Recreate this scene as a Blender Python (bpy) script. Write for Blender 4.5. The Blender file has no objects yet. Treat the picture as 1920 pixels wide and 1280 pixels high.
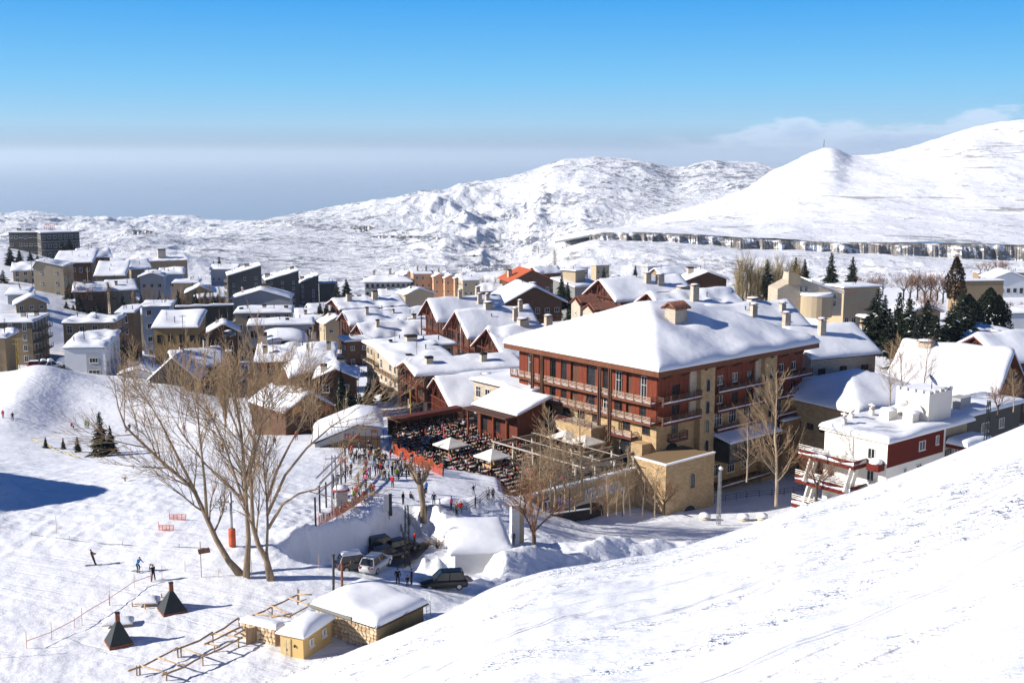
import bpy, bmesh, math, random
import numpy as np
from mathutils import Vector, Matrix, noise
R = math.radians
sc = bpy.context.scene
# ---------------------------------------------------------------- camera
F = 2150.0; PITCH = R(9.25); EYE = 100.0
cam_d = bpy.data.cameras.new('camera'); cam = bpy.data.objects.new('camera', cam_d)
sc.collection.objects.link(cam); sc.camera = cam
cam_d.sensor_width = 36; cam_d.lens = 36 * F / 1920; cam_d.clip_start = 0.5; cam_d.clip_end = 400000
cam.location = (0, 0, EYE); cam.rotation_euler = (R(90) - PITCH, 0, 0)
# ---------------------------------------------------------------- world, sun, exposure
SUN_EL = R(27); SUN_DIR = Vector((-0.975, -0.20, 0)).normalized()
w = bpy.data.worlds.new('World'); sc.world = w; w.use_nodes = True
nt = w.node_tree; nt.nodes.clear()
sky = nt.nodes.new('ShaderNodeTexSky'); sky.sky_type = 'NISHITA'; sky.sun_disc = False
sky.sun_elevation = SUN_EL; sky.sun_rotation = math.atan2(SUN_DIR.x, SUN_DIR.y)
sky.altitude = 1800; sky.air_density = 1.0; sky.dust_density = 0.6; sky.ozone_density = 2.5
bg = nt.nodes.new('ShaderNodeBackground'); bg.inputs[1].default_value = 0.085
wo = nt.nodes.new('ShaderNodeOutputWorld')
hsv = nt.nodes.new('ShaderNodeHueSaturation'); hsv.inputs['Saturation'].default_value = 1.25
gw = nt.nodes.new('ShaderNodeMix'); gw.data_type = 'RGBA'
tcw = nt.nodes.new('ShaderNodeTexCoord'); sepw = nt.nodes.new('ShaderNodeSeparateXYZ')
L = nt.links.new
L(tcw.outputs['Generated'], sepw.inputs[0])
L(sky.outputs[0], hsv.inputs['Color'])
# low cloud bank: noise, thickest toward the right, only in the lowest few degrees
def mathn(op, a, b=None, c=None, clamp=False):
    n = nt.nodes.new('ShaderNodeMath'); n.operation = op; n.use_clamp = clamp
    for i, v in enumerate((a, b, c)):
        if v is None: continue
        if isinstance(v, (int, float)): n.inputs[i].default_value = v
        else: L(v, n.inputs[i])
    return n.outputs[0]
def mapr(v, a, b, c=0., d=1., smooth=True):
    n = nt.nodes.new('ShaderNodeMapRange'); n.interpolation_type = 'SMOOTHSTEP' if smooth else 'LINEAR'
    L(v, n.inputs[0])
    for i, q in enumerate((a, b, c, d)): n.inputs[i + 1].default_value = q
    return n.outputs[0]
mp = nt.nodes.new('ShaderNodeMapping'); mp.inputs['Scale'].default_value = (1, 1, 3.0)
L(tcw.outputs['Generated'], mp.inputs[0])
nz = nt.nodes.new('ShaderNodeTexNoise'); nz.inputs['Scale'].default_value = 14; nz.inputs['Detail'].default_value = 7
nz.inputs['Roughness'].default_value = 0.5
L(mp.outputs[0], nz.inputs['Vector'])
el = sepw.outputs[2]; az = sepw.outputs[0]
top = mathn('ADD', mathn('MULTIPLY', az, 0.075), 0.002)          # cloud top rises to the right
dens = mathn('SUBTRACT', mathn('ADD', mathn('MULTIPLY', mathn('SUBTRACT', nz.outputs[0], 0.5), 0.10), top), el)
cm = mapr(dens, 0.0, 0.010)
cm = mathn('MULTIPLY', cm, mapr(az, 0.10, 0.2))
cm = mathn('MULTIPLY', cm, mapr(sepw.outputs[1], 0.2, 0.5))
cm = mathn('MULTIPLY', cm, 0.6)
mixc = nt.nodes.new('ShaderNodeMix'); mixc.data_type = 'RGBA'
cr = nt.nodes.new('ShaderNodeMix'); cr.data_type = 'RGBA'
L(mapr(dens, 0.004, 0.028), cr.inputs['Factor'])
cr.inputs['A'].default_value = (6.6, 7.2, 8.6, 1); cr.inputs['B'].default_value = (3.6, 4.6, 6.8, 1)
# clear-air gradient: milky at the sea horizon, deep azure overhead
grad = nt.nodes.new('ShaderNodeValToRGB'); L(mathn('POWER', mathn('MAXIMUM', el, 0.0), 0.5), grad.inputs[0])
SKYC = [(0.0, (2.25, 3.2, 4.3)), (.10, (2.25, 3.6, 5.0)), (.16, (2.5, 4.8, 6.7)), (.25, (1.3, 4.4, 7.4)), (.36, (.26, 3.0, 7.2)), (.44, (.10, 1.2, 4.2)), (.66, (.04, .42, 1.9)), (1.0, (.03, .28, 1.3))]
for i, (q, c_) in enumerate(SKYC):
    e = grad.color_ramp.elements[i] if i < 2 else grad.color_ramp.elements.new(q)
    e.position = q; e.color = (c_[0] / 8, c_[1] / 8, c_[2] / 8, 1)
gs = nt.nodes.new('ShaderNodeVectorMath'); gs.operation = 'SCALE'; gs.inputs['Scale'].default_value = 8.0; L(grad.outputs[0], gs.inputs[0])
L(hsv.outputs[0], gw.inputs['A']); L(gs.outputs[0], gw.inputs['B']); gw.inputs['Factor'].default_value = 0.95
L(cm, mixc.inputs['Factor']); L(gw.outputs['Result'], mixc.inputs['A']); L(cr.outputs['Result'], mixc.inputs['B'])
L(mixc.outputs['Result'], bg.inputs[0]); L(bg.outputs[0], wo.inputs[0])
sl = bpy.data.lights.new('sun', 'SUN'); sl.energy = 5.0; sl.angle = R(0.5); sl.color = (1.0, 0.94, 0.86)
so = bpy.data.objects.new('sun', sl); sc.collection.objects.link(so)
sd = Vector((SUN_DIR.x * math.cos(SUN_EL), SUN_DIR.y * math.cos(SUN_EL), math.sin(SUN_EL)))
so.rotation_euler = sd.to_track_quat('Z', 'Y').to_euler(); so.location = (-200, -60, 300)
vs = sc.view_settings; vs.view_transform = 'Standard'; vs.look = 'None'; vs.gamma = 1.0; vs.use_curve_mapping = False
vs.exposure = 0.58
sc.cycles.max_bounces = 5; sc.cycles.diffuse_bounces = 2; sc.cycles.volume_bounces = 1
# ---------------------------------------------------------------- view geometry helpers
cp, sp = math.cos(PITCH), math.sin(PITCH)
def ray_tan(py):                      # drop per metre of distance for a picture row
    v = (640 - py) / F
    return (sp - v * cp) / (cp + v * sp)
def P(px, py, D):                     # where the sight line of a pixel is D metres ahead
    u = (px - 960) / F; v = (640 - py) / F
    s = D / (cp + v * sp)
    return Vector((u * s, D, EYE + s * (-sp + v * cp)))
def PX(x, y, z):                      # back to the picture
    d = Vector((x, y, z - EYE)); dep = d.y * cp - d.z * sp
    return 960 + F * d.x / dep, 640 - F * (d.y * sp + d.z * cp) / dep
def ppm(px, py, D):                   # picture pixels per metre there
    p = P(px, py, D); return F / (p.y * cp - (p.z - EYE) * sp)
rnd = random.Random(7)
# ---------------------------------------------------------------- object helpers
COL = sc.collection
def tag(o, label=None, cat=None, group=None, kind=None):
    if label: o['label'] = label
    if cat: o['category'] = cat
    if group: o['group'] = group
    if kind: o['kind'] = kind
    return o
def empty(name, loc=(0, 0, 0), rz=0.0, label=None, cat=None, group=None):
    o = bpy.data.objects.new(name, None); COL.objects.link(o); o.location = loc; o.rotation_euler = (0, 0, rz)
    o.empty_display_size = 0.5
    return tag(o, label, cat, group)
def link(name, me, parent=None, loc=(0, 0, 0), rot=(0, 0, 0), scale=(1, 1, 1)):
    o = bpy.data.objects.new(name, me); COL.objects.link(o)
    o.parent = parent; o.location = loc; o.rotation_euler = rot; o.scale = scale
    return o
_kids = {}
def copy_tree(o, loc=None, rz=None, parent=None, scale=None, label=None, group=None):
    c = o.copy(); COL.objects.link(c); c.parent = parent
    if loc is not None: c.location = loc
    if rz is not None: c.rotation_euler = (0, 0, rz)
    if scale is not None: c.scale = (scale,) * 3 if not hasattr(scale, '__len__') else scale
    if label: c['label'] = label
    if group: c['group'] = group
    for ch in list(o.children): copy_tree(ch, parent=c)
    return c
class MB:
    """collects boxes, bars and lofts into one mesh with several materials"""
    def __init__(s): s.v = []; s.f = []; s.m = []; s.sm = []
    def add(s, vs, fs, mi=0, smooth=False):
        n = len(s.v); s.v += [tuple(v) for v in vs]
        for f in fs: s.f.append(tuple(n + i for i in f)); s.m.append(mi); s.sm.append(smooth)
        return s
    def box(s, x0, x1, y0, y1, z0, z1, mi=0):
        vs = [(x0, y0, z0), (x1, y0, z0), (x1, y1, z0), (x0, y1, z0), (x0, y0, z1), (x1, y0, z1), (x1, y1, z1), (x0, y1, z1)]
        return s.add(vs, [(0, 3, 2, 1), (4, 5, 6, 7), (0, 1, 5, 4), (1, 2, 6, 5), (2, 3, 7, 6), (3, 0, 4, 7)], mi)
    def bar(s, a, b, w, h=None, mi=0, up=(0, 0, 1)):
        h = h or w; a = Vector(a); b = Vector(b); d = (b - a).normalized(); upv = Vector(up)
        if abs(d.dot(upv)) > 0.98: upv = Vector((1, 0, 0))
        r = d.cross(upv).normalized() * (w / 2); u = r.cross(d).normalized() * (h / 2)
        vs = [a - r - u, a + r - u, a + r + u, a - r + u, b - r - u, b + r - u, b + r + u, b - r + u]
        return s.add(vs, [(0, 1, 2, 3), (7, 6, 5, 4), (0, 4, 5, 1), (1, 5, 6, 2), (2, 6, 7, 3), (3, 7, 4, 0)], mi)
    def tube(s, pts, rad, n=6, mi=0, cap=True, smooth=True):
        pts = [Vector(p) for p in pts]; rings = []
        if not hasattr(rad, '__len__'): rad = [rad] * len(pts)
        base = len(s.v); prev = None
        for i, p in enumerate(pts):
            d = (pts[min(i + 1, len(pts) - 1)] - pts[max(i - 1, 0)]).normalized()
            if prev is None: r = d.orthogonal().normalized()
            else:
                r = prev - d * prev.dot(d); r = r.normalized() if r.length > 1e-5 else d.orthogonal().normalized()
            prev = r; q = d.cross(r)
            for k in range(n):
                a = 2 * math.pi * k / n; s.v.append(tuple(p + (r * math.cos(a) + q * math.sin(a)) * rad[i]))
        for i in range(len(pts) - 1):
            for k in range(n):
                a0 = base + i * n + k; a1 = base + i * n + (k + 1) % n
                s.f.append((a0, a1, a1 + n, a0 + n)); s.m.append(mi); s.sm.append(smooth)
        if cap:
            s.f.append(tuple(base + k for k in range(n))[::-1]); s.m.append(mi); s.sm.append(False)
            e = base + (len(pts) - 1) * n; s.f.append(tuple(e + k for k in range(n))); s.m.append(mi); s.sm.append(False)
        return s
    def lathe(s, prof, c=(0, 0, 0), n=10, mi=0, smooth=True):
        base = len(s.v)
        for (r, z) in prof:
            for k in range(n):
                a = 2 * math.pi * k / n; s.v.append((c[0] + r * math.cos(a), c[1] + r * math.sin(a), c[2] + z))
        for i in range(len(prof) - 1):
            for k in range(n):
                a0 = base + i * n + k; a1 = base + i * n + (k + 1) % n
                s.f.append((a0, a1, a1 + n, a0 + n)); s.m.append(mi); s.sm.append(smooth)
        s.f.append(tuple(base + k for k in range(n))[::-1]); s.m.append(mi); s.sm.append(False)
        e = base + (len(prof) - 1) * n; s.f.append(tuple(e + k for k in range(n))); s.m.append(mi); s.sm.append(False)
        return s
    def poly_prism(s, pts, thick, axis='y', mi=0):
        """pts: outline in 2-D; extruded along an axis by thick (a pair)"""
        n = len(pts); a, b = thick
        f = {'y': lambda p, t: (p[0], t, p[1]), 'x': lambda p, t: (t, p[0], p[1]), 'z': lambda p, t: (p[0], p[1], t)}[axis]
        vs = [f(p, a) for p in pts] + [f(p, b) for p in pts]
        fs = [tuple(range(n)), tuple(range(2 * n - 1, n - 1, -1))] + [(i, n + i, n + (i + 1) % n, (i + 1) % n) for i in range(n)]
        return s.add(vs, fs, mi)
    def mesh(s, name, *mats):
        me = bpy.data.meshes.new(name); me.from_pydata(s.v, [], s.f)
        for m in mats: me.materials.append(m)
        me.polygons.foreach_set('material_index', s.m); me.polygons.foreach_set('use_smooth', s.sm)
        bm = bmesh.new(); bm.from_mesh(me); bmesh.ops.recalc_face_normals(bm, faces=bm.faces); bm.to_mesh(me); bm.free()
        me.update(); return me
    def build(s, name, mats, parent=None, **k):
        if not isinstance(mats, (list, tuple)): mats = [mats]
        return link(name, s.mesh(name, *mats), parent, **k)
def grid_mesh(name, X, Y, Z, mat, smooth=True):
    """mesh from 2-D numpy arrays"""
    nr, nc = X.shape; me = bpy.data.meshes.new(name)
    co = np.stack([X, Y, Z], -1).reshape(-1, 3).astype(np.float32)
    i = np.arange(nr * nc).reshape(nr, nc)
    q = np.stack([i[:-1, :-1], i[:-1, 1:], i[1:, 1:], i[1:, :-1]], -1).reshape(-1, 4)
    me.vertices.add(len(co)); me.vertices.foreach_set('co', co.ravel())
    me.loops.add(q.size); me.loops.foreach_set('vertex_index', q.ravel().astype(np.int32))
    me.polygons.add(len(q)); me.polygons.foreach_set('loop_start', (np.arange(len(q)) * 4).astype(np.int32))
    me.polygons.foreach_set('loop_total', np.full(len(q), 4, np.int32))
    me.polygons.foreach_set('use_smooth', np.full(len(q), smooth))
    me.update(calc_edges=True)
    for m in (mat if isinstance(mat, list) else [mat]): me.materials.append(m)
    return me
# ---------------------------------------------------------------- materials
MATS = {}
class NT:
    def __init__(s, m): s.t = m.node_tree; s.t.nodes.clear(); s.L = s.t.links.new
    def n(s, typ, **k):
        x = s.t.nodes.new(typ)
        for a, b in k.items():
            if a.startswith('i_'):
                key = a[2:].replace('_', ' ')
                x.inputs[key].default_value = b
            else: setattr(x, a, b)
        return x
    def put(s, v, sock):
        if isinstance(v, (int, float, tuple)): sock.default_value = v
        else: s.L(v, sock)
    def math(s, op, a, b=0.0, clamp=False):
        x = s.n('ShaderNodeMath', operation=op, use_clamp=clamp); s.put(a, x.inputs[0]); s.put(b, x.inputs[1]); return x.outputs[0]
    def ramp(s, v, a, b, c=0., d=1.):
        x = s.n('ShaderNodeMapRange', interpolation_type='SMOOTHSTEP'); s.put(v, x.inputs[0])
        for i, q in enumerate((a, b, c, d)): x.inputs[i + 1].default_value = q
        return x.outputs[0]
    def mix(s, f, a, b):
        x = s.n('ShaderNodeMix', data_type='RGBA'); s.put(f, x.inputs['Factor']); s.put(a, x.inputs['A']); s.put(b, x.inputs['B']); return x.outputs['Result']
    def noise(s, scale, detail=4, rough=.55, vec=None, dist=0.0):
        x = s.n('ShaderNodeTexNoise'); x.inputs['Scale'].default_value = scale; x.inputs['Detail'].default_value = detail
        x.inputs['Roughness'].default_value = rough; x.inputs['Distortion'].default_value = dist
        if vec is not None: s.L(vec, x.inputs['Vector'])
        return x.outputs[0]
    def pos(s): return s.n('ShaderNodeNewGeometry').outputs['Position']
    def obj(s): return s.n('ShaderNodeTexCoord').outputs['Object']
    def scaled(s, vec, sc_, rot=(0, 0, 0)):
        x = s.n('ShaderNodeMapping', vector_type='TEXTURE'); s.L(vec, x.inputs[0]); x.inputs['Scale'].default_value = tuple(1 / q for q in sc_); x.inputs['Rotation'].default_value = rot; return x.outputs[0]
    def bump(s, h, dist, strength=1.0, nrm=None):
        x = s.n('ShaderNodeBump'); s.L(h, x.inputs['Height']); x.inputs['Distance'].default_value = dist; x.inputs['Strength'].default_value = strength
        if nrm is not None: s.L(nrm, x.inputs['Normal'])
        return x.outputs[0]
    def out(s, col, rough=.8, nrm=None, spec=.3, metal=0.0, sss=0.0):
        b = s.n('ShaderNodeBsdfPrincipled'); s.put(col, b.inputs['Base Color']); s.put(rough, b.inputs['Roughness'])
        b.inputs['Specular IOR Level'].default_value = spec; b.inputs['Metallic'].default_value = metal
        if nrm is not None: s.L(nrm, b.inputs['Normal'])
        o = s.n('ShaderNodeOutputMaterial'); s.L(b.outputs[0], o.inputs[0]); return b
def newmat(name):
    m = bpy.data.materials.new(name); m.use_nodes = True; MATS[name] = m; return m, NT(m)
def simple(name, col, rough=.7, spec=.3, metal=0., var=.15, vs=3.0, bump=0.0, streak=False):
    m, t = newmat(name); v = t.obj()
    if streak: v = t.scaled(v, (6, 6, .5))
    n = t.noise(vs, 5, .6, v)
    c = t.mix(t.ramp(n, .3, .7), tuple(x * (1 - var) for x in col) + (1,), tuple(min(1, x * (1 + var)) for x in col) + (1,))
    nr = t.bump(n, bump) if bump else None
    t.out(c, rough, nr, spec, metal); return m
SNOWC = (0.82, 0.84, 0.88, 1)
def snow_roof():
    m, t = newmat('roof snow'); p = t.pos()
    h = t.math('ADD', t.noise(.35, 2, .5, p), t.math('MULTIPLY', t.noise(3.0, 4, .6, p), .08))
    t.out(SNOWC, .6, t.bump(h, .3, .5), .25); return m
def snow_ground(name, chop=1.0, tracks=True):
    """walked, skied snow: soft undulation, grain, lumps, parallel tracks"""
    m, t = newmat(name); p = t.pos()
    h = t.math('MULTIPLY', t.noise(.12, 3, .5, p), 1.2)
    h = t.math('ADD', h, t.math('MULTIPLY', t.noise(.9, 5, .6, p), .25 * chop))
    h = t.math('ADD', h, t.math('MULTIPLY', t.noise(5., 4, .6, p), .05 * chop))
    if tracks:
        s_ = t.scaled(p, (.05, 1.1, .4), (0, 0, R(14)))
        l = t.ramp(t.noise(1.0, 3, .5, s_, .6), .52, .60)
        h = t.math('ADD', h, t.math('MULTIPLY', l, -.07))
        s2 = t.scaled(p, (.06, .9, .3), (0, 0, R(-24)))
        l2 = t.ramp(t.noise(1.0, 3, .5, s2, .5), .55, .62)
        h = t.math('ADD', h, t.math('MULTIPLY', l2, -.05))
    t.out(SNOWC, .65, t.bump(h, .6, .9), .25); return m
def near_snow():
    m, t = newmat('slope snow'); p = t.pos()
    h = t.math('MULTIPLY', t.noise(.10, 3, .5, p), 1.0)
    # ski tracks run along the slope, from lower left to upper right
    for (rz, sc1, th, dep) in ((R(25), (.03, .8, .2), .58, .07), (R(31), (.04, 1.5, .2), .62, .05), (R(18), (.035, 1.0, .2), .62, .05)):
        s_ = t.scaled(p, sc1, (0, 0, rz))
        h = t.math('ADD', h, t.math('MULTIPLY', t.ramp(t.noise(1.0, 2, .4, s_, .35), th - .02, th + .09), -dep * 1.5))
    # pairs of ski tracks wandering along the slope
    for (an, sp_, wob, sd, off) in ((24, 3.7, 2.6, .030, 0.0), (33, 5.9, 4.0, .021, 7.3)):
        q = t.n('ShaderNodeSeparateXYZ'); t.L(t.scaled(p, (1, 1, 1), (0, 0, R(an))), q.inputs[0])
        wv = t.math('MULTIPLY', t.math('SUBTRACT', t.noise(sd, 2, .5, p), .5), wob * 4)
        v_ = t.math('ADD', t.math('ADD', q.outputs[1], wv), off)
        for o_ in (0.0, .22):
            fr_ = t.math('ABSOLUTE', t.math('SUBTRACT', t.math('FRACT', t.math('DIVIDE', t.math('ADD', v_, o_), sp_)), .5))
            line = t.ramp(fr_, .0, .016, 1., 0.)
            msk = t.ramp(t.noise(.045, 2, .5, t.scaled(p, (.6, 1.5, 1), (0, 0, R(an)))), .47, .55)
            h = t.math('ADD', h, t.math('MULTIPLY', t.math('MULTIPLY', line, msk), -.11))
    area = t.ramp(t.noise(.07, 2, .5, t.scaled(p, (.5, 1.4, 1), (0, 0, R(24)))), .47, .56)
    lumps = t.ramp(t.noise(1.5, 4, .6, p), .42, .78)
    h = t.math('ADD', h, t.math('MULTIPLY', t.math('MULTIPLY', lumps, area), .34))
    h = t.math('ADD', h, t.math('MULTIPLY', t.noise(4., 5, .65, p), .07))
    t.out(SNOWC, .6, t.bump(h, .8, .9), .25); return m
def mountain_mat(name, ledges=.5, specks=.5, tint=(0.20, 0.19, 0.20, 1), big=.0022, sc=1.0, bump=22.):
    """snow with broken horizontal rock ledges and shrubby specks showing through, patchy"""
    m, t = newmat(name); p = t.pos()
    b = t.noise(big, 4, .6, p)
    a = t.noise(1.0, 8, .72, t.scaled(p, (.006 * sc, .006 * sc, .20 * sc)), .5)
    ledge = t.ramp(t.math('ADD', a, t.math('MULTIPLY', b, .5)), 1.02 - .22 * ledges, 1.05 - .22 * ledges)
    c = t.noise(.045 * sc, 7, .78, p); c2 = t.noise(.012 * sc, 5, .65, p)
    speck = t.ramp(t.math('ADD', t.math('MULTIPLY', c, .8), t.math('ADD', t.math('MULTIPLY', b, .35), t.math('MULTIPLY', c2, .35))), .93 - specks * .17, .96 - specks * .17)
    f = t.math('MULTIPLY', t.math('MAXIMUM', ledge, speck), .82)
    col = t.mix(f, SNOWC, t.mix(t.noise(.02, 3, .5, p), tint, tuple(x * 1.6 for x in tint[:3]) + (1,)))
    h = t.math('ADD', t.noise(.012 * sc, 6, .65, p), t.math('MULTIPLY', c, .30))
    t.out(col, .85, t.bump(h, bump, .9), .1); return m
def rock_mat():
    m, t = newmat('cliff rock'); p = t.pos()
    a = t.noise(1.0, 8, .75, t.scaled(p, (.10, .10, .03))); b = t.noise(.03, 3, .5, p)
    col = t.mix(t.ramp(a, .35, .65), (.10, .095, .09, 1), (.34, .31, .28, 1)); col = t.mix(t.math('MULTIPLY', t.ramp(b, .58, .75), .6), col, (.34, .22, .16, 1))
    n2 = t.noise(1.0, 6, .7, t.scaled(p, (.07, .07, .16)))
    col = t.mix(t.ramp(n2, .53, .58), col, SNOWC)
    t.out(col, .9, t.bump(a, 3., .9), .1); return m
M_roofsnow = snow_roof(); M_ground = snow_ground('piste snow'); M_near = near_snow(); M_rock = rock_mat()
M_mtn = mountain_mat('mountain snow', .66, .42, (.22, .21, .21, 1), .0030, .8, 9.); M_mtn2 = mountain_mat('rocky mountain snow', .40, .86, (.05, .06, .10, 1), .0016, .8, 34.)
M_rough = mountain_mat('rubbly snow', .62, .75, (.20, .18, .17, 1), .006, 2.2, 6.)
# ---------------------------------------------------------------- terrain
def vnoise(x, y, s, o=0.0):
    return noise.noise(Vector((x * s + o, y * s - o, o * 1.7)))
def fbm_arr(X, Y, scale, octv=5, seed=0, rough=.5, ridged=False):
    """cheap numpy gradient-free value noise, several octaves"""
    rs = np.random.RandomState(seed); G = rs.rand(256, 256) * 2 - 1
    out = np.zeros_like(X); amp = 1.0; tot = 0; s = scale
    for o in range(octv):
        u = X * s + 37.1 * o + 1000; v = Y * s + 91.7 * o + 1000
        iu = np.floor(u).astype(int); iv = np.floor(v).astype(int); fu = u - iu; fv = v - iv
        fu = fu * fu * fu * (fu * (fu * 6 - 15) + 10); fv = fv * fv * fv * (fv * (fv * 6 - 15) + 10)
        g = lambda a, b: G[a % 256, b % 256]
        n = (g(iu, iv) * (1 - fu) + g(iu + 1, iv) * fu) * (1 - fv) + (g(iu, iv + 1) * (1 - fu) + g(iu + 1, iv + 1) * fu) * fv
        if ridged: n = 1 - 2 * np.abs(n)
        out += amp * n; tot += amp; amp *= rough; s *= 2.03
    return out / tot
def sstep(a, b, x):
    t = np.clip((x - a) / (b - a), 0, 1); return t * t * (3 - 2 * t)
def tan_arr(py):
    v = (640 - py) / F; return (sp - v * cp) / (cp + v * sp)
def px_of(x, y, z):
    dep = y * cp - z * sp; return 960 + F * x / dep
def pchip_rows(xs, tab, x):
    """smooth 1-D interpolation (monotone-ish cubic) of table rows at positions x; xs increasing"""
    xs = np.asarray(xs, float); tab = np.asarray(tab, float)
    i = np.clip(np.searchsorted(xs, x) - 1, 0, len(xs) - 2)
    h = xs[1:] - xs[:-1]; dlt = (tab[1:] - tab[:-1]) / h.reshape(-1, *([1] * (tab.ndim - 1)))
    m = np.zeros_like(tab); m[1:-1] = np.where(dlt[1:] * dlt[:-1] > 0, 2 * dlt[1:] * dlt[:-1] / (dlt[1:] + dlt[:-1] + 1e-12), 0)
    m[0] = dlt[0]; m[-1] = dlt[-1]
    return i, h, m, xs, tab
def interp_cols(cols, tab, pxs):
    """tab[row, col] -> values at pxs for each row: result [row, n]"""
    T = np.asarray(tab, float).T; i, h, m, xs, T = pchip_rows(cols, T, pxs)
    t = np.clip((pxs - xs[i]) / h[i], 0, 1)[:, None]; hh = h[i][:, None]
    v = (2 * t**3 - 3 * t**2 + 1) * T[i] + (t**3 - 2 * t**2 + t) * hh * m[i] + (-2 * t**3 + 3 * t**2) * T[i + 1] + (t**3 - t**2) * hh * m[i + 1]
    return v.T
def table_eval(cols, rows, tab, PXs, D):
    """tab z values (relative to the eye). PXs, D arrays of the same shape"""
    shp = D.shape; px = PXs.ravel(); d = D.ravel()
    lr = np.log(np.asarray(rows, float)); V = interp_cols(cols, tab, px)      # rows x n
    ld = np.clip(np.log(d), lr[0], lr[-1]); i = np.clip(np.searchsorted(lr, ld) - 1, 0, len(lr) - 2)
    h = lr[1:] - lr[:-1]; dl = (V[1:] - V[:-1]) / h[:, None]
    m = np.zeros_like(V); m[1:-1] = np.where(dl[1:] * dl[:-1] > 0, 2 * dl[1:] * dl[:-1] / (dl[1:] + dl[:-1] + 1e-12), 0); m[0] = dl[0]; m[-1] = dl[-1]
    n = np.arange(len(d)); t = (ld - lr[i]) / h[i]; hh = h[i]
    v = (2 * t**3 - 3 * t**2 + 1) * V[i, n] + (t**3 - 2 * t**2 + t) * hh * m[i, n] + (-2 * t**3 + 3 * t**2) * V[i + 1, n] + (t**3 - t**2) * hh * m[i + 1, n]
    return v.reshape(shp)
GC = [-600, 0, 150, 300, 450, 600, 800, 950, 1130, 1400, 1650, 1920, 2600]
GR = [60, 95, 120, 150, 185, 230, 262, 290, 340, 450, 600, 850, 1190]
def zr(py, D): return -float(tan_arr(np.array(py))) * D
GT = [
 [-41.5, -41.5, -41.5, -41.5, -41.5, -41.6, -42, -43, -44, -44, -44, -44, -44],
 [-41.5, -41.5, -41.5, -41.4, -41.4, -41.8, -42.5, -44, -46, -46, -46, -46, -46],
 [-41.5, -42, -41.6, -41.2, -41.0, -41.5, -44, -45.5, -47, -49, -50, -50, -50],
 [-44, -44, -43.5, -42.8, -43, -43.6, -44.8, -46.8, -50.5, -52, -51, -51, -51],
 [-48, -48, -48.5, -48, -47, -47, -48.3, -48.6, -53, -56, -56, -54, -54],
 [-54, -54.5, -55, -55.5, -54.5, -53.5, -53, -51.5, -52, -57, -58, -57, -57],
 [-50, -50.3, -50.6, -51.8, -55.5, -55, -54, -53, -54, -58, -59, -58, -58],
 [-53, -53, -54, -58, -60, -58, -57, -56, -56, -58, -58, -58, -58],
 [-47, -49, -55, -61, -63, -62, -61, -59, -59, -60, -58, -58, -58],
 [-46, -49, -54, -60, -66, -70, -72, -70, -68, -68, -60, -58, -58],
 [-48, -50, -58, -67, -70, -77, -80, -78, -76, -76, -66, -64, -64],
 [zr(p, 850) for p in (470, 470, 490, 478, 510, 540, 538, 525, 512, 516, 512, 512, 512)],
 [zr(p, 1190) for p in (480, 485, 492, 500, 520, 530, 520, 507, 449, 466, 478, 488, 490)]]
SC_ = [-300, 300, 400, 500, 600, 700, 790, 850, 905, 960, 1035, 1130, 1230, 1300, 1400, 1500, 1600, 1700, 1800, 1920, 2300, 2900]
SP_ = [1480, 1345, 1315, 1283, 1243, 1203, 1166, 1143, 1110, 1088, 1067, 1052, 1036, 1018, 987, 948, 922, 885, 845, 796, 660, 470]
DC_ = [80, 82, 84, 86, 90, 93, 97, 101, 106, 108, 110, 111, 112, 113, 114, 115, 115, 116, 116, 117, 118, 120]
def near_hill(x, y):
    yy = np.maximum(y, 4.0); r = x / yy
    px = 960 + F * r * (cp - .12 * 1.0 * sp)
    px = px_of(r * 100.0, 100.0, -38.0 + np.clip((px - 900) / 1000, 0, 1) * 12)
    ts = tan_arr(np.interp(px, SC_, SP_)); dc = np.interp(px, SC_, DC_)
    t = np.clip(y / dc, 0, 1.0)
    z = -ts * y - 3.0 * (1 - t) ** 2
    z = np.where(y > dc, z - (y - dc) ** 2 * .012 - np.maximum(y - dc - 4, 0) * .12, z)
    z = np.where(y < 4, z + (y - 4) * .0, z)
    return z
# bumps: x, y, height, sigma along, sigma across, angle
def pt(px, py, D): q = P(px, py, D); return q.x, q.y
BUMPS = [(-90, 132, 17, 12, 8, 0), (-108, 146, 17, 15, 9, 0)]  # unseen hill added left of the view to cast shade on the bank
for (px, py, D, h, sa, sb, an) in ((40, 725, 240, 4.5, 6, 14, 10), (120, 735, 250, 2.0, 12, 5, -20), (330, 745, 245, 1.5, 14, 8, 0)):
    q = P(px, py, D); BUMPS.append((q.x, q.y, h, sa, sb, R(an)))
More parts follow.
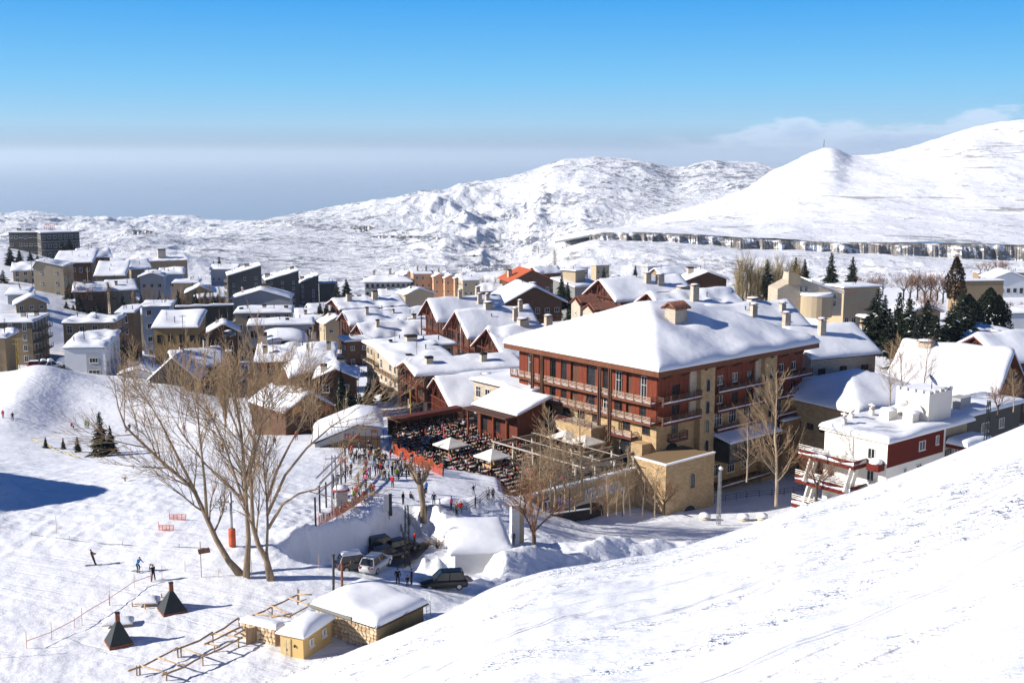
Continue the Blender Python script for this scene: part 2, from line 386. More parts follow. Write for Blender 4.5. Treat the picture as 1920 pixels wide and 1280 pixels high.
# plowed banks as ridges: polyline of (px, py, D), height, width
RIDGES = [([(742, 1085, 117), (800, 1055, 118.5), (880, 1042, 119), (950, 1034, 121.5), (1060, 1010, 131), (1180, 992, 135), (1300, 968, 139), (1420, 955, 142), (1540, 948, 146)], [.9, 2.2, 2.7, 2.2, 2.4, 2.6, 2.2, 1.8, 1.2], 3.0),
          ([(560, 1008, 121), (640, 990, 124), (700, 965, 129), (750, 940, 133)], [.9, 1.3, 1.6, 1.8], 1.6),
          ([(770, 935, 135), (850, 900, 143), (930, 895, 146)], [.8, 1.2, 1.6], 2.2)]
def seg_dist(x, y, pts, vals):
    best = np.full(x.shape, 1e9); bv = np.zeros(x.shape)
    for (a, b, va, vb) in zip(pts[:-1], pts[1:], vals[:-1], vals[1:]):
        dx, dy = b[0] - a[0], b[1] - a[1]; t = np.clip(((x - a[0]) * dx + (y - a[1]) * dy) / (dx * dx + dy * dy), 0, 1)
        d = np.hypot(x - a[0] - t * dx, y - a[1] - t * dy); m = d < best
        best = np.where(m, d, best); bv = np.where(m, va + (vb - va) * t, bv)
    return best, bv
# cleared roads: polyline of (px, py, D), level relative to the eye, half width
def lvl(pts): return [P(*p).z - EYE for p in pts]
ROADS = []
for pts, hw in (([(610, 1088, 117), (660, 1070, 123), (700, 1060, 126), (745, 1045, 130), (772, 1018, 136)], 3.2),
                ([(700, 1080, 121), (760, 1094, 119), (850, 1098, 118.5), (890, 1092, 119.5)], 2.6),
                ([(1330, 965, 163), (1420, 950, 163), (1560, 935, 166)], 5.0)):
    ROADS.append(([pt(*p) for p in pts], lvl(pts), hw))
# hotel frame and terrace outline, needed by the ground
TERR = -48.6; TH = 49; HQ = P(1233, 702, 177); HL, HW = 39.0, 33.0; hrz = math.pi / 2 - R(TH)
TER = EYE + TERR; H0 = Vector((HQ.x, HQ.y, TER)); HZ = HQ.z - TER
def hloc(px, py, D=None, z=None):
    if D is None: D = -(z - EYE) / float(tan_arr(np.array(float(py))))
    q = P(px, py, D) - H0; c, s = math.cos(hrz), math.sin(hrz); return Vector((q.x * c + q.y * s, -q.x * s + q.y * c, q.z))
def hworld(x, y, z=0.0):
    c, s = math.cos(hrz), math.sin(hrz); return Vector((H0.x + x * c - y * s, H0.y + x * s + y * c, H0.z + z))
def tz(px, py): D = -TERR / float(tan_arr(np.array(float(py)))); q = P(px, py, D); return (q.x, q.y)
WA = hloc(1209, 877, z=TER); WB = hloc(1024, 921, z=TER); WY_ = (WA.y + WB.y) / 2; WX1 = WA.x; WX0 = hloc(942, 941, z=TER).x
TERP = [tz(735, 806), tz(735, 856), tz(832, 897), tz(950, 908)] + [tuple(hworld(WX0 + 1.0, WY_)[:2]), tuple(hworld(WX1, WY_)[:2]), tuple(hworld(WX1, 9)[:2]), tuple(hworld(-1, HW + 12)[:2])]
def poly_mask(x, y, poly, feather):
    ins = np.zeros(x.shape, bool); dm = np.full(x.shape, 1e9)
    for i in range(len(poly)):
        (x1, y1), (x2, y2) = poly[i], poly[i - 1]
        c = ((y1 > y) != (y2 > y)) & (x < (x2 - x1) * (y - y1) / (y2 - y1 + 1e-12) + x1); ins ^= c
        t = np.clip(((x - x1) * (x2 - x1) + (y - y1) * (y2 - y1)) / ((x2 - x1) ** 2 + (y2 - y1) ** 2 + 1e-9), 0, 1)
        dm = np.minimum(dm, np.hypot(x - x1 - t * (x2 - x1), y - y1 - t * (y2 - y1)))
    return np.where(ins, 1.0, sstep(feather, 0, dm))
def wall_road():
    a = [hworld(WX0 + 9, WY_ - 4.6), hworld(WX0 + 16, WY_ - 5), hworld(WX1 + 1, WY_ - 5.5), hworld(WX1 + 7, WY_ - 8)]
    return [(v.x, v.y) for v in a]
ROADS.append(([pt(800, 1010, 129), pt(860, 1000, 129), pt(940, 990, 130), pt(1010, 985, 133)], [-47.3, -47.3, -47.0, -46.8], 5.0))
ROADS.append((wall_road(), [-53.8, -54.3, -54.3, -54.6], 5.6))
def valley(x, y):
    yy = np.maximum(y, 30.0)
    z0 = -np.interp(yy, [60, 150, 230, 300, 450, 600, 850, 1200], [41.5, 46, 52, 57, 65, 74, 88, 105])
    z = table_eval(GC, GR, GT, px_of(x, yy, z0), yy)
    for (bx, by, h, sa, sb, an) in BUMPS:
        u = (x - bx) * math.cos(an) + (y - by) * math.sin(an); v = -(x - bx) * math.sin(an) + (y - by) * math.cos(an)
        z = z + h * np.exp(-.5 * ((u / sa) ** 2 + (v / sb) ** 2))
    for pts, hs, wd in RIDGES:
        d, h = seg_dist(x, y, [pt(*p) for p in pts], hs)
        z = z + h * np.exp(-(d / wd) ** 2) * (1 + .25 * fbm_arr(x, y, .45, 4, 5))
    k = poly_mask(x, y, TERP, 1.6); z = z * (1 - k) + (TERR - .9) * k
    for pts, lv, hw in ROADS:
        d, l = seg_dist(x, y, pts, lv); d = d + 1.3 * fbm_arr(x, y, .22, 4, 91, .6); k = sstep(hw + 1.5, hw, d); z = z * (1 - k) + np.minimum(z, l) * k
    z = z + sstep(560, 760, y) * (1 - .8 * sstep(1040, 1150, y)) * 7.0 * (fbm_arr(x, y, .012, 5, 71, .6, True) - .3)
    return z
def terrain_arr(x, y):
    v = valley(x, y); h = near_hill(x, y); k = 1.0
    m = np.maximum(v, h); q = np.clip(.5 + .5 * (v - h) / k, 0, 1)
    m = np.where(np.abs(v - h) < k, h * (1 - q) + v * q + k * q * (1 - q), m)
    r = .10 * fbm_arr(x, y, .11, 4, 11) + .05 * fbm_arr(x, y, .6, 3, 12)
    # ski tracks and trampled lumps near the camera
    lf = sstep(-28, -46, x) * sstep(110, 122, y) * sstep(175, 150, y); r = r + lf * (.22 * fbm_arr(x, y, .16, 4, 81, .6) + .14 * fbm_arr(x, y, .55, 3, 82, .6, True))
    bk = sstep(-34, -26, x) * sstep(22, 12, x) * sstep(108, 116, y) * sstep(148, 138, y); r = r + bk * (.30 * fbm_arr(x, y, .5, 4, 85, .65) + .16 * fbm_arr(x, y, 1.6, 3, 86, .6))
    nearw = sstep(130, 95, y)
    r = r + nearw * .06 * fbm_arr(x, y, 1.3, 3, 13)
    r = r + sstep(90, 200, y) * .25 * fbm_arr(x, y, .05, 4, 14) + sstep(300, 700, y) * (2.2 * fbm_arr(x, y, .016, 5, 15))
    return m + r
def gz(x, y):
    a = terrain_arr(np.array([[float(x)]]), np.array([[float(y)]])); return EYE + float(a[0, 0])
def ground_at(px, py, lo=85., hi=900.):
    """where the sight line of a pixel meets the ground"""
    D = np.geomspace(lo, hi, 700); u = (px - 960) / F; v = (640 - py) / F; s = D / (cp + v * sp)
    x = u * s; z = s * (-sp + v * cp); t = terrain_arr(x[None, :], D[None, :])[0]
    k = np.argmax(t >= z) if (t >= z).any() else len(D) - 1
    return Vector((x[k], D[k], EYE + t[k]))
# ================================================================ SETTING
def polar(r0, r1, nc, ds):
    r = np.linspace(r0, r1, nc); Rr, Dd = np.meshgrid(r, ds); return Rr * Dd, Dd
# near slope + valley in one sheet, finer close by
ds = np.concatenate([np.linspace(-6, 3, 4), np.geomspace(4, 60, 130)[:-1], np.linspace(60, 200, 330)[:-1], np.geomspace(200, 1200, 190)])
rr = np.linspace(-.78, .78, 620)
Rr, Dd = np.meshgrid(rr, ds); Xg = Rr * np.maximum(Dd, 8.0); Zg = terrain_arr(Xg, Dd) + EYE
# clumps kicked up by skiers on the near slope
cl = fbm_arr(Xg, Dd, 1.1, 3, 21); ar = sstep(.05, .3, fbm_arr(Xg + Dd * .6, Dd, .05, 2, 22)) * sstep(110, 80, Dd)
Zg += .09 * sstep(.1, .6, cl) * ar
# grooves that run up the slope
gx = Xg * math.cos(R(52)) - Dd * math.sin(R(52)) * -1
for (an, fu, fv, dp, sd) in ((24, .03, .55, .09, 31), (30, .045, .9, .06, 32), (20, .06, .35, .08, 33)):
    uu = Xg * math.cos(R(an)) + Dd * math.sin(R(an)); vv = -Xg * math.sin(R(an)) + Dd * math.cos(R(an))
    g = fbm_arr(uu * fu, vv * fv, 1.0, 3, sd)
    Zg -= dp * sstep(.12, .42, g) * sstep(112, 95, Dd)
me = grid_mesh('ground', Xg, Dd, Zg, [M_ground, M_near, M_rough])
idx = ((Dd[:-1, :-1] < 112) & (near_hill(Xg[:-1, :-1], Dd[:-1, :-1]) > valley(Xg[:-1, :-1], Dd[:-1, :-1]) - .3)).astype(np.int32).ravel()
far = (Dd[:-1, :-1] > 620 + 60 * fbm_arr(Xg[:-1, :-1], Dd[:-1, :-1], .02, 3, 77)).ravel(); idx[far] = 2
me.polygons.foreach_set('material_index', idx)
tag(link('ground', me), 'snow covered slope and valley floor', kind='structure')
# road surfaces: dark wet tarmac in the cleared cuts
M_road = simple('wet tarmac', (.035, .037, .042), .45, .4, var=.4, vs=.6, bump=.02)
for pts, lv, hw in ROADS[:2]:
    mb = MB(); n = []
    for i, (p, l) in enumerate(zip(pts, lv)):
        a = Vector(pts[max(i - 1, 0)]); b = Vector(pts[min(i + 1, len(pts) - 1)]); d = (b - a).normalized(); q = Vector((-d.y, d.x)) * (hw - .6)
        n += [(p[0] + q.x, p[1] + q.y, l + EYE + .16), (p[0] - q.x, p[1] - q.y, l + EYE + .16)]
    mb.add(n, [(2 * i, 2 * i + 1, 2 * i + 3, 2 * i + 2) for i in range(len(pts) - 1)])
    tag(mb.build('road', M_road), 'dark wet road cleared between snow banks', kind='structure')
# right-hand mountain
def mountain(name, cols, rows, tab, mat, nc, nr, amp, seed, r0, r1, label, noise_mask=None):
    D0, D1 = rows[0], rows[-1]; d = np.geomspace(D0, D1, nr); pxs = np.linspace(r0, r1, nc)
    Pm, Dm = np.meshgrid(pxs, d); py_t = [[float(v) for v in row] for row in tab]
    PYm = table_eval(cols, rows, py_t, Pm, Dm)
    u = (Pm - 960) / F; v = (640 - PYm) / F; s = Dm / (cp + v * sp); X = u * s; Z = -tan_arr(PYm) * Dm
    a = amp * Dm / 2150.
    n = fbm_arr(X, Dm, 1 / 420., 6, seed, .52) * .6 + (fbm_arr(X, Dm * .8, 1 / 260., 6, seed + 1, .55, True) - .35) * .6
    if noise_mask is not None: a = a * noise_mask(Pm, PYm)
    Z = Z + n * a
    o = link(name, grid_mesh(name, X, Dm, Z + EYE, mat)); tag(o, label, kind='structure'); return o
rc = [1040, 1130, 1200, 1300, 1400, 1450, 1500, 1560, 1600, 1650, 1750, 1830, 1920, 2100, 2700]
foot = [452, 437, 436, 440, 447, 450, 452, 455, 455, 455, 457, 458, 460, 460, 460]
crest = [450, 435, 417, 387, 349, 318, 300, 276, 286, 283, 264, 241, 228, 215, 215]
smc = [sum(crest[max(0, i - 2):i + 3]) / len(crest[max(0, i - 2):i + 3]) for i in range(len(crest))]
rt = [foot, [f + (c - f) * .16 for f, c in zip(foot, smc)], [f + (c - f) * .45 for f, c in zip(foot, smc)],
      [f + (c - f) * .75 for f, c in zip(foot, crest)], crest, [c + 60 for c in crest]]
mountain('right_mountain', rc, [1205, 1420, 1800, 2200, 2600, 3300], rt, M_mtn, 520, 330, 14.0, 41, 1040, 2700,
         'broad white snowy mountain on the right with thin rock ledges')
mc = [-700, -100, 45, 150, 300, 440, 530, 650, 800, 880, 1000, 1060, 1110, 1200, 1270, 1330, 1420, 1500, 1700]
mt = [[560] * 19,
 [490, 488, 488, 480, 470, 490, 500, 502, 500, 497, 490, 480, 470, 460, 460, 460, 460, 460, 460],
 [458, 456, 455, 455, 452, 458, 462, 468, 464, 458, 448, 440, 432, 428, 428, 428, 428, 428, 428],
 [438, 434, 432, 438, 436, 432, 428, 432, 424, 408, 388, 374, 364, 372, 380, 380, 380, 380, 380],
 [430, 425, 424, 428, 430, 420, 406, 389, 365, 345, 317, 297, 292, 299, 312, 300, 303, 325, 330],
 [435, 430, 428, 432, 432, 432, 440, 430, 410, 395, 370, 350, 350, 350, 360, 350, 350, 370, 370],
 [400, 404, 397, 408, 409, 414, 436, 450, 450, 450, 450, 450, 450, 450, 450, 450, 450, 450, 450],
 [470] * 19]
def nm(px, py):
    rough = 2.3 * np.exp(-((px - 960) / 170.) ** 2) * sstep(335, 380, py) + .75 * sstep(520, 300, px) * sstep(400, 425, py) + .5
    return rough * sstep(286, 330, py + 30)
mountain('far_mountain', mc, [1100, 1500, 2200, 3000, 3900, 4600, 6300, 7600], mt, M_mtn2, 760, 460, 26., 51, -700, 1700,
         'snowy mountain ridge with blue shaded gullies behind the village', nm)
# cliff band along the plateau edge
pxs = np.arange(1105, 2500, 1.3); top_ = np.interp(pxs, rc, foot) - 1.0; bot_ = np.interp(pxs, [1105, 1130, 1400, 1650, 1920, 2500], [440, 449, 467, 479, 490, 492]) + 15
rows_ = np.linspace(0, 1, 12); X = []; Y = []; Z = []
jag = fbm_arr(pxs * 1.0, pxs * 0, .045, 5, 61); jag2 = fbm_arr(pxs * 1.0, pxs * 0 + 5, .012, 2, 62)
brk = sstep(-.45, -.05, fbm_arr(pxs, pxs * 0 + 9, .018, 2, 63))
for k, t in enumerate(rows_):
    D = 1207 - 9 * t - 15 * np.clip(jag + .5 * jag2 + .45, 0, 1.5) * min(1, t * 5)
    py = top_ + (bot_ - top_) * (t * (.7 + .3 * brk))
    u = (pxs - 960) / F; v = (640 - py) / F; s = D / (cp + v * sp); X.append(u * s); Y.append(D); Z.append(EYE - tan_arr(py) * D)
tag(link('cliff', grid_mesh('cliff', np.array(X), np.array(Y), np.array(Z), M_rock, False)), 'long grey and rust rock cliff under the plateau edge', kind='structure')
# red quarry face and rock outcrops on the middle mountain
for (px0, px1, py, h, D) in ((688, 806, 444, 7, 2300), (800, 838, 448, 9, 2280), (655, 704, 428, 13, 2650), (1020, 1062, 478, 5, 1600), (865, 905, 480, 4, 1550), (232, 292, 436, 11, 2550)):
    n = 40; a = np.linspace(px0, px1, n); X = []; Y = []; Z = []
    for t in np.linspace(0, 1, 6):
        ed = np.sin(np.linspace(0, math.pi, n)) ** .7 * (.75 + .5 * fbm_arr(a, a * 0 + t * .3, .18, 3, int(px0)))
        py_ = py - h * .5 * ed * (1 + .3 * fbm_arr(a, a * 0, .11, 3, int(px0))) + h * ed * t; Dq = D - 60 - 14 * t - 12 * fbm_arr(a, a * 0, .15, 3, int(px0) + 1)
        u = (a - 960) / F; v = (640 - py_) / F; s = Dq / (cp + v * sp); X.append(u * s); Y.append(Dq); Z.append(EYE - tan_arr(py_) * Dq)
    tag(link('rock_outcrop', grid_mesh('rock_outcrop', np.array(X), np.array(Y), np.array(Z), M_rock, False)), 'bare rock outcrop in the snowy mountainside', kind='structure')
# dark lanes and the car park lie on the snow as thin draped sheets
def lane(pts, hw, label, name='lane', mat=None):
    W = [ground_at(*p) if len(p) == 2 else P(*p) for p in pts]; C_ = []
    for a, b in zip(W[:-1], W[1:]):
        n = max(1, int((b - a).length / 1.6))
        for i in range(n): C_.append(a.lerp(b, i / n))
    C_.append(W[-1]); vs = []; fs = []; m_ = 5
    for i, c in enumerate(C_):
        d = (C_[min(i + 1, len(C_) - 1)] - C_[max(i - 1, 0)]); d.z = 0; d.normalize(); q = Vector((-d.y, d.x, 0))
        for k in range(m_): v = c + q * hw * (k / 2 - 1) * (1 + .15 * math.sin(i * 1.3 + k)); vs.append((v.x, v.y, gz(v.x, v.y) + .12))
    for i in range(len(C_) - 1):
        for k in range(m_ - 1): fs.append((i * m_ + k, i * m_ + k + 1, (i + 1) * m_ + k + 1, (i + 1) * m_ + k))
    tag(MB().add(vs, fs).build(name, mat or M_road), label, kind='structure')
lane([(60, 704, 258), (84, 684, 270), (98, 662, 285), (108, 640, 305)], 3.2, 'dark wet street climbing between snow banks at left')
lane([(395, 725, 255), (412, 700, 268), (424, 672, 282), (432, 640, 305), (420, 610, 330)], 6.5, 'dark trodden car park in the village', 'car_park')
lane([(205, 690, 285), (235, 672, 300), (260, 660, 310)], 3.0, 'shaded lane beside the white house')
# sea beyond the hills
m, t = newmat('sea'); t.out((.24, .28, .33, 1), .25, t.bump(t.noise(.004, 3, .5, t.pos()), 3.), .4)
mb = MB(); mb.add([(-160000, 5000, EYE - 520), (160000, 5000, EYE - 520), (160000, 240000, EYE - 520), (-160000, 240000, EYE - 520)], [(0, 1, 2, 3)])
tag(mb.build('sea', m), 'hazy blue grey sea out to the horizon', kind='structure')
# haze
m = bpy.data.materials.new('haze air'); m.use_nodes = True; h = m.node_tree; h.nodes.clear()
pv = h.nodes.new('ShaderNodeVolumePrincipled'); pv.inputs['Color'].default_value = (.76, .89, 1, 1); pv.inputs['Density'].default_value = HAZE = 3.9e-5; pv.inputs['Anisotropy'].default_value = 0.2
ho = h.nodes.new('ShaderNodeOutputMaterial'); h.links.new(pv.outputs[0], ho.inputs[1])
mb = MB(); mb.box(-170000, 170000, -400, 250000, EYE - 530, EYE + 200)
tag(mb.build('haze', m), 'thin blue air between the village and the far hills', kind='stuff')
# ================================================================ BUILDING MATERIALS
def wood(name, col, plank=4.0):
    m, t = newmat(name); v = t.obj(); n = t.noise(1.0, 4, .6, t.scaled(v, (8, 8, .6))); n2 = t.noise(.4, 3, .5, v)
    c = t.mix(t.ramp(n, .3, .7), tuple(x * .65 for x in col) + (1,), tuple(min(1, x * 1.25) for x in col) + (1,))
    c = t.mix(t.math('MULTIPLY', t.ramp(n2, .5, .7), .35), c, tuple(x * .5 for x in col) + (1,))
    t.out(c, .65, t.bump(n, .02, .5), .3); return m
def blocks(name, c1, c2, sx=1.2, row=.28, mortar=None, dirt=.3, bump=.03):
    """coursed stone or brick, laid on vertical faces whichever way they look"""
    m, t = newmat(name); v = t.obj(); sx_ = t.n('ShaderNodeSeparateXYZ'); t.L(v, sx_.inputs[0])
    cb = t.n('ShaderNodeCombineXYZ'); t.L(t.math('ADD', sx_.outputs[0], sx_.outputs[1]), cb.inputs[0]); t.L(sx_.outputs[2], cb.inputs[1])
    b = t.n('ShaderNodeTexBrick'); t.L(cb.outputs[0], b.inputs['Vector']); b.inputs['Scale'].default_value = 1.0
    b.inputs['Brick Width'].default_value = row * 2.2; b.inputs['Row Height'].default_value = row; b.inputs['Mortar Size'].default_value = .02
    b.inputs['Color1'].default_value = c1 + (1,); b.inputs['Color2'].default_value = c2 + (1,); b.inputs['Mortar'].default_value = tuple(x * .55 for x in c1) + (1,)
    n = t.noise(.5, 5, .6, v); c = t.mix(t.math('MULTIPLY', t.ramp(n, .45, .75), dirt), b.outputs['Color'], tuple(x * .5 for x in c1) + (1,))
    h = t.math('SUBTRACT', t.noise(4., 4, .6, v), b.outputs['Fac'])
    t.out(c, .85, t.bump(h, bump, .8), .15); return m
def plaster(name, col, dirt=.25):
    m, t = newmat(name); v = t.obj(); n = t.noise(.5, 5, .65, t.scaled(v, (1, 1, .35))); n2 = t.noise(6., 3, .6, v)
    c = t.mix(t.math('MULTIPLY', t.ramp(n, .45, .75), dirt), col + (1,), tuple(x * .5 for x in col) + (1,))
    t.out(c, .85, t.bump(n2, .01), .15); return m
m_stone = blocks('honey stone', (.42, .29, .155), (.54, .39, .22)); m_stone2 = blocks('pale stone', (.50, .42, .32), (.60, .52, .42))
m_brick = blocks('brown brick', (.26, .16, .09), (.36, .23, .13), row=.2)
m_red = wood('red stained wood', (.175, .032, .011)); m_redd = wood('dark red timber', (.13, .030, .015)); m_fascia = wood('fascia board', (.16, .055, .022))
m_brown = wood('brown timber', (.10, .045, .025)); m_dark = simple('black and recess shade', (.02, .018, .018), .8); m_rail = wood('rail timber', (.16, .075, .045))
m_conc = plaster('grey concrete', (.22, .22, .21)); m_tan = plaster('tan plaster', (.29, .21, .125)); m_yel = plaster('ochre plaster', (.30, .20, .085))
m_white = plaster('white plaster', (.66, .67, .68), .15); m_cream = plaster('cream plaster', (.74, .70, .62), .12); m_beige = plaster('beige plaster', (.42, .34, .23))
m_grey = plaster('pale grey plaster', (.38, .385, .39)); m_pink = plaster('peach plaster', (.56, .33, .19)); m_rust = plaster('red plaster', (.45, .05, .03))
m_drk = plaster('dark grey plaster', (.095, .09, .08)); m_orange = simple('orange tile roof', (.48, .11, .04), .7)
m_redpanel = plaster('oxblood panel', (.12, .018, .011), .2); m_blue = plaster('blue grey plaster', (.42, .50, .62))
m_frame = simple('window frame', (.70, .68, .64), .5); m_framed = simple('dark window frame', (.06, .035, .025), .5)
m_metal = simple('dark metal', (.03, .032, .035), .4, .5, .6); m_galv = simple('galvanised metal', (.38, .385, .39), .4, .5, .7)
mg, tg = newmat('window glass'); tg.out(tg.mix(tg.noise(.7, 2, .5, tg.pos()), (.008, .010, .013, 1), (.03, .036, .045, 1)), .12, None, .4); m_glass = mg
mt_, tt_ = newmat('roof tiles'); vv_ = tt_.obj(); n_ = tt_.noise(3., 4, .6, vv_); tt_.out(tt_.mix(tt_.ramp(n_, .3, .7), (.13, .045, .028, 1), (.34, .15, .10, 1)), .8); m_tile = mt_
STY = dict(stone=m_stone, stone2=m_stone2, brick=m_brick, red=m_red, redd=m_redd, brown=m_brown, conc=m_conc, tan=m_tan, yel=m_yel, white=m_white, cream=m_cream,
           beige=m_beige, grey=m_grey, pink=m_pink, rust=m_rust, drk=m_drk, orange=m_orange, redpanel=m_redpanel, blue=m_blue, fascia=m_fascia, metal=m_metal)
# ================================================================ BUILDING PARTS
_wc = {}
def window_mesh(w, h, frame='light', bars=1, arch=False):
    """frame stands proud of the wall, pane set back; faces -y, centred, sill at z = 0"""
    k = (round(w, 1), round(h, 1), frame, bars, arch)
    if k in _wc: return _wc[k]
    w, h = k[0], k[1]; fm = {'light': m_frame, 'dark': m_framed, 'red': m_redd, 'stone': m_stone2}[frame]; mb = MB(); t = .09
    if arch:
        r = w / 2; n = 8; ang = [math.pi * i / n for i in range(n + 1)]
        out = [(-r - t, 0), (r + t, 0)] + [((r + t) * math.cos(a), h - r + (r + t) * math.sin(a)) for a in ang]
        inn = [(-r, 0), (r, 0)] + [(r * math.cos(a), h - r + r * math.sin(a)) for a in ang]
        N = len(out); vs = [(p[0], -.10, p[1]) for p in out] + [(p[0], -.10, p[1]) for p in inn] + [(p[0], .0, p[1]) for p in out] + [(p[0], -.02, p[1]) for p in inn]
        fs = []
        for i in range(N):
            j = (i + 1) % N; fs += [(i, j, N + j, N + i), (i, 2 * N + i, 2 * N + j, j), (N + i, N + j, 3 * N + j, 3 * N + i)]
        mb.add(vs, fs, 0); mb.add([(p[0], -.03, p[1]) for p in inn], [tuple(range(N))], 1)
    else:
        x = w / 2
        mb.box(-x, -x + t, -.09, .0, 0, h).box(x - t, x, -.09, .0, 0, h).box(-x + t, x - t, -.09, .0, 0, t).box(-x + t, x - t, -.09, .0, h - t, h)
        for b in range(bars):
            bx = -x + w * (b + 1) / (bars + 1); mb.box(bx - .03, bx + .03, -.07, -.025, t, h - t)
        if h > 1.7: mb.box(-x + t, x - t, -.065, -.025, h * .62, h * .62 + .06)
        mb.box(-x - .08, x + .08, -.16, .0, -.08, 0)
        mb.add([(-x + t, -.03, t), (x - t, -.03, t), (x - t, -.03, h - t), (-x + t, -.03, h - t)], [(0, 1, 2, 3)], 1)
    _wc[k] = mb.mesh('window', fm, m_glass); return _wc[k]
_cc = {}
def chimney_mesh(w, h, kind):
    k = (round(w, 1), round(h, 1), kind)
    if k in _cc: return _cc[k]
    w, h = k[0], k[1]; mb = MB(); a = w / 2; d = a * .8
    mb.box(-a, a, -d, d, -1.2, h, 0)
    if kind == 'stone':   # small overhanging slab cap with openings under it, a little snow on top
        for sx in (-1, 1):
            for sy in (-1, 1): mb.box(sx * a * .75 - .07, sx * a * .75 + .07, sy * d * .75 - .07, sy * d * .75 + .07, h, h + .25, 0)
        mb.box(-a - .22, a + .22, -d - .22, d + .22, h + .25, h + .37, 1)
        mb.lathe([(a * 1.2, 0), (a * 1.15, .12), (a * .7, .24), (.02, .28)], (0, 0, h + .37), 8, 2)
        me = mb.mesh('chimney', m_stone2, m_tile, M_roofsnow)
    else:                 # plain stack with a dark metal cowl
        mb.box(-a - .04, a + .04, -d - .04, d + .04, h, h + .42, 1); me = mb.mesh('chimney', m_stone2, m_dark)
    _cc[k] = me; return me
def roof_fn(kind, L, W, rise, rf=.5, lo=0.0):
    if kind == 'gable': return lambda x, y: rise * min(y / (W * rf), (W - y) / (W * (1 - rf)))
    if kind == 'gabley': return lambda x, y: rise * min(x / (L * rf), (L - x) / (L * (1 - rf)))
    if kind == 'shed': return lambda x, y: rise * y / W
    if kind == 'shedx': return lambda x, y: rise * x / L
    if kind == 'shedxr': return lambda x, y: rise * (1 - x / L)
    if kind == 'hip':
        hw = min(W, L) / 2; return lambda x, y: rise * min(y, W - y, x, L - x) / hw
    if kind == 'dome': return lambda x, y: rise * (1 - ((2 * x / L - 1) ** 2 + (2 * y / W - 1) ** 2) * .5)
    return lambda x, y: 0.0
def shell(mb, xs, ys, top, bot, mi=0, smooth=False):
    nx, ny = len(xs), len(ys); vs = [(x, y, top(x, y)) for y in ys for x in xs] + [(x, y, bot(x, y)) for y in ys for x in xs]; o = nx * ny; fs = []
    for j in range(ny - 1):
        for i in range(nx - 1):
            a = j * nx + i; fs.append((a, a + 1, a + nx + 1, a + nx)); fs.append((o + a, o + a + nx, o + a + nx + 1, o + a + 1))
    for i in range(nx - 1):
        fs.append((i, o + i, o + i + 1, i + 1)); a = (ny - 1) * nx + i; fs.append((a, a + 1, o + a + 1, o + a))
    for j in range(ny - 1):
        a = j * nx; fs.append((a, a + nx, o + a + nx, o + a)); b = a + nx - 1; fs.append((b, o + b, o + b + nx, b + nx))
    mb.add(vs, fs, mi, smooth)
def spaced(a, b, n, e=.5):
    """denser near both ends"""
    out = [a, a + e * .12, a + e * .4, a + e]; m = max(2, n); out += [a + e + (b - a - 2 * e) * i / m for i in range(1, m)]; return out + [b - e, b - e * .4, b - e * .12, b]
def snowcap(name, L, W, rf, z0, ov, thick, parent, seed=0, res=1.1, dent=None, extra=None, lump=.16):
    ox, oy = ov if hasattr(ov, '__len__') else (ov, ov); e = .16
    x0, x1, y0, y1 = -ox - e, L + ox + e, -oy - e, W + oy + e
    ed = min(.8, (x1 - x0) * .2, (y1 - y0) * .2)
    xs = spaced(x0, x1, int((x1 - x0) / res), ed); ys = spaced(y0, y1, int((y1 - y0) / res), ed)
    bare = seed % 3 == 1 and max(L, W) < 30 and name == 'roof_snow'
    def top(x, y):
        d = min(x - x0, x1 - x, y - y0, y1 - y); f = math.sqrt(max(0, 1 - (1 - min(1, d / (thick * 1.15))) ** 2))
        n = noise.noise(Vector((x * .22 + seed * 3.1, y * .22, seed))) * lump * 2.2 + noise.noise(Vector((x * .8, y * .8, seed + 9))) * lump * .5
        tv = .82 + .5 * noise.noise(Vector((x * .16 + seed, y * .16, 4.2)))
        if bare: tv *= min(1, max(0, .75 + 2.2 * noise.noise(Vector((x * .3 + seed * 1.7, y * .3, 8.1)))))
        h = thick * tv * (f * .95) + n * min(1, max(0, d - .15) / 1.2)
        if dent: h -= dent(x, y)
        xc = min(max(x, -ox), L + ox); yc = min(max(y, -oy), W + oy)
        return z0 + rf(xc, yc) + max(h, .0) + .02
    def bot(x, y):
        xc = min(max(x, -ox), L + ox); yc = min(max(y, -oy), W + oy); return z0 + rf(xc, yc) - (.10 if (x != xc or y != yc) else -.012)
    mb = MB(); shell(mb, xs, ys, top, bot, 0, True)
    return mb.build(name, M_roofsnow, parent)
FACES = {'front': lambda L, W, a: ((a, 0), 0.0), 'left': lambda L, W, a: ((0, W - a), -math.pi / 2), 'right': lambda L, W, a: ((L, a), math.pi / 2), 'back': lambda L, W, a: ((L - a, W), math.pi)}
def put_window(parent, L, W, face, a, z, w=1.1, h=1.3, frame='light', bars=1, arch=False, off=0.0, name='window'):
    (x, y), r = FACES[face](L, W, a); n = Vector((math.sin(r), -math.cos(r))) if True else None
    o = link(name, window_mesh(w, h, frame, bars, arch), parent, (x + n.x * off, y + n.y * off, z), (0, 0, r)); return o
def rail_mesh(length, h=1.0, n=4, post=1.6, snow=True):
    mb = MB(); m = max(1, round(length / post))
    for i in range(m + 1): x = length * i / m; mb.box(x - .06, x + .06, -.05, .05, 0, h + .06, 0)
    for k in range(n): z = h * (k + 1) / n; mb.box(0, length, -.03, .03, z - .05, z + .05, 0)
    return mb
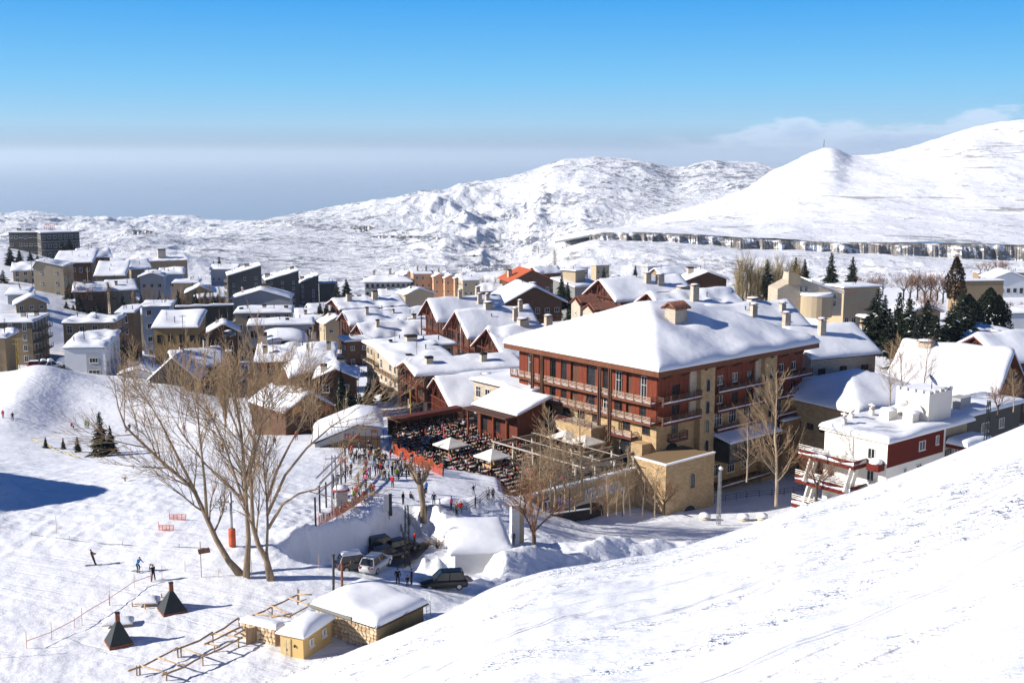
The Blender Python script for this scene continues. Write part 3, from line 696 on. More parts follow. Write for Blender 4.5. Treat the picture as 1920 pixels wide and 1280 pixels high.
def house(px, py, D, th, Lx, Wy, kind='gable', rise=2.5, wall='stone', roofm='fascia', nf=2, win=('front', 'left'), label='', cat='house', group=None, corner=(0, 0),
          ov=.7, thick=.6, rf=.5, spacing=2.4, ww=1.4, wh=1.6, frame='light', chim=(), lodge=None, base=None, top_wall=None, balc=(), seed=None, fasc=.28, ground=None, bars=1, lump=.12, name='house', drop=1.2, win_n=None, extra_roof=None):
    """anchor pixel = eave corner (corner: 0/1 along x, y) at distance D; x axis heads th degrees right of straight ahead"""
    q = P(px, py, D); rz = math.pi / 2 - R(th); cx, sx = math.cos(rz), math.sin(rz)
    lx, ly = corner[0] * Lx, corner[1] * Wy; ox = q.x - (lx * cx - ly * sx); oy = q.y - (lx * sx + ly * cx)
    if ground is None:
        gs_ = [gz(ox + a * Lx * cx - b * Wy * sx, oy + a * Lx * sx + b * Wy * cx) for a in (0, 1) for b in (0, 1)]; g = min(gs_)
    else: g = EYE + ground
    g = min(g, q.z - 2.6)
    H = q.z - g; root = empty(name, (ox, oy, g), rz, label, cat, group); seed = seed if seed is not None else int(abs(px) * 7 + py)
    fn = roof_fn(kind, Lx, Wy, rise, rf)
    wm = STY[wall]; mb = MB()
    ys = [0, Wy] if kind not in ('gable',) else [0, Wy * rf, Wy]
    xs = [0, Lx] if kind not in ('gabley',) else [0, Lx * rf, Lx]
    shell(mb, xs, ys, lambda x, y: H + (fn(x, y) if kind not in ('hip', 'dome') else 0) - .02, lambda x, y: -drop, 0)
    zt = H
    if top_wall:
        f_ = H / nf; zs = H - f_ * top_wall[1] + .02
        tb = MB(); e = .012
        shell(tb, [-e] + xs[1:-1] + [Lx + e], [-e] + ys[1:-1] + [Wy + e], lambda x, y: H + (fn(min(max(x, 0), Lx), min(max(y, 0), Wy)) if kind not in ('hip', 'dome') else 0) - .04, lambda x, y: zs, 0)
        tb.build('upper_wall', STY[top_wall[0]], root)
    mb.build('wall', wm, root)
    # roof slab
    ovx, ovy = (ov if hasattr(ov, '__len__') else (ov, ov))
    rb = MB()
    if kind == 'gable': yy = [-ovy, Wy * rf, Wy + ovy]; xx = [-ovx, Lx + ovx]
    elif kind == 'gabley': yy = [-ovy, Wy + ovy]; xx = [-ovx, Lx * rf, Lx + ovx]
    elif kind == 'hip':
        hw = min(Wy, Lx) / 2; yy = [-ovy, hw, Wy - hw, Wy + ovy] if Wy - hw > hw + .01 else [-ovy, hw, Wy + ovy]; xx = [-ovx, hw, Lx - hw, Lx + ovx] if Lx - hw > hw + .01 else [-ovx, hw, Lx + ovx]
    else: yy = [-ovy, Wy + ovy]; xx = [-ovx, Lx + ovx]
    if kind == 'dome': fr = lambda x, y: 0.0
    elif kind == 'hip': fr = lambda x, y: fn(x, y) if (0 < x < Lx and 0 < y < Wy) else -rise * max(ovx, ovy) / (min(Wy, Lx) / 2) * .98
    else: fr = fn
    shell(rb, xx, yy, lambda x, y: H + fr(x, y) + fasc * .5, lambda x, y: H + fr(x, y) - fasc * .5, 0)
    if kind in ('gable', 'gabley', 'shed', 'shedx', 'shedxr', 'flat', 'dome') or True: rb.build('roof', STY[roofm], root)
    # snow
    if thick:
        if kind == 'hip':
            lowz = -rise * max(ovx, ovy) / (min(Wy, Lx) / 2) * .98
            def fs(x, y):
                hw = min(Wy, Lx) / 2 + max(ovx, ovy); d = min(x + ovx, Lx + ovx - x, y + ovy, Wy + ovy - y); return lowz + (rise - lowz) * max(d, 0) / hw
            snowcap('roof_snow', Lx, Wy, fs, H + fasc * .5, (ovx, ovy), thick, root, seed, lump=lump)
        else: snowcap('roof_snow', Lx, Wy, fn, H + fasc * .5, (ovx, ovy), thick, root, seed, lump=lump)
    # windows
    fh = H / nf
    for face in win:
        ln = Lx if face in ('front', 'back') else Wy; n = max(1, int((ln - 1.2) / spacing)) if not win_n else win_n
        for f in range(nf):
            z = fh * f + fh * .32
            if z < .3 and drop: z = .5
            for i in range(n):
                a = ln * (i + .5) / n
                if rnd.random() < .06: continue
                dz = rnd.random() < .25
                put_window(root, Lx, Wy, face, a, z - (.35 if dz else 0), ww, min(wh + (.5 if dz else 0), fh * .72), frame, bars, off=.0 if not top_wall else .015)
    for bl in balc:                               # (face, floors, depth)
        face, floors, dp = bl[:3]; ln = Lx if face in ('front', 'back') else Wy; a0, a1 = (bl[3], bl[4]) if len(bl) > 3 else (.4, ln - .4)
        (x, y), r = FACES[face](Lx, Wy, a0)
        for f in floors:
            z = fh * f; b = MB(); b.box(0, a1 - a0, -dp, .05, z - .12, z + .06); o = b.build('balcony', STY.get(bl[5] if len(bl) > 5 else 'beige', m_beige), root, loc=(x, y, 0), rot=(0, 0, r))
            rb_ = rail_mesh(a1 - a0, .95, 3, 2.0); rr_ = rb_.mesh('railing', m_rail if wall in ('stone', 'stone2', 'redd', 'brown') else m_metal); link('railing', rr_, o, (0, -dp + .06, z + .06))
    if D > 235 and thick and kind != 'dome':       # pipes and aerials that stick out of the snow
        rc_ = random.Random(seed)
        for _ in range(rc_.choice((1, 2, 3))):
            x, y = rc_.uniform(.15, .85) * Lx, rc_.uniform(.15, .85) * Wy; z = H + max(fn(x, y), 0); hh = thick + rc_.uniform(.5, 1.2)
            b = MB(); b.tube([(x, y, z), (x, y, z + hh)], .11, 6); b.lathe([(.2, 0), (.22, .1), (.05, .2)], (x, y, z + hh), 6); b.build('vent_pipe', m_dark, root)
        if rc_.random() < .55:
            x, y = rc_.uniform(.2, .8) * Lx, rc_.uniform(.2, .8) * Wy; z = H + max(fn(x, y), 0) + thick; b = MB(); b.bar((x, y, z - .5), (x, y, z + 2.6), .07)
            for k in range(4): b.bar((x - .5 + .08 * k, y, z + 1.5 + k * .3), (x + .5 - .08 * k, y, z + 1.5 + k * .3), .04)
            b.build('aerial', m_metal, root)
    for c in chim:                                # (x fraction, y fraction, width, height, kind)
        x, y = c[0] * Lx, c[1] * Wy; z = H + max(fn(x, y), 0)
        link('chimney', chimney_mesh(c[2], c[3], c[4] if len(c) > 4 else 'stone'), root, (x, y, z), (0, 0, 0))
    if lodge:
        dp = lodge.get('depth', 1.5); npst = lodge.get('posts', 5); fl = lodge.get('floors', (1, 2)); m_t = STY[lodge.get('mat', 'redd')]
        for i in range(npst):
            y = .15 + (Wy - .3) * i / (npst - 1); zt = H + fn(0, y) - fasc * .5
            mb = MB(); mb.box(-dp - .14, -dp + .14, y - .14, y + .14, -drop, zt); mb.build('post', m_t, root)
        for f in fl:
            z = fh * f; mb = MB(); mb.box(-dp - .1, .02, 0, Wy, z - .16, z + .05); s_ = mb.build('balcony', m_t, root)
            link('railing', rail_mesh(Wy, .95, 3, 1.5).mesh('railing', m_t), s_, (-dp, 0, z + .05), (0, 0, math.pi / 2))
        mb = MB(); zb = H + .1; mb.box(-dp - .12, -dp + .12, 0, Wy, zb - .16, zb + .16)
        pk = Wy * rf; zt = H + rise
        for y in (pk - Wy * .18, pk + Wy * .18): mb.bar((-dp, y, zb), (-dp, pk, zt - .5), .18)
        mb.bar((-dp, pk, zb), (-dp, pk, zt - .3), .2); mb.build('truss', m_t, root)
        for sgn in (0, 1):
            mb = MB(); ya, yb = ((-ovy, pk) if sgn == 0 else (Wy + ovy, pk)); mb.bar((-ovx - .05, ya, H + fn(0, ya) + .0), (-ovx - .05, yb, H + rise), .14, .55); mb.build('barge_board', m_t, root)
    return root
# ================================================================ THE VILLAGE
G1 = 'red timber lodges of the resort'
LD = lambda **k: dict(dict(depth=1.5, posts=5, floors=(1, 2), mat='redd'), **k)
lk = dict(wall='stone2', top_wall=('brown', 2.0), nf=3, ov=(2.2, .9), thick=.75, win=('front', 'left'), frame='red', ww=1.7, wh=2.1, spacing=2.7, cat='chalet', group=G1, name='chalet', roofm='redd')
house(795, 701, 232, 66, 20.5, 10.5, rise=1.6, rf=.6, lodge=LD(posts=4), chim=((.12, .35, 1.5, 1.6, 'cowl'), (.55, .7, 2.2, .7, 'cowl'), (.7, .25, 1.3, 2.0, 'cowl'), (.42, .95, 2.0, .6, 'cowl')),
      label='red timber lodge with shallow snowy roof and open balconies, left of the porch building', **lk)
house(863, 762, 221, 66, 15, 15, rise=4.4, rf=.58, lodge=LD(), chim=((.55, .42, 1.7, 1.3),), label='red gabled lodge with one stone chimney, front of its row beside the terrace', **lk)
house(695, 632, 340, 64, 25, 12, rise=3.2, lodge=LD(), chim=((.14, .3, 1.0, 2.4, 'cowl'), (.66, .55, 1.2, 2.0, 'cowl'), (.62, .6, 1.8, .9)), label='long red lodge with two dark capped chimneys, nearest of the left row', **lk)
house(666, 607, 362, 64, 26, 12, rise=3.2, lodge=LD(), chim=((.2, .3, 1.0, 2.4, 'cowl'), (.6, .7, 1.0, 1.6, 'cowl'), (.55, .3, .6, 1.2, 'cowl')), label='long red lodge, middle one of the left row, with one tall chimney', **lk)
house(646, 579, 398, 64, 21, 15, rise=2.6, lodge=LD(), chim=((.15, .3, 1.8, 3.0, 'cowl'), (.62, .35, 2.0, 3.0, 'cowl'), (.3, .8, 1.3, 1.8, 'cowl'), (.45, .8, 1.3, 1.6, 'cowl')), label='red lodge with four chimneys, farthest of the left row', **lk)
house(831, 599, 330, 66, 19, 15, rise=5.2, lodge=LD(posts=4), chim=((.42, .45, 1.2, 2.6), (.75, .55, 1.3, 3.0), (.7, .3, 1.2, 3.0), (.85, .35, 1.1, 2.2)), label='steep gabled lodge behind two others, with four stone chimneys', **lk)
house(890, 630, 288, 66, 17, 16, rise=5.4, lodge=LD(), chim=((.42, .5, 2.2, 1.7, 'stone'), (.75, .2, 1.2, 3.6), (.92, .4, 1.1, 3.0)), label='steep gabled lodge, second from the hotel, with two slim chimneys at its right end', **lk)
house(959, 668, 253, 66, 21, 18, rise=5.2, lodge=LD(), chim=((.33, .5, 2.3, 1.5), (.58, .35, 1.6, 3.8)), label='steep gabled lodge directly behind the left end of the hotel roof', **lk)
house(1165, 562, 300, 66, 21, 17, rise=4.6, lodge=LD(posts=6), chim=((.18, .6, 2.2, 1.2), (.52, .3, 1.6, 3.2), (.68, .25, 1.9, 3.2)), label='wide gabled lodge with two stone chimneys, behind the hotel ridge', **lk)
house(1262, 590, 272, 66, 20, 17, rise=4.4, lodge=LD(), chim=((.45, .6, 2.6, 1.5), (.42, .22, 1.7, 4.2)), label='snow roofed lodge with tall chimney, right behind the hotel ridge', **lk)
house(1372, 622, 248, 66, 19, 16, rise=4.4, lodge=LD(), chim=((.62, .55, 2.4, 1.6), (.42, .2, 1.3, 3.2), (.9, .3, 1.2, 2.0)), label='lodge roof between the hotel ridge and the poplar grove', **lk)
house(1521, 668, 213, 66, 15.5, 15, rise=4.2, lodge=None, balc=(('front', (1, 2), 1.3, .3, 15, 'redd'), ('left', (1, 2), 1.3, .3, 14, 'redd')), chim=((.02, .55, 1.3, 3.2), (.3, .75, 3.0, 1.2), (.38, .3, 1.3, 3.4)),
      **dict(lk, win=('front', 'left'), top_wall=None, ov=(.7, .9), spacing=3.6), label='stone lodge with two tall chimneys just right of the hotel')
house(1894, 676, 214, 66, 16, 14, rise=3.8, lodge=LD(posts=3, floors=(2,)), chim=((.3, .6, 1.6, .8),), label='red gabled chalet at the right edge of the village', **lk)
house(1264, 560, 345, 66, 16, 12, kind='hip', rise=2.5, wall='stone2', label='low stone house behind the row of lodges, mostly hidden', cat='house', chim=((.3, .5, 1.6, 1.2),), ground=-62)
# big brown chalet facing the camera
house(1053, 563, 372, -18, 15, 20, rise=5.0, wall='stone2', top_wall=('brown', 1.6), nf=3, ov=(2.0, 1.4), thick=.8, roofm='brown', win=('left',), frame='light', ww=1.6, wh=1.5, spacing=3.0,
      balc=(('left', (1,), 1.6, .4, 19.6, 'brown'), ('left', (2,), 1.6, 2, 18, 'brown')), chim=((.9, .3, 1.4, 1.2), (.5, .35, 1.6, 1.4)), label='wide brown chalet with dark gable facing the camera', cat='chalet', name='chalet')
house(1034, 523, 480, -20, 14, 18, rise=4.2, wall='brick', top_wall=('brown', 1.5), nf=3, ov=(1.2, 1.0), thick=.0, roofm='orange', frame='light', spacing=3.2, win=('left',), balc=(('left', (1,), 1.4), ('left', (2,), 1.4)),
      chim=((.5, .9, 2.0, 2.6, 'cowl'),), label='brown chalet with bare orange tiled roof', cat='chalet', name='chalet')
house(1362, 523, 400, -6, 10, 14, rise=2.6, wall='beige', top_wall=('brown', .8), nf=2, ov=(1.2, .9), win=('left',), chim=((.7, .8, 2.5, 2.2, 'cowl'),), label='small house with shallow snowy gable and red chimney pot left of the poplars')
house(1078, 538, 420, 50, 13, 12, kind='shed', rise=2.0, wall='conc', nf=2, label='grey house with snow covered lean-to roof right of the brown chalet')
house(1079, 508, 424, 40, 6, 6, kind='flat', rise=0, wall='beige', nf=3, thick=.3, spacing=2.5, win=('front',), label='square beige tower block beside the grey house', cat='tower')
house(1010, 512, 520, 60, 12, 9, rise=2.4, wall='brown', nf=2, label='low brown house behind the orange roofed chalet', cat='house', rf=.5)
for i, (px, py, D, L_, W_, wl, lb) in enumerate(((1040, 507, 640, 10, 8, 'beige', 'tiny beige house high behind the orange roof'), (1069, 503, 700, 12, 8, 'grey', 'tiny pale house on the slope left of the square tower'),
        (1118, 498, 720, 9, 8, 'beige', 'tiny two storey house on the white slope above the lodges'), (1215, 500, 600, 12, 8, 'grey', 'low snow covered house above the wide gabled lodge'))):
    house(px, py, D, 70, L_, W_, kind='flat', rise=0, wall=wl, nf=2, thick=.5, win=('front',), label=lb)
# tiled stone blocks behind the hotel roof
def tile_rows(parent, L_, W_, z0, rise):
    """double pitched roof of real tile courses"""
    n = int(L_ / .36); sh = MB()
    for k in range(n):
        x = L_ * (k + .5) / n
        for s in (-1, 1): sh.tube([(x, W_ / 2 + s * (W_ / 2 + .25), z0 - .1), (x, W_ / 2, z0 + rise)], .15, 5, 0, False)
    o = sh.build('tile_course', m_tile, parent); o['kind'] = 'stuff'
for (px, py, D, L_, W_, H_, lb) in ((1088, 570, 262, 5.5, 4, 4, 'stone stair block with red tile roof behind the hotel, left of its twin'), (1113, 584, 250, 6.5, 4.5, 4.5, 'stone stair block with tiled roof closest behind the hotel roof')):
    r = house(px, py, D, 62, L_, W_, rise=1.3, wall='stone2', nf=1, thick=0, roofm='redd', ov=.4, ground=zr(py, D) - H_, win=('left', 'front'), ww=.6, wh=.8, spacing=2.2, label=lb, cat='stair block', name='stair_block')
    tile_rows(r, L_, W_, (P(px, py, D).z - (EYE + zr(py, D) - H_)) + .35, 1.3)
# ---- blocks on the left
house(120, 652, 262, 86, 9.2, 13, kind='shed', rise=1.6, wall='white', nf=3, ov=.25, thick=1.1, win=('right',), spacing=2.5, label='white house with thick snow slab roof on the left', chim=(), roofm='metal')
hw = bpy.data.objects['house.00%d' % 0] if False else [o for o in COL.objects if o.get('label', '').startswith('white house with thick')][0]
Hh = P(120, 652, 262).z - hw.location.z
mb = MB(); mb.box(4.9, 8.3, -.06, .0, -.5, Hh - 1.4); mb.build('window_bay', m_grey, hw)
for z_, w_, h_ in ((Hh - 3.6, 2.0, 1.2), (Hh - 7.4, 2.6, 2.1)): put_window(hw, 9.2, 13, 'front', 6.6, z_, w_, h_, 'light', 2, off=.065)
for x_ in (2.5, 5.5, 8.5, 11.): mb = MB(); mb.box(9.2, 9.55, x_ - .2, x_ + .2, -1, Hh - .3); mb.build('pilaster', m_white, hw)
house(104, 686, 268, 86, 5, 4, kind='dome', rise=.8, wall='tan', nf=1, thick=1.2, ov=.3, win=(), label='small tan annex with a bulging snow cap, left of the white house', roofm='drk')
house(118, 606, 300, 84, 13, 13, kind='flat', rise=0, wall='tan', nf=4, ov=.3, thick=1.3, lump=.5, label='tan apartment block with lumpy snow on its flat roof behind the white house', roofm='tan', balc=(('right', (1, 2, 3), 1.2),), win=('front', 'right'), cat='apartment block', name='apartment_block')
house(219, 587, 328, 80, 4.5, 14, kind='flat', wall='brick', rise=0, nf=4, ov=.5, thick=.35, label='narrow brown block with dark eaves, left of the white and blue house', roofm='drk', win=('front', 'left'), cat='apartment block', name='apartment_block')
house(240, 590, 350, 70, 7, 12, kind='gable', rise=1.5, wall='beige', nf=4, thick=.9, label='beige block with rounded snow roof behind the narrow brown block', balc=(('left', (1, 2, 3), 1.2),), cat='apartment block', name='apartment_block')
house(266, 575, 345, 80, 8, 12, kind='flat', rise=0, wall='blue', nf=4, thick=.5, label='tall white and blue house behind the ochre one', win=('front', 'left'))
house(-22, 605, 288, 84, 10.5, 14, kind='flat', rise=0, wall='tan', top_wall=('drk', .6), nf=4, ov=.6, thick=.5, roofm='drk', label='dark roofed apartment block at the left edge', balc=(('right', (1, 2, 3), 1.5, .3, 13),), win=('front', 'right'), ww=1.0, cat='apartment block', chim=((.62, .5, 1.1, 1.6, 'cowl'), (.9, .6, 1.0, 1.4, 'cowl')), name='apartment_block')
house(-30, 634, 262, 84, 4.6, 8, kind='flat', rise=0, wall='tan', nf=3, ov=.5, thick=1.2, label='corner of a brown house with drooping snow, cut by the left edge', roofm='drk')
house(14, 552, 380, 80, 6.5, 5, kind='shed', rise=1, wall='grey', nf=1, thick=1.1, label='small white snow cabin with two windows on the shaded bank', win=('front',), win_n=2, ww=1.0, wh=1.0)
house(288, 614, 298, 86, 11.3, 11, kind='shed', rise=2.6, wall='yel', nf=3, ov=.4, thick=.9, roofm='yel', label='ochre apartment house with dormer and big snowy roof', win=('front', 'right'), ww=1.3, wh=1.6, frame='dark', spacing=2.2, balc=(('right', (1, 2), 1.2),), cat='apartment house')
house(312, 611, 292, 86, 2.6, 3.2, kind='gabley', rise=.7, wall='yel', nf=1, thick=.5, ov=.3, ground=zr(611, 292) - 1.0 if False else None, win=(), label='dormer-like attic box on the ochre house roof', drop=0) if False else None
house(369, 709, 258, -4, 9, 10.6, rise=4.8, wall='drk', nf=1, ov=(.4, .5), thick=.55, roofm='metal', label='grey house with steep triangular gable at the foot of the mound', win=('left',), win_n=2, ww=1.0, wh=1.0, corner=(0, 0), ground=-56)
house(330, 690, 272, 60, 12, 9, kind='gable', rise=3.4, wall='brown', nf=2, thick=.7, ov=.5, label='brown house with broken snowy roofs behind the steep grey gable', win=('front', 'left'), chim=((.2, .4, 1.0, 1.8, 'cowl'), (.7, .5, .8, 2.2, 'cowl')))
house(228, 700, 262, 88, 8, 6, kind='gabley', rise=1.2, wall='white', nf=1, thick=.7, label='low shed with pitched snow roof between the white house and the mound', win=(), drop=2)
house(441, 588, 352, 82, 17, 12, kind='flat', rise=0, wall='beige', nf=5, ov=.4, thick=1.0, label='five storey beige block with side balconies, left of the resort', balc=(('left', (1, 2, 3, 4), 1.4, .5, 8),), chim=((.1, .2, 1.2, 1.2, 'cowl'), (.5, .5, 1.2, 1.6, 'cowl'), (.9, .4, 1.2, 1.2, 'cowl')), cat='apartment block', name='apartment_block')
house(466, 611, 322, 80, 18, 10, kind='flat', rise=0, wall='grey', nf=3, ov=.4, thick=1.0, label='pale panelled block with a snow covered lower roof', chim=((.6, .3, 1.0, 1.2, 'cowl'),), ww=1.6, wh=1.8, frame='dark', spacing=2.3, cat='apartment block', name='apartment_block')
house(494, 646, 296, 76, 11, 12, kind='dome', rise=2.2, wall='beige', nf=2, ov=.5, thick=1.2, label='house under one big rounded dome of snow', chim=((-.02, .1, 1.2, 2.5, 'cowl'), (.03, -.05, 1.2, 3.0, 'cowl'), (1.15, .3, 1.0, 3.0, 'cowl'), (1.2, .1, 1.2, 2.8, 'cowl')))
house(481, 678, 258, 82, 17.5, 12, kind='shed', rise=1.6, wall='brick', top_wall=('redd', .5), nf=2, ov=.6, thick=1.1, roofm='redd', lump=.25, label='long brick house with red eaves and a thick snow roof left of centre', chim=((.1, .3, 1.1, 2.2, 'cowl'), (.93, .5, 1.0, 2.2, 'cowl'), (.06, 1.0, 1.2, 2.6, 'cowl')), frame='dark', ww=1.5, spacing=4.5)
house(545, 706, 236, 70, 10, 9, kind='dome', rise=1.8, wall='brown', nf=1, ov=.4, thick=1.3, label='brown cottage bulging with snow behind the bare poplars', win=(), lump=.3)
house(592, 708, 228, 84, 8.0, 8, kind='gabley', rise=1.8, wall='brown', nf=2, ov=.6, thick=.9, label='cottage with small stone chimney behind the dark firs', chim=((.2, .2, 1.3, 1.4, 'cowl'), (.6, .8, 1.6, 1.2, 'cowl')), win=('front',), lump=.25)
house(618, 757, 203, -40, 12, 9, rise=2.6, wall='brown', nf=1, ov=(.5, .6), thick=.7, label='low brown brick hall with sloping snow roof behind the big bare tree', chim=((.15, .5, 1.4, 1.0, 'cowl'),), win=(), roofm='brick')
house(713, 655, 262, 66, 18, 11, kind='flat', rise=0, wall='beige', nf=3, ov=.8, thick=.8, label='cream block with wraparound balconies and a rooftop hut', balc=(('left', (1, 2), 1.6), ('front', (1, 2), 1.3, 0, 5)), chim=((.5, .4, 2.6, 1.8, 'cowl'), (.2, .3, .7, 1.2, 'cowl')), lump=.3, cat='apartment block', name='apartment_block', win=('left', 'front'))
house(745, 686, 244, 66, 13, 13, kind='shed', rise=1.8, wall='stone2', nf=3, ov=.9, thick=1.1, label='stone house tucked between the cream block and the shallow roofed lodge', balc=(('left', (1, 2), 1.4),), chim=((.3, .3, 1.4, .8, 'cowl'), (.9, .75, 2.2, .8, 'cowl')), lump=.3, win=('left', 'front'))
house(435, 560, 440, 84, 22, 12, kind='gabley', rise=3.2, wall='grey', nf=2, ov=.5, thick=.9, label='long pale house with shallow gabled roof and five windows', win=('front',), spacing=4, ww=1.8, wh=1.2, frame='dark', chim=((.55, .5, 3.0, 1.6, 'cowl'), (.15, .5, .8, 2.2)))
# grey slab blocks stepping down
bk = dict(kind='shedx', rise=4.2, wall='drk', roofm='conc', nf=5, ov=.3, thick=.7, win=('front',), ww=1.1, wh=1.3, spacing=4.0, cat='apartment block', group='grey slab apartment blocks in a row', name='apartment_block')
for (px, py, D, L_, W_, lb, ch) in ((427, 517, 520, 15, 15, 'leftmost of three dark grey slab blocks with sloping roofs', ((.6, .5, 2.2, 1.6, 'cowl'),)), (498, 526, 540, 15.5, 17, 'middle one of three dark grey slab blocks with sloping roofs', ((.1, .5, 2.5, 1.6, 'cowl'), (.85, .5, 2, 1.4, 'cowl'))),
                            (557, 533, 560, 10.5, 13, 'rightmost of three dark grey slab blocks, with a lower wing', ((.3, .5, 2.0, 1.4, 'cowl'),))):
    r = house(px, py, D, 74, L_, W_, chim=ch, balc=(('left', (1, 2, 3, 4), 1.5, .3, W_ - .3, 'beige'),), label=lb, **bk)
house(598, 531, 572, 84, 8, 11, kind='flat', rise=0, wall='drk', nf=4, thick=.5, win=(), label='low wing at the right of the last grey slab block', cat='apartment block')
# far left hillside
house(62, 500, 430, 86, 11, 12, kind='gabley', rise=2.2, rf=.12, wall='beige', nf=3, thick=.5, ov=.3, label='tan house with steep side gable on the left hillside', win=('front', 'left'), win_n=2, ww=.8, wh=.9)
house(24, 508, 450, 70, 9, 10, kind='shed', rise=2, wall='beige', nf=2, thick=.8, label='pale low house tucked left of the tan hillside house')
house(104, 492, 474, 80, 14, 12, kind='shed', rise=3.0, wall='brown', nf=2, thick=.9, ov=1.0, label='wide brown chalet with big white roof on the left hillside', cat='chalet', win=('front',), ww=1.4)
house(152, 482, 500, 60, 12, 12, rise=3.0, wall='brown', nf=3, thick=.8, ov=1.0, label='dark gabled chalet right of the wide hillside chalet', cat='chalet', name='chalet', win=('front', 'left'))
house(179, 517, 450, 80, 11, 12, kind='shed', rise=4.0, wall='tan', nf=2, thick=.8, ov=.6, label='tan house with steep white roof over the line of poplars', win=('front', 'right'), ww=1.4)
house(246, 504, 492, 60, 8, 12, rise=3.0, wall='tan', nf=2, thick=.8, label='small gabled house just right of the steep white roof')
house(262, 519, 455, 80, 9, 9, kind='gabley', rise=1.5, wall='grey', nf=2, thick=1.0, label='small pale house with snowy porch roof among poplars', lump=.3)
house(300, 515, 470, 76, 9, 8, kind='shed', rise=1.4, wall='blue', nf=2, thick=.9, label='small blue grey house behind the poplars', lump=.3)
house(326, 531, 440, 80, 9, 8, kind='flat', rise=0, wall='beige', nf=2, thick=1.0, label='small flat roofed house with a snow slab, right of the poplar line')
house(270, 490, 600, 66, 22, 14, kind='shed', rise=1.5, wall='tan', nf=2, thick=.4, label='long low building with tower under the white hill', cat='building', chim=((.45, .5, 4, 4.5, 'cowl'),), roofm='tan')
house(395, 505, 620, 84, 14, 10, kind='shed', rise=1.2, wall='grey', nf=1, thick=.8, label='low pale building in front of the white hill')
r = house(16, 436, 640, 84, 18, 14, kind='flat', rise=0, wall='drk', nf=4, thick=.5, ov=.3, label='dark long hotel block on the skyline at far left', cat='hotel', frame='light', ww=1.8, wh=1.4, name='hotel_block', chim=((.2, .5, 2, 1.4, 'cowl'), (.5, .4, 2.5, 1.2, 'cowl')), roofm='drk', ground=-61)
r2 = house(76, 437, 626, 60, 20, 14, kind='flat', rise=0, wall='drk', nf=4, thick=.5, ov=.3, label='second dark hotel wing with lit balconies at far left', cat='hotel', balc=(('front', (1, 2, 3), 1.6, .3, 19.7, 'grey'),), ww=1.6, wh=1.6, name='hotel_block', roofm='drk', ground=-61)
# open sign frame on the hotel roof
q = P(83, 430, 640); s_ = empty('roof_sign', q, 0, 'open red lattice sign frame on the dark hotel roof', 'roof sign')
for i in range(6): mb = MB(); mb.box(i * 1.1, i * 1.1 + .14, 0, .14, 0, 3.4); mb.build('post', m_rust, s_)
for z_ in (1.0, 2.0, 3.2): mb = MB(); mb.box(0, 5.7, .02, .12, z_, z_ + .14); mb.build('rail', m_rust, s_)
# beige and peach blocks in the middle distance
house(684, 528, 620, 84, 25, 13, kind='hip', rise=2.6, wall='grey', nf=3, ov=1.0, thick=.7, label='long pale three storey hotel with hipped snow roof', cat='hotel', ww=1.4, wh=1.5, frame='dark', chim=((.2, .5, 1.4, 3.2), (.55, .5, 1.4, 3.6), (.95, .4, 1.4, 4)), balc=(('front', (1, 2), 1.2, .5, 24.5, 'grey'),), name='hotel_block')
house(757, 516, 640, 60, 8, 10, kind='gabley', rise=1.8, wall='pink', nf=4, thick=.5, ov=.6, roofm='rust', label='peach block with red eaves, right of the pale hotel', cat='apartment block', ww=1.2, name='apartment_block')
house(776, 514, 628, 74, 10, 10, kind='shed', rise=1.5, wall='pink', nf=4, thick=.5, ov=.5, roofm='rust', label='peach block against the red stair tower', cat='apartment block', chim=((.3, .5, 1, 3), (.8, .5, 1, 3)), ww=1.2, name='apartment_block')
house(800, 509, 634, 60, 4, 8, kind='flat', rise=0, wall='rust', nf=4, thick=.3, ov=.1, win=(), label='bright red stair tower between two peach blocks', cat='tower', name='stair_tower', roofm='rust')
for i, (px, py, D, L_, lb) in enumerate(((813, 519, 624, 7, 'first of three peach gabled house fronts right of the red tower'), (834, 521, 620, 7, 'middle one of three peach gabled house fronts'), (853, 522, 616, 9, 'last of three peach gabled fronts, with the long tan side'))):
    house(px, py, D, 78, L_, 10, kind='gabley', rise=1.8, wall='pink', nf=3, thick=.4, ov=.6, roofm='rust', label=lb, cat='apartment block', ww=1.2, wh=1.4, spacing=2.4, group='peach gabled row', name='apartment_block', chim=((.5, .5, 1.0, 2.4),) if i == 0 else ())
house(868, 526, 600, 72, 9, 9, kind='shed', rise=1.5, wall='beige', nf=3, thick=.5, ov=.6, label='beige block with large windows at the end of the peach row', cat='apartment block', roofm='metal')
# right side
house(1505, 757, 216, -62 + 180, 1, 1, kind='flat', label='x') if False else None
r = house(1608, 770, 188, 56, 22, 20, kind='hip', rise=3.6, wall='stone', nf=2, ov=1.0, thick=.9, label='hall with broad hipped snow roof lying in the hotel shadow', cat='hall', roofm='brown', win=('front', 'left'), frame='dark', wh=1.0, name='hall')
r = house(1853, 742, 199, -55, 17, 22, rise=6.4, wall='stone2', top_wall=('brown', .8), nf=2, ov=(1.6, 1.2), thick=1.0, corner=(0, 1), label='large lodge whose white roof slopes toward the camera at right', cat='chalet', name='chalet', roofm='fascia', win=('left',), chim=((.82, .55, 2.4, 1.2),))
house(1796, 640, 262, 80, 16, 12, kind='dome', rise=1.8, wall='beige', nf=1, thick=1.2, ov=.5, label='low house with rounded snow roof behind the red chalet', chim=((.25, .4, 1.6, 1.2), (.6, .6, 1.4, .8)), win=('front',))
house(1878, 588, 300, 86, 16, 9, kind='flat', rise=0, wall='white', nf=1, thick=1.2, ov=.2, label='low white building beside the dark round tree', win=('front',), ww=.8, wh=.6)
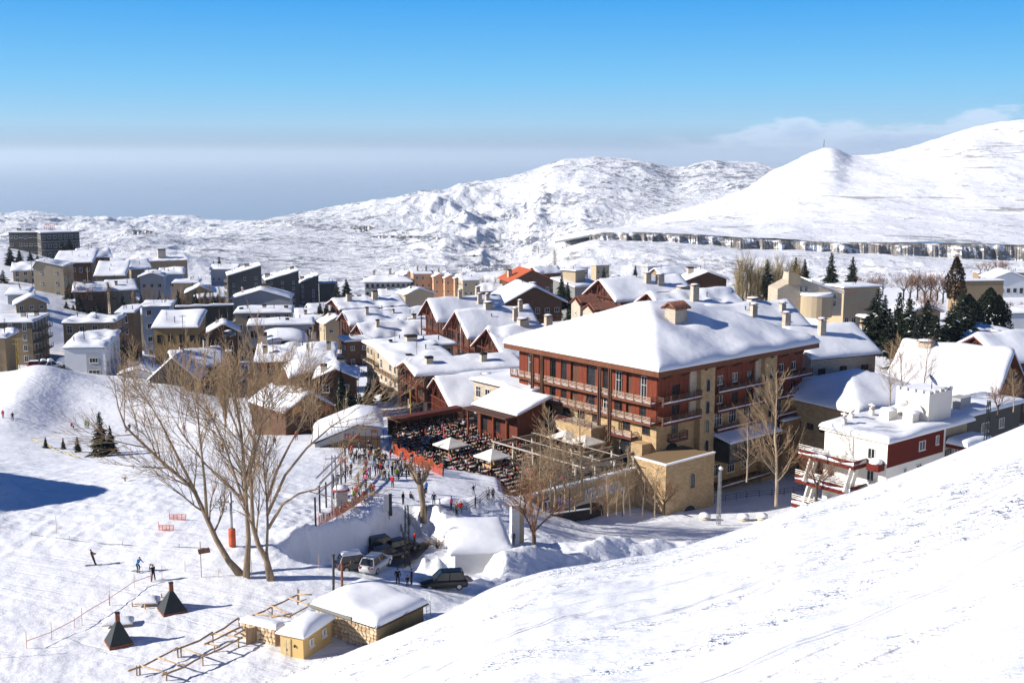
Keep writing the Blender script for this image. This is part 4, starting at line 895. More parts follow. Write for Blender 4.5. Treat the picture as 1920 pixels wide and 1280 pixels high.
for i, (px, py, D, L_, W_, k_, wl, lb) in enumerate((
 (30, 570, 360, 9, 8, 'gabley', 'tan', 'small tan chalet above the shaded bank at far left'), (140, 545, 400, 10, 8, 'gable', 'brown', 'low brown cottage beneath the wide hillside chalet'),
 (205, 545, 410, 9, 8, 'shed', 'beige', 'little beige house in the trees under the small gabled one'), (350, 548, 430, 10, 8, 'gabley', 'tan', 'tan cottage right of the poplar line'),
 (375, 560, 420, 9, 8, 'flat', 'brown', 'brown flat roofed house above the black wall'), (392, 622, 330, 8, 8, 'gabley', 'brown', 'small brown chalet beside the car park'),
 (585, 585, 430, 11, 9, 'gable', 'tan', 'tan chalet left of the farthest red lodge'), (560, 600, 400, 9, 8, 'shed', 'brown', 'brown shed roofed house behind the panelled block'),
 (610, 606, 385, 8, 8, 'gabley', 'beige', 'small beige house beside the bright wooden pole'), (905, 545, 480, 12, 9, 'gable', 'brown', 'brown chalet behind the peach row thicket'),
 (760, 552, 470, 12, 9, 'gabley', 'beige', 'beige chalet in front of the peach blocks'), (715, 556, 480, 11, 9, 'gable', 'brown', 'brown chalet in front of the pale hotel'),
 (1240, 515, 480, 12, 9, 'gable', 'tan', 'tan chalet left of the small shallow gabled house'), (1395, 640, 300, 10, 9, 'gable', 'stone2', 'stone cottage glimpsed behind the lodge roofs'),
 (650, 640, 330, 7, 6, 'flat', 'brown', 'garage with snow slab at the top of the lane'), (1640, 600, 330, 12, 8, 'flat', 'beige', 'low beige house behind the dark evergreens'), (1700, 588, 360, 14, 8, 'gabley', 'tan', 'tan house glimpsed through the evergreens'))):
    house(px, py, D, 76 if i % 2 else 66, L_, W_, kind=k_, rise=2.2 if k_ != 'flat' else 0, wall=wl, nf=2, thick=.9, ov=.8, roofm='brown', label=lb, chim=((.3, .4, 1.0, 1.8, 'cowl'),) if i % 3 else (), ww=1.2, wh=1.2)
house(1862, 522, 470, 84, 14, 10, kind='gabley', rise=2.6, wall='white', nf=1, thick=.8, ov=.5, label='white cabin with open gable on the far snowfield', win=('front',), frame='dark', spacing=2.5)
house(1835, 512, 560, 86, 30, 6, kind='flat', rise=0, wall='tan', nf=1, thick=.3, ov=.1, label='long low wall-like building on the far snowfield', cat='building', win=())
house(1795, 527, 420, 84, 18, 6, kind='flat', rise=0, wall='tan', nf=1, thick=.2, ov=.2, label='low tan building behind the bare orchard trees', cat='building', win=()) 
# curved modern building by the poplars
q = P(1500, 590, 352); b = empty('villa', (q.x, q.y, q.z - .5), R(6), 'modern beige villa with curved wall and wedge roof behind the poplars', 'villa')
s0 = ppm(1500, 560, 352); mm = lambda p: p / s0
mb = MB(); mb.poly_prism([(mm(-45), 0), (mm(80), 0), (mm(80), mm(42)), (mm(20), mm(64)), (mm(-15), mm(80)), (mm(-18), mm(66)), (mm(-45), mm(52))], (0, 9)); mb.build('wall', m_stone2, b)
mb = MB(); mb.poly_prism([(mm(19), mm(64.5)), (mm(84), mm(42)), (mm(84), mm(46)), (mm(19), mm(69))], (-.4, 9.4)); mb.build('roof_snow', M_roofsnow, b)
mb = MB(); mb.lathe([(mm(30), 0), (mm(30), mm(40))], (mm(30), 0, 0), 20, 0, False); mb.build('curved_wall', m_beige, b)
mb = MB(); mb.lathe([(mm(31), 0), (mm(31), mm(3)), (mm(28), mm(5))], (mm(30), 0, mm(40)), 20, 0); mb.build('terrace_snow', M_roofsnow, b)
mb = MB(); mb.poly_prism([(mm(-26), mm(60)), (mm(-2), mm(60)), (mm(-4), mm(78)), (mm(-26), mm(86))], (-.6, .0)); mb.build('parapet_wall', m_beige, b)
for x_, z_ in ((mm(10), mm(46)), (mm(0), mm(46)), (mm(66), mm(18)), (mm(66), mm(32)), (mm(52), mm(24))): link('window', window_mesh(1.0, 1.8, 'light'), b, (x_, -.02, z_))
house(1583, 540, 372, 70, 14, 9, kind='flat', rise=0, wall='beige', nf=1, thick=.6, label='low annex right of the modern villa with orange blinds', win=('front',), ww=1.8, wh=1.8, spacing=2.4)
mb = MB(); q = P(1590, 548, 370); tag(mb.box(-2, 2, -.6, 0, -.1, .1).build('awning', m_orange, None, loc=q, rot=(0, 0, R(20))), 'orange awning on the low annex of the villa', 'awning')
# ================================================================ THE HOTEL
hotel = empty('hotel', H0, hrz, 'large stone and red timber hotel with a great white hipped roof', 'hotel')
zA, zB, zC = HZ - 4.6, HZ - 7.8, HZ - 11.0
LOW = -11.0
mb = MB(); mb.box(0, HL, 0, HW, LOW, zB - .1); mb.build('wall', m_stone, hotel)
mb = MB(); mb.box(.35, HL - .3, .35, HW - .3, zB - .1, HZ + .2); mb.build('inner_wall', m_brown, hotel)
# red wood panels and dark doors along the left face (x = 0)
def panel_run(face, a0, a1, z0, z1, pattern, mat, depth=.35):
    """pattern: list of (width, kind) kinds p panel, d door, w window, g gap"""
    tot = sum(p[0] for p in pattern); a = a0; k = (a1 - a0) / tot
    for wd, kd in pattern:
        wd *= k
        if kd == 'p':
            mb = MB(); n = max(1, int(wd / .42)); 
            for i in range(n):
                u0 = a + wd * i / n; u1 = a + wd * (i + 1) / n; dd = (.0 if i % 2 else .02)
                if face == 'left': mb.box(-dd, depth, u0 + .012, u1 - .012, z0, z1)
                else: mb.box(u0 + .012, u1 - .012, -dd, depth, z0, z1)
            mb.build('wall_panel', mat, hotel)
        elif kd in 'dw':
            h = z1 - z0 - .75 if kd == 'd' else 1.5; zz = z0 if kd == 'd' else z0 + .9
            off = .22
            if face == 'left': link('door' if kd == 'd' else 'window', window_mesh(wd - .1, h, 'dark' if rnd.random() < .6 else 'light', 1 if wd > 1.2 else 0), hotel, (off, a + wd / 2, zz), (0, 0, -math.pi / 2))
            else: link('door' if kd == 'd' else 'window', window_mesh(wd - .1, h, 'light' if rnd.random() < .6 else 'dark', 1), hotel, (a + wd / 2, off, zz), (0, 0, 0))
            mb = MB()
            if face == 'left': mb.box(.0, depth, a, a + wd, z0 + h + (zz - z0) + .04, z1)
            else: mb.box(a, a + wd, .0, depth, z0 + h + (zz - z0) + .04, z1)
            mb.build('lintel', mat, hotel)
        a += wd
LP = [(2.4, 'p'), (1.6, 'd'), (2.1, 'p'), (1.2, 'g'), (1.2, 'p'), (1.7, 'd'), (1.5, 'p'), (1.6, 'd'), (2.0, 'p'), (2.2, 'd'), (2.3, 'p'), (2.0, 'g'), (1.1, 'p'), (1.6, 'd'), (1.4, 'p'), (1.7, 'd'), (2.4, 'p'), (.8, 'g'), (1.6, 'p'), (1.6, 'd'), (2.6, 'p')]
panel_run('left', .1, HW - .1, zA, HZ + .1, LP, m_red); panel_run('left', .1, HW - .1, zB, zA - .15, LP, m_red)
RP = lambda: [(3.2, 'p'), (1.7, 'w'), (3.6, 'p')]
for (a0, a1, pat) in ((.1, 9.3, RP()), (13.0, 26.3, [(2.0, 'p'), (1.8, 'w'), (2.4, 'p'), (1.8, 'w'), (2.6, 'p'), (1.8, 'w'), (2., 'p')]), (29.6, HL - .1, [(2.4, 'p'), (1.6, 'w'), (2.2, 'p'), (1.6, 'w'), (2.0, 'p')])):
    panel_run('front', a0, a1, zA, HZ + .1, pat, m_red); panel_run('front', a0, a1, zB, zA - .15, pat, m_red)
# balconies: slab, posts and rails as pieces
m_rail_lit = wood('rail in sunlit tone', (.50, .36, .27))  # paler copy of the rail timber, sunlight put into its colour
_post = MB().box(-.07, .07, -.07, .07, 0, 1.15).mesh('rail_post', m_rail)
def hbalcony(face, a0, a1, z, dp=1.5, snow=False, mat=m_fascia, rails=4):
    ln = a1 - a0; r = -math.pi / 2 if face == 'left' else 0.0
    org = (0, a1, z) if face == 'left' else (a0, 0, z)
    mb = MB(); mb.box(0, ln, -dp, .0, -.42, .0); b = mb.build('balcony', mat, hotel, loc=org, rot=(0, 0, r))
    if snow:
        sb = MB(); sb.tube([(0, -dp + .12, .04), (ln * .3, -dp + .1, .09), (ln * .6, -dp + .12, .05), (ln, -dp + .12, .06)], .13, 6); sb.build('snow', M_roofsnow, b)
    else:
        sb = MB(); sb.box(.05, ln - .05, -dp + .25, -.3, .0, .05); sb.build('snow', M_roofsnow, b)
    n = max(1, round(ln / 1.85))
    for i in range(n + 1): link('rail_post', _post, b, (ln * i / n, -dp + .08, 0))
    for k in range(rails):
        rb = MB(); rb.box(0, ln, -dp + .05, -dp + .11, .22 + k * .24, .31 + k * .24); rb.build('rail', m_rail_lit if face == 'left' else m_rail, b)
    for e in (0.06, ln - .06):
        rb = MB()
        for k in range(rails): rb.box(e - .03, e + .03, -dp + .1, -.02, .22 + k * .24, .31 + k * .24)
        rb.build('end_rail', m_rail, b)
    return b
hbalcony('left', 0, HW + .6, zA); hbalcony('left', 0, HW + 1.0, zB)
for z_ in (zA, zB): hbalcony('front', 0, 9.3, z_, 1.4, True, m_redd)
for z_ in (zA, zB, zC, zC - 3.3): hbalcony('front', 13.6, 26.2, z_, 1.4, True, m_redd, 3)
for z_ in (zA, zB, zC): hbalcony('front', 29.8, HL + .8, z_, 1.5, True, m_redd, 3)
for z_ in (-6.2, -9.0): hbalcony('front', 13.6, 27, z_ + .3, 2.6, True, m_brown, 2)
# tall twin columns in front of the left balconies
for y_ in (27.6, 25.2, 11.2, 8.8):
    for dx in (-.22, .22): mb = MB(); mb.box(-1.75, -1.5, y_ + dx - .1, y_ + dx + .1, zC - 1.2, HZ + .1); mb.build('column', m_brown, hotel)
# stone stair towers with arched windows
for (a0, a1, lowz) in ((9.3, 12.9, LOW), (26.3, 29.6, LOW)):
    mb = MB(); mb.box(a0, a1, -1.1, .3, lowz, HZ - .25); tw = mb.build('stair_tower', m_stone, hotel)
    for z_ in (zA + .6, zB + .1, zC + .2, zC - 3.2): link('arched_window', window_mesh(.9, 2.0, 'stone', 0, True), tw, ((a0 + a1) / 2, -1.12, z_))
mb = MB(); mb.box(7.6, 9.28, -.25, .3, zB, HZ); mb.build('pilaster', m_stone2, hotel)
mb = MB(); mb.box(24.8, 26.28, -.25, .3, zB, HZ); mb.build('pilaster', m_stone2, hotel)
# lower windows of the right face
for a in (15.2, 19, 23): 
    for z_ in (zC + .4, zC - 2.8, -4.8, -8.2): link('window', window_mesh(2.0, 2.1, 'light', 2), hotel, (a, -.02, z_))
for a in (32, 36):
    for z_ in (zC + .4, zC - 2.8): link('window', window_mesh(1.5, 2.0, 'light', 1), hotel, (a, -.02, z_))
link('window', window_mesh(1.4, 2.2, 'dark', 1), hotel, (4.3, -.02, zC + .3))
hb = hbalcony('front', 2.6, 6.4, zC + .1, 1.1, False, m_redd, 4)
link('arched_door', window_mesh(3.2, 4.2, 'stone', 0, True), hotel, (3.6, -.04, -1.2))
# conservatory with a snowy lean-to roof
cs = MB(); cs.box(13.2, 27, -4.2, -.02, -1.5, 1.9); cs.build('conservatory', m_glass, hotel)
for i in range(8): mb = MB(); x_ = 13.2 + 13.8 * i / 7; mb.box(x_ - .07, x_ + .07, -4.3, -4.18, -1.5, 2.0); mb.build('glazing_bar', m_metal, hotel)
sn = MB(); shell(sn, spaced(12.9, 27.3, 8, .5), spaced(-4.6, -.1, 4, .5), lambda x, y: 2.0 + (y + 4.6) * .22 + .35 * math.sqrt(max(0, min(1, min(x - 12.9, 27.3 - x, y + 4.6, .6) / .6))), lambda x, y: 1.95 + (y + 4.6) * .22, 0, True)
sn.build('roof_snow', M_roofsnow, hotel)
# terrace block with parapet in front of the left face
mb = MB(); mb.box(-4.2, -.02, 10.4, HW + 1.2, -3, zC + .95); tb = mb.build('terrace_block', m_stone, hotel)
mb = MB(); mb.box(-3.9, -.3, 10.7, HW + .9, zC + .955, zC + 1.0); mb.build('paving', m_stone2, hotel)
for y0_, y1_ in ((28.4, HW + .8), (19.8, 25), (15.2, 18.6), (10.6, 13.8)):
    rr_ = rail_mesh(y1_ - y0_, .9, 3, 1.6).mesh('railing', m_redd); link('railing', rr_, hotel, (-3.9, y0_, zC + 1.0), (0, 0, math.pi / 2))
def on_block(y, z, w, h, arch=True, fr='stone'): link('arched_window', window_mesh(w, h, fr, 0, arch), hotel, (-4.22, y, z), (0, 0, -math.pi / 2))
on_block(31.6, .0, 1.9, 3.9); on_block(28.0, .5, 1.2, 2.4); on_block(13.4, .3, 1.3, 2.2)
mb = MB(); n = 14; w_ = 5.2; outl = [(20.6 - w_, 0.2), (20.6 + w_, .2)] + [(20.6 + w_ * math.cos(math.pi * i / n), 1.1 + 2.6 * math.sin(math.pi * i / n)) for i in range(n + 1)]
mb.add([(-4.24, p[0], p[1]) for p in outl], [tuple(range(len(outl)))]); mb.build('great_arch_window', m_glass, hotel)
mb = MB()
for i in range(n): a0, a1 = outl[2 + i], outl[3 + i]; mb.bar((-4.27, a0[0], a0[1]), (-4.27, a1[0], a1[1]), .25, .5)
for k in range(-3, 4): mb.bar((-4.26, 20.6 + k * 1.4, .2), (-4.26, 20.6 + k * 1.4, 1.1 + 2.6 * math.sqrt(max(0, 1 - (k * 1.4 / w_) ** 2))), .08)
mb.build('arch_surround', m_stone2, hotel)
# set-back corner bay
link('arched_door', window_mesh(3.0, 4.4, 'stone', 0, True), hotel, (-.04, 6.2, -1.0), (0, 0, -math.pi / 2))
hbalcony('left', 4.0, 9.6, zC + .3, 1.6, False, m_redd, 3)
for y_ in (2.2, 6.5, 13.5, 17, 20.5, 25, 29.5): link('door', window_mesh(1.6, 2.3, 'dark', 1), hotel, (-.02, y_, zC + .98), (0, 0, -math.pi / 2))
mb = MB(); mb.box(-2.2, -.02, 1.0, 3.4, -3, zC - .2); mb.build('buttress', m_stone, hotel)
# roof
ro = 1.9; RL, RW = HL + 2 * ro, HW + 2 * ro; rise = 7.6
mb = MB(); mb.box(-ro, HL + ro, -ro, HW + ro, HZ, HZ + .95); mb.build('fascia', m_fascia, hotel)
mb = MB(); mb.box(-ro - .12, HL + ro + .12, -ro - .12, HW + ro + .12, HZ + .952, HZ + 1.07); mb.build('gutter', m_brown, hotel)
for i in range(9): mb = MB(); x_ = 1.5 + i * 4.4; mb.bar((x_, .2, HZ - 1.0), (x_, -ro + .3, HZ - .12), .2, .3); mb.build('bracket', m_brown, hotel)
def hipf(x, y):
    d = min(x + ro, HL + ro - x, y + ro, HW + ro - y); h = rise * max(d, 0) / (RW / 2)
    return h - .9 * math.exp(-((d - RW / 2) / 3.0) ** 2) * .6
def dent(x, y):
    d = math.hypot((x - 15.6) / 2.8, (y - 9.8) / 2.4); return 1.25 * math.exp(-d * d) - .0
snowcap('roof_snow', HL, HW, hipf, HZ + 1.0, (ro, ro), 1.05, hotel, 3, .75, dent, lump=.07)
# dormer with tiled cap on the right slope
dx, dy = 15.8, 10.2; zt = HZ + 1.0 + hipf(dx, dy)
mb = MB(); mb.box(dx - 1.5, dx + 1.5, dy - 1.2, dy + 1.2, zt - 1.2, zt + 2.3); dm = mb.build('dormer', m_stone2, hotel)
mb = MB()
for k in range(11):
    x_ = dx - 2.0 + 4.0 * (k + .5) / 11
    for s in (-1, 1): mb.tube([(x_, dy + s * 1.75, zt + 2.15), (x_, dy, zt + 3.2)], .2, 6, 0, True)
o = mb.build('tile', m_tile, dm); o['kind'] = 'stuff'
mb = MB(); mb.poly_prism([(dy - 1.5, zt + 2.2), (dy + 1.5, zt + 2.2), (dy, zt + 3.05)], (dx - 1.7, dx + 1.7), 'x'); mb.build('gable', m_brown, dm)
# ---------------------------------------------------------------- terrace and the walls below it
xa, xb, yw, ter = WX1, WX0, WY_, TERP
mb = MB(); mb.poly_prism(ter, (TER - 2.2, TER), 'z'); o = mb.build('terrace', m_drk); tag(o, 'wide paved restaurant terrace beside the hotel', kind='structure')
sw = empty('retaining_wall', hworld(xb, yw, 0), hrz, 'stone retaining wall carrying the hotel name under the terrace', 'wall'); LNW = xa - xb
# solid wall body; flat dark sheets paint the shade of arched openings
mb = MB(); mb.box(0, LNW, -.5, .4, -9, .05); mb.build('wall', m_stone, sw)
mb = MB(); mb.box(-.2, LNW + .1, -.65, .45, .05, .30); mb.build('coping', m_stone2, sw)
mb = MB(); mb.box(0, LNW, -.6, .4, .3, .42); mb.build('snow', M_roofsnow, sw)
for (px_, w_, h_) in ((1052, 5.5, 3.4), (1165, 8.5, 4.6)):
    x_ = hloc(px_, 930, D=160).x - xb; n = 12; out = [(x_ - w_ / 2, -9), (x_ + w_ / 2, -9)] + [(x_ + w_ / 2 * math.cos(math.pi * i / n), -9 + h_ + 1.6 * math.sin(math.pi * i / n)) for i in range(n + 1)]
    mb = MB(); mb.add([(p[0], -.515, p[1]) for p in out], [tuple(range(len(out)))]); mb.build('arch_shade', m_dark, sw)
    mb = MB()
    for i in range(n): mb.bar((out[2 + i][0], -.56, out[2 + i][1]), (out[3 + i][0], -.56, out[3 + i][1]), .2, .45)
    mb.build('arch_ring', m_stone2, sw)
link('railing', rail_mesh(LNW, 1.0, 3, 1.7).mesh('railing', m_metal), sw, (0, -.2, .42))
def text(body, size, mat, parent, loc, rot, name='lettering', ext=.05, sx=1.0, shear=0.0):
    cu = bpy.data.curves.new(name, 'FONT'); cu.body = body; cu.size = size; cu.extrude = ext; cu.shear = shear; cu.materials.append(mat)
    cu.resolution_u = 3
    t_ = bpy.data.objects.new('tmp', cu); COL.objects.link(t_); bpy.context.view_layer.update()
    me = bpy.data.meshes.new_from_object(t_.evaluated_get(bpy.context.evaluated_depsgraph_get())); bpy.data.objects.remove(t_)
    me.name = name; return link(name, me, parent, loc, rot, (sx, 1, 1))
m_sign = simple('silver lettering', (.78, .82, .88), .5, .3); m_signp = simple('mauve lettering', (.55, .48, .66), .5); m_navy = simple('navy sign', (.02, .03, .06), .5)
xs_ = hloc(1117, 897, D=164).x - xb; xe_ = hloc(1193, 885, D=169).x - xb
tt = text('INTERCONTINENTAL', 1.9, m_sign, sw, (xs_, -.6, -2.6), (math.pi / 2, 0, 0), 'hotel_name'); wd = max(v.co.x for v in tt.data.vertices); tt.scale = ((xe_ - xs_) / wd, 1.35, 1)
xs_ = hloc(1080, 905, D=159).x - xb; xe_ = hloc(1108, 900, D=161).x - xb
tt = text('Mzaar', 2.6, m_signp, sw, (xs_, -.6, -2.9), (math.pi / 2, 0, 0), 'script_name', shear=.35); wd = max(v.co.x for v in tt.data.vertices); tt.scale = ((xe_ - xs_) / wd, 1.2, 1)
x_ = hloc(1064, 925, D=157.5).x - xb; mb = MB(); mb.box(x_ - .55, x_ + .55, -.62, -.5, -2.9, -.7); mb.build('logo_plate', m_navy, sw)
tt = text('I', 2.1, m_sign, sw, (x_ - .28, -.64, -2.55), (math.pi / 2, 0, 0), 'logo_letter', sx=1.3)
for k in (0, 1): mb = MB(); mb.box(x_ - .4, x_ + .4, -.7, -.62, -2.7 + k * 1.55, -2.5 + k * 1.55); mb.build('logo_bar', m_sign, sw)
# stone corner block
c0 = hloc(1249, 873, D=168.5); bk_ = empty('stone_block', hworld(c0.x, c0.y, c0.z), hrz, 'tall stone corner block below the hotel with small arched windows', 'wall')
mb = MB(); mb.box(0, 11.5, 0, 6.5, -11, 0); mb.build('wall', m_stone, bk_)
mb = MB(); mb.box(-.1, 11.6, -.1, .35, 0, .22); mb.box(-.1, .35, .351, 6.5, 0, .22); mb.build('snow', M_roofsnow, bk_)
for (x_, z_, w_, h_) in ((6.2, -4.6, 1.1, 2.3), (5.6, -10.3, 3.2, 3.0)): link('arched_window', window_mesh(w_, h_, 'stone', 0, True), bk_, (x_, -.02, z_))
link('arched_window', window_mesh(1.2, 2.6, 'stone', 0, True), bk_, (-.02, 4.0, -6.0), (0, 0, -math.pi / 2))
# far garden wall right of the hotel
w0 = hloc(1470, 790, D=195); gw_ = empty('garden_wall', hworld(w0.x, w0.y, w0.z), hrz, 'brown stone garden wall with snow on top, right of the hotel', 'wall')
mb = MB(); mb.box(0, 16, 0, .8, -9, 0); mb.build('wall', m_brick, gw_)
mb = MB(); shell(mb, spaced(-.1, 16.1, 8, .4), [-.2, .1, .5, .9, 1.0], lambda x, y: .35 - .8 * (y - .4) ** 2 + .1 * math.sin(x), lambda x, y: 0, 0, True); mb.build('snow', M_roofsnow, gw_)
for x_ in (3, 10): link('arched_window', window_mesh(1.0, 1.8, 'stone', 0, True), gw_, (x_, -.02, -4))
# ---------------------------------------------------------------- porch annex
pa = house(970, 776, 187, TH, 6.5, 10.5, kind='shedx', rise=1.7, wall='redd', nf=1, ov=.6, thick=.7, roofm='brown', win=('left',), frame='dark', ww=1.6, wh=2.2, label='single storey porch building with thick snow, left of the hotel', cat='annex', name='annex', ground=-48.6, lump=.08)
q = P(970, 776, 187)
for i in range(4):
    mb = MB(); mb.box(-2.4, -2.1, i * 3.4, i * 3.4 + .3, 0, q.z - pa.location.z - .4); mb.build('post', m_red, pa)
mb = MB(); mb.box(-3.0, 0, -.4, 11, q.z - pa.location.z - .5, q.z - pa.location.z - .25); mb.build('porch_roof', m_brown, pa)
m_deck = simple('deck boards', (.45, .28, .13), .7, vs=2)
for i in range(18): mb = MB(); mb.box(-5.5 + i * .32, -5.5 + i * .32 + .29, -2, 11.5, .0, .16); mb.build('deck_board', m_deck, pa)
house(997, 737, 196, TH, 10, 16, kind='flat', rise=0, wall='stone2', nf=2, ov=.5, thick=.7, label='flat roofed link building between the porch and the hotel', cat='annex', win=('left',), ground=-49, roofm='brown')
mb = MB(); q = P(958, 806, 192); tag(mb.box(-1.6, 1.6, -.5, .5, 0, 1.1).build('bar_counter', m_orange, None, loc=(q.x, q.y, TER + .2), rot=(0, 0, R(30))), 'orange bar counter standing under the porch', 'counter')
# red timber shelter behind the crowd
a = P(742, 808, 196); b = P(872, 785, 206); L_ = (b - a).length; an = math.atan2(b.y - a.y, b.x - a.x)
sh_ = empty('shelter', (a.x, a.y, TER - .5), an, 'long open shelter with dark red roof board behind the terrace crowd', 'shelter')
mb = MB(); mb.box(0, L_, -.3, 2.6, 3.0, 3.25); mb.build('roof', m_redd, sh_)
mb = MB(); mb.box(0, L_, -.42, -.3, 2.8, 3.5); mb.build('fascia', m_redd, sh_)
for i in range(7): mb = MB(); x_ = .2 + (L_ - .4) * i / 6; mb.box(x_ - .1, x_ + .1, -.2, .0, 0, 3.0); mb.build('post', m_redd, sh_)
mb = MB(); mb.box(0, L_, 2.3, 2.5, 0, 3.0); mb.build('back_wall', m_dark, sh_)
# ---------------------------------------------------------------- pergola over the right of the terrace
g0 = hloc(926, 827, z=TER + 2.9); g1 = hloc(1072, 873, z=TER + 2.9)
m_pale = simple('pale painted timber', (.44, .40, .34), .6); m_beam = simple('weathered beam', (.27, .20, .15), .7)
pg = empty('pergola', hworld(g0.x, g0.y, 0), hrz, 'open pergola of pale beams over the right of the terrace', 'pergola'); SP_Y = g0.y - g1.y; XD = min(16, -4.6 - g0.x)
mb = MB(); mb.box(-.1, .1, -SP_Y - 2, .3, 2.75, 2.95); mb.build('front_rail', m_pale, pg)
for i in range(5):
    y_ = -SP_Y * i / 4.0
    mb = MB(); mb.box(-.1, XD, y_ - .12, y_ + .12, 2.5, 2.74); mb.build('beam', m_beam, pg)
    mb = MB(); mb.box(-.1, XD, y_ - .3, y_ + .3, 2.28, 2.49); mb.build('beam', m_beam, pg)
    for x_ in (0, XD * .33, XD * .66, XD): mb = MB(); mb.box(x_ - .14, x_ + .14, y_ - .14, y_ + .14, 0, 2.28); mb.build('post', m_pale, pg)
for x_ in (XD * .33, XD * .66): mb = MB(); mb.box(x_ - .05, x_ + .05, -SP_Y - 1, .3, 2.96, 3.06); mb.build('cross_rail', m_pale, pg)
# ---------------------------------------------------------------- building with the short red word
q = P(672, 797, 180); mxb = empty('bar_building', (q.x, q.y, q.z - 3.6), R(8), 'low bar building with a big rounded snow roof and grey name board', 'bar')
prof = [(-7.0, -2.9), (0, 0), (3.7, -.5)]
mb = MB(); mb.poly_prism([(-7, -1), (3.5, -1), (3.5, 3.1), (0, 3.5), (-7, .7)], (.3, 9)); mb.build('wall', m_brick, mxb)
mb = MB(); mb.poly_prism([(-7, .0), (0, 2.0), (0, 3.6), (-7, .75)], (-.05, .28)); mb.poly_prism([(.0, 1.9), (3.7, 1.7), (3.7, 3.1), (.0, 3.6)], (-.05, .28)); mb.build('name_board', m_grey, mxb)
mb = MB(); mb.poly_prism([(-7.2, .8), (0, 3.62), (3.8, 3.12), (3.8, 3.3), (0, 3.85), (-7.2, 1.1)], (-.25, 9.2)); mb.build('roof', m_metal, mxb)
mb = MB(); xs = spaced(-7.6, 4.1, 12, .8); ysn = spaced(-.5, 9.5, 8, .8)
def rt_(x): return 1.1 + (x + 7.2) / 7.2 * 2.75 if x < 0 else 3.85 - x / 3.8 * .55
shell(mb, xs, ysn, lambda x, y: rt_(x) + .05 + 1.5 * math.sqrt(max(0, 1 - (1 - min(1, min(x + 7.6, 4.1 - x, (y + .5), 9.5 - y) / 1.6)) ** 2)), lambda x, y: rt_(x) - .02, 0, True); mb.build('roof_snow', M_roofsnow, mxb)
m_redl = simple('red lettering', (.45, .02, .02), .5)
text('mix', 1.7, m_redl, mxb, (-2.35, -.1, 1.5), (math.pi / 2, 0, 0), 'name_letters')
mb = MB(); mb.box(2.0, 2.9, -.12, -.05, 2.3, 2.85); mb.build('small_sign', m_orange, mxb)
fe = empty('fence', P(674, 826, 178), R(4), 'thin dark upright fence beside the bar building', 'fence')
for i in range(12): mb = MB(); mb.box(i * .95, i * .95 + .06, 0, .06, -1.0, 1.6); mb.build('fence_post', m_metal, fe)
mb = MB(); mb.box(0, 10.5, 0, .05, .2, .27); mb.build('rail', m_metal, fe)
# ---------------------------------------------------------------- white and oxblood house at right
ql = P(1665, 828, 156); RH = empty('modern_house', (ql.x, ql.y, ql.z - 6.6), math.pi / 2 - R(51), 'white and oxblood modern house with slanting fins and snowy flat roof', 'house')
LX = 15.0; WY = 10.5
mb = MB(); mb.box(0, LX, 0, WY, -5, 6.5); mb.build('wall', m_cream, RH)
mb = MB(); mb.box(.02, LX - .6, -.08, .0, 2.8, 6.3); mb.build('red_panel', m_redpanel, RH)
snowcap('roof_snow', LX + 7, WY + .3, lambda x, y: y * .03, 6.55, .35, .9, RH, 5, lump=.2)
mb = MB(); mb.box(-.4, LX + 7.4, -.4, WY + .7, 6.35, 6.6); mb.build('roof', m_cream, RH)
for x_, z_, w_ in ((8.6, 4.0, 1.6), (12.6, 4.2, .8), (4.6, .6, .8), (8.2, .6, 1.4), (11.6, -.1, .9)): link('window', window_mesh(w_, 1.4, 'light', 1), RH, (x_, -.1 if z_ > 3 else -.02, z_))
for z_ in (3.6, .4): link('window', window_mesh(1.2, 1.6, 'light', 1), RH, (-.02, 2.5, z_), (0, 0, -math.pi / 2))
# stepped red balconies on the left end
for k, (z_, x0_, y0_) in enumerate(((2.9, -3.4, 3.2), (-.8, -4.0, 3.2), (-4.4, -4.6, 3.2))):
    mb = MB(); mb.box(x0_, -.02, y0_, WY + 2, z_, z_ + .12); b_ = mb.build('balcony', m_cream, RH)
    for (bx0, bx1, by0, by1) in ((x0_, x0_ + .15, y0_, WY + 2), (x0_, -.02, y0_ - .15, y0_)): mb = MB(); mb.box(bx0, bx1, by0, by1, z_ - .5, z_ + .7); mb.build('parapet', m_redpanel, b_)
    mb = MB(); shell(mb, spaced(x0_ - .05, -.1, 3, .3), spaced(y0_ - .15, WY + 2, 5, .3), lambda x, y: z_ + .45 + .25 * math.sin(x * 2 + y), lambda x, y: z_ + .1, 0, True); mb.build('snow', M_roofsnow, b_)
    for j in range(3): mb = MB(); mb.box(x0_ - .02, x0_ + .12, y0_, WY + 2, z_ + .85 + .28 * j, z_ + .93 + .28 * j); mb.build('rail', m_cream, b_)
    mb = MB(); mb.box(-1.6, -.02, .3, 2.2, z_ - .5, z_ + .5); pb_ = mb.build('planter', m_redpanel, RH)
    mb = MB(); mb.lathe([(.95, 0), (.9, .35), (.55, .65), (.05, .75)], (-.8, 1.25, z_ + .5), 10); mb.build('snow', M_roofsnow, pb_)
for x_ in (-2.2, -3.6):
    for (z0_, z1_) in ((-4.4, -.9), (-.7, 2.5)):
        for yf in (3.6, WY): mb = MB(); mb.bar((x_ - .9, yf, z0_), (x_ + .6, yf, z1_), .25, .8); mb.build('fin', m_cream, RH)
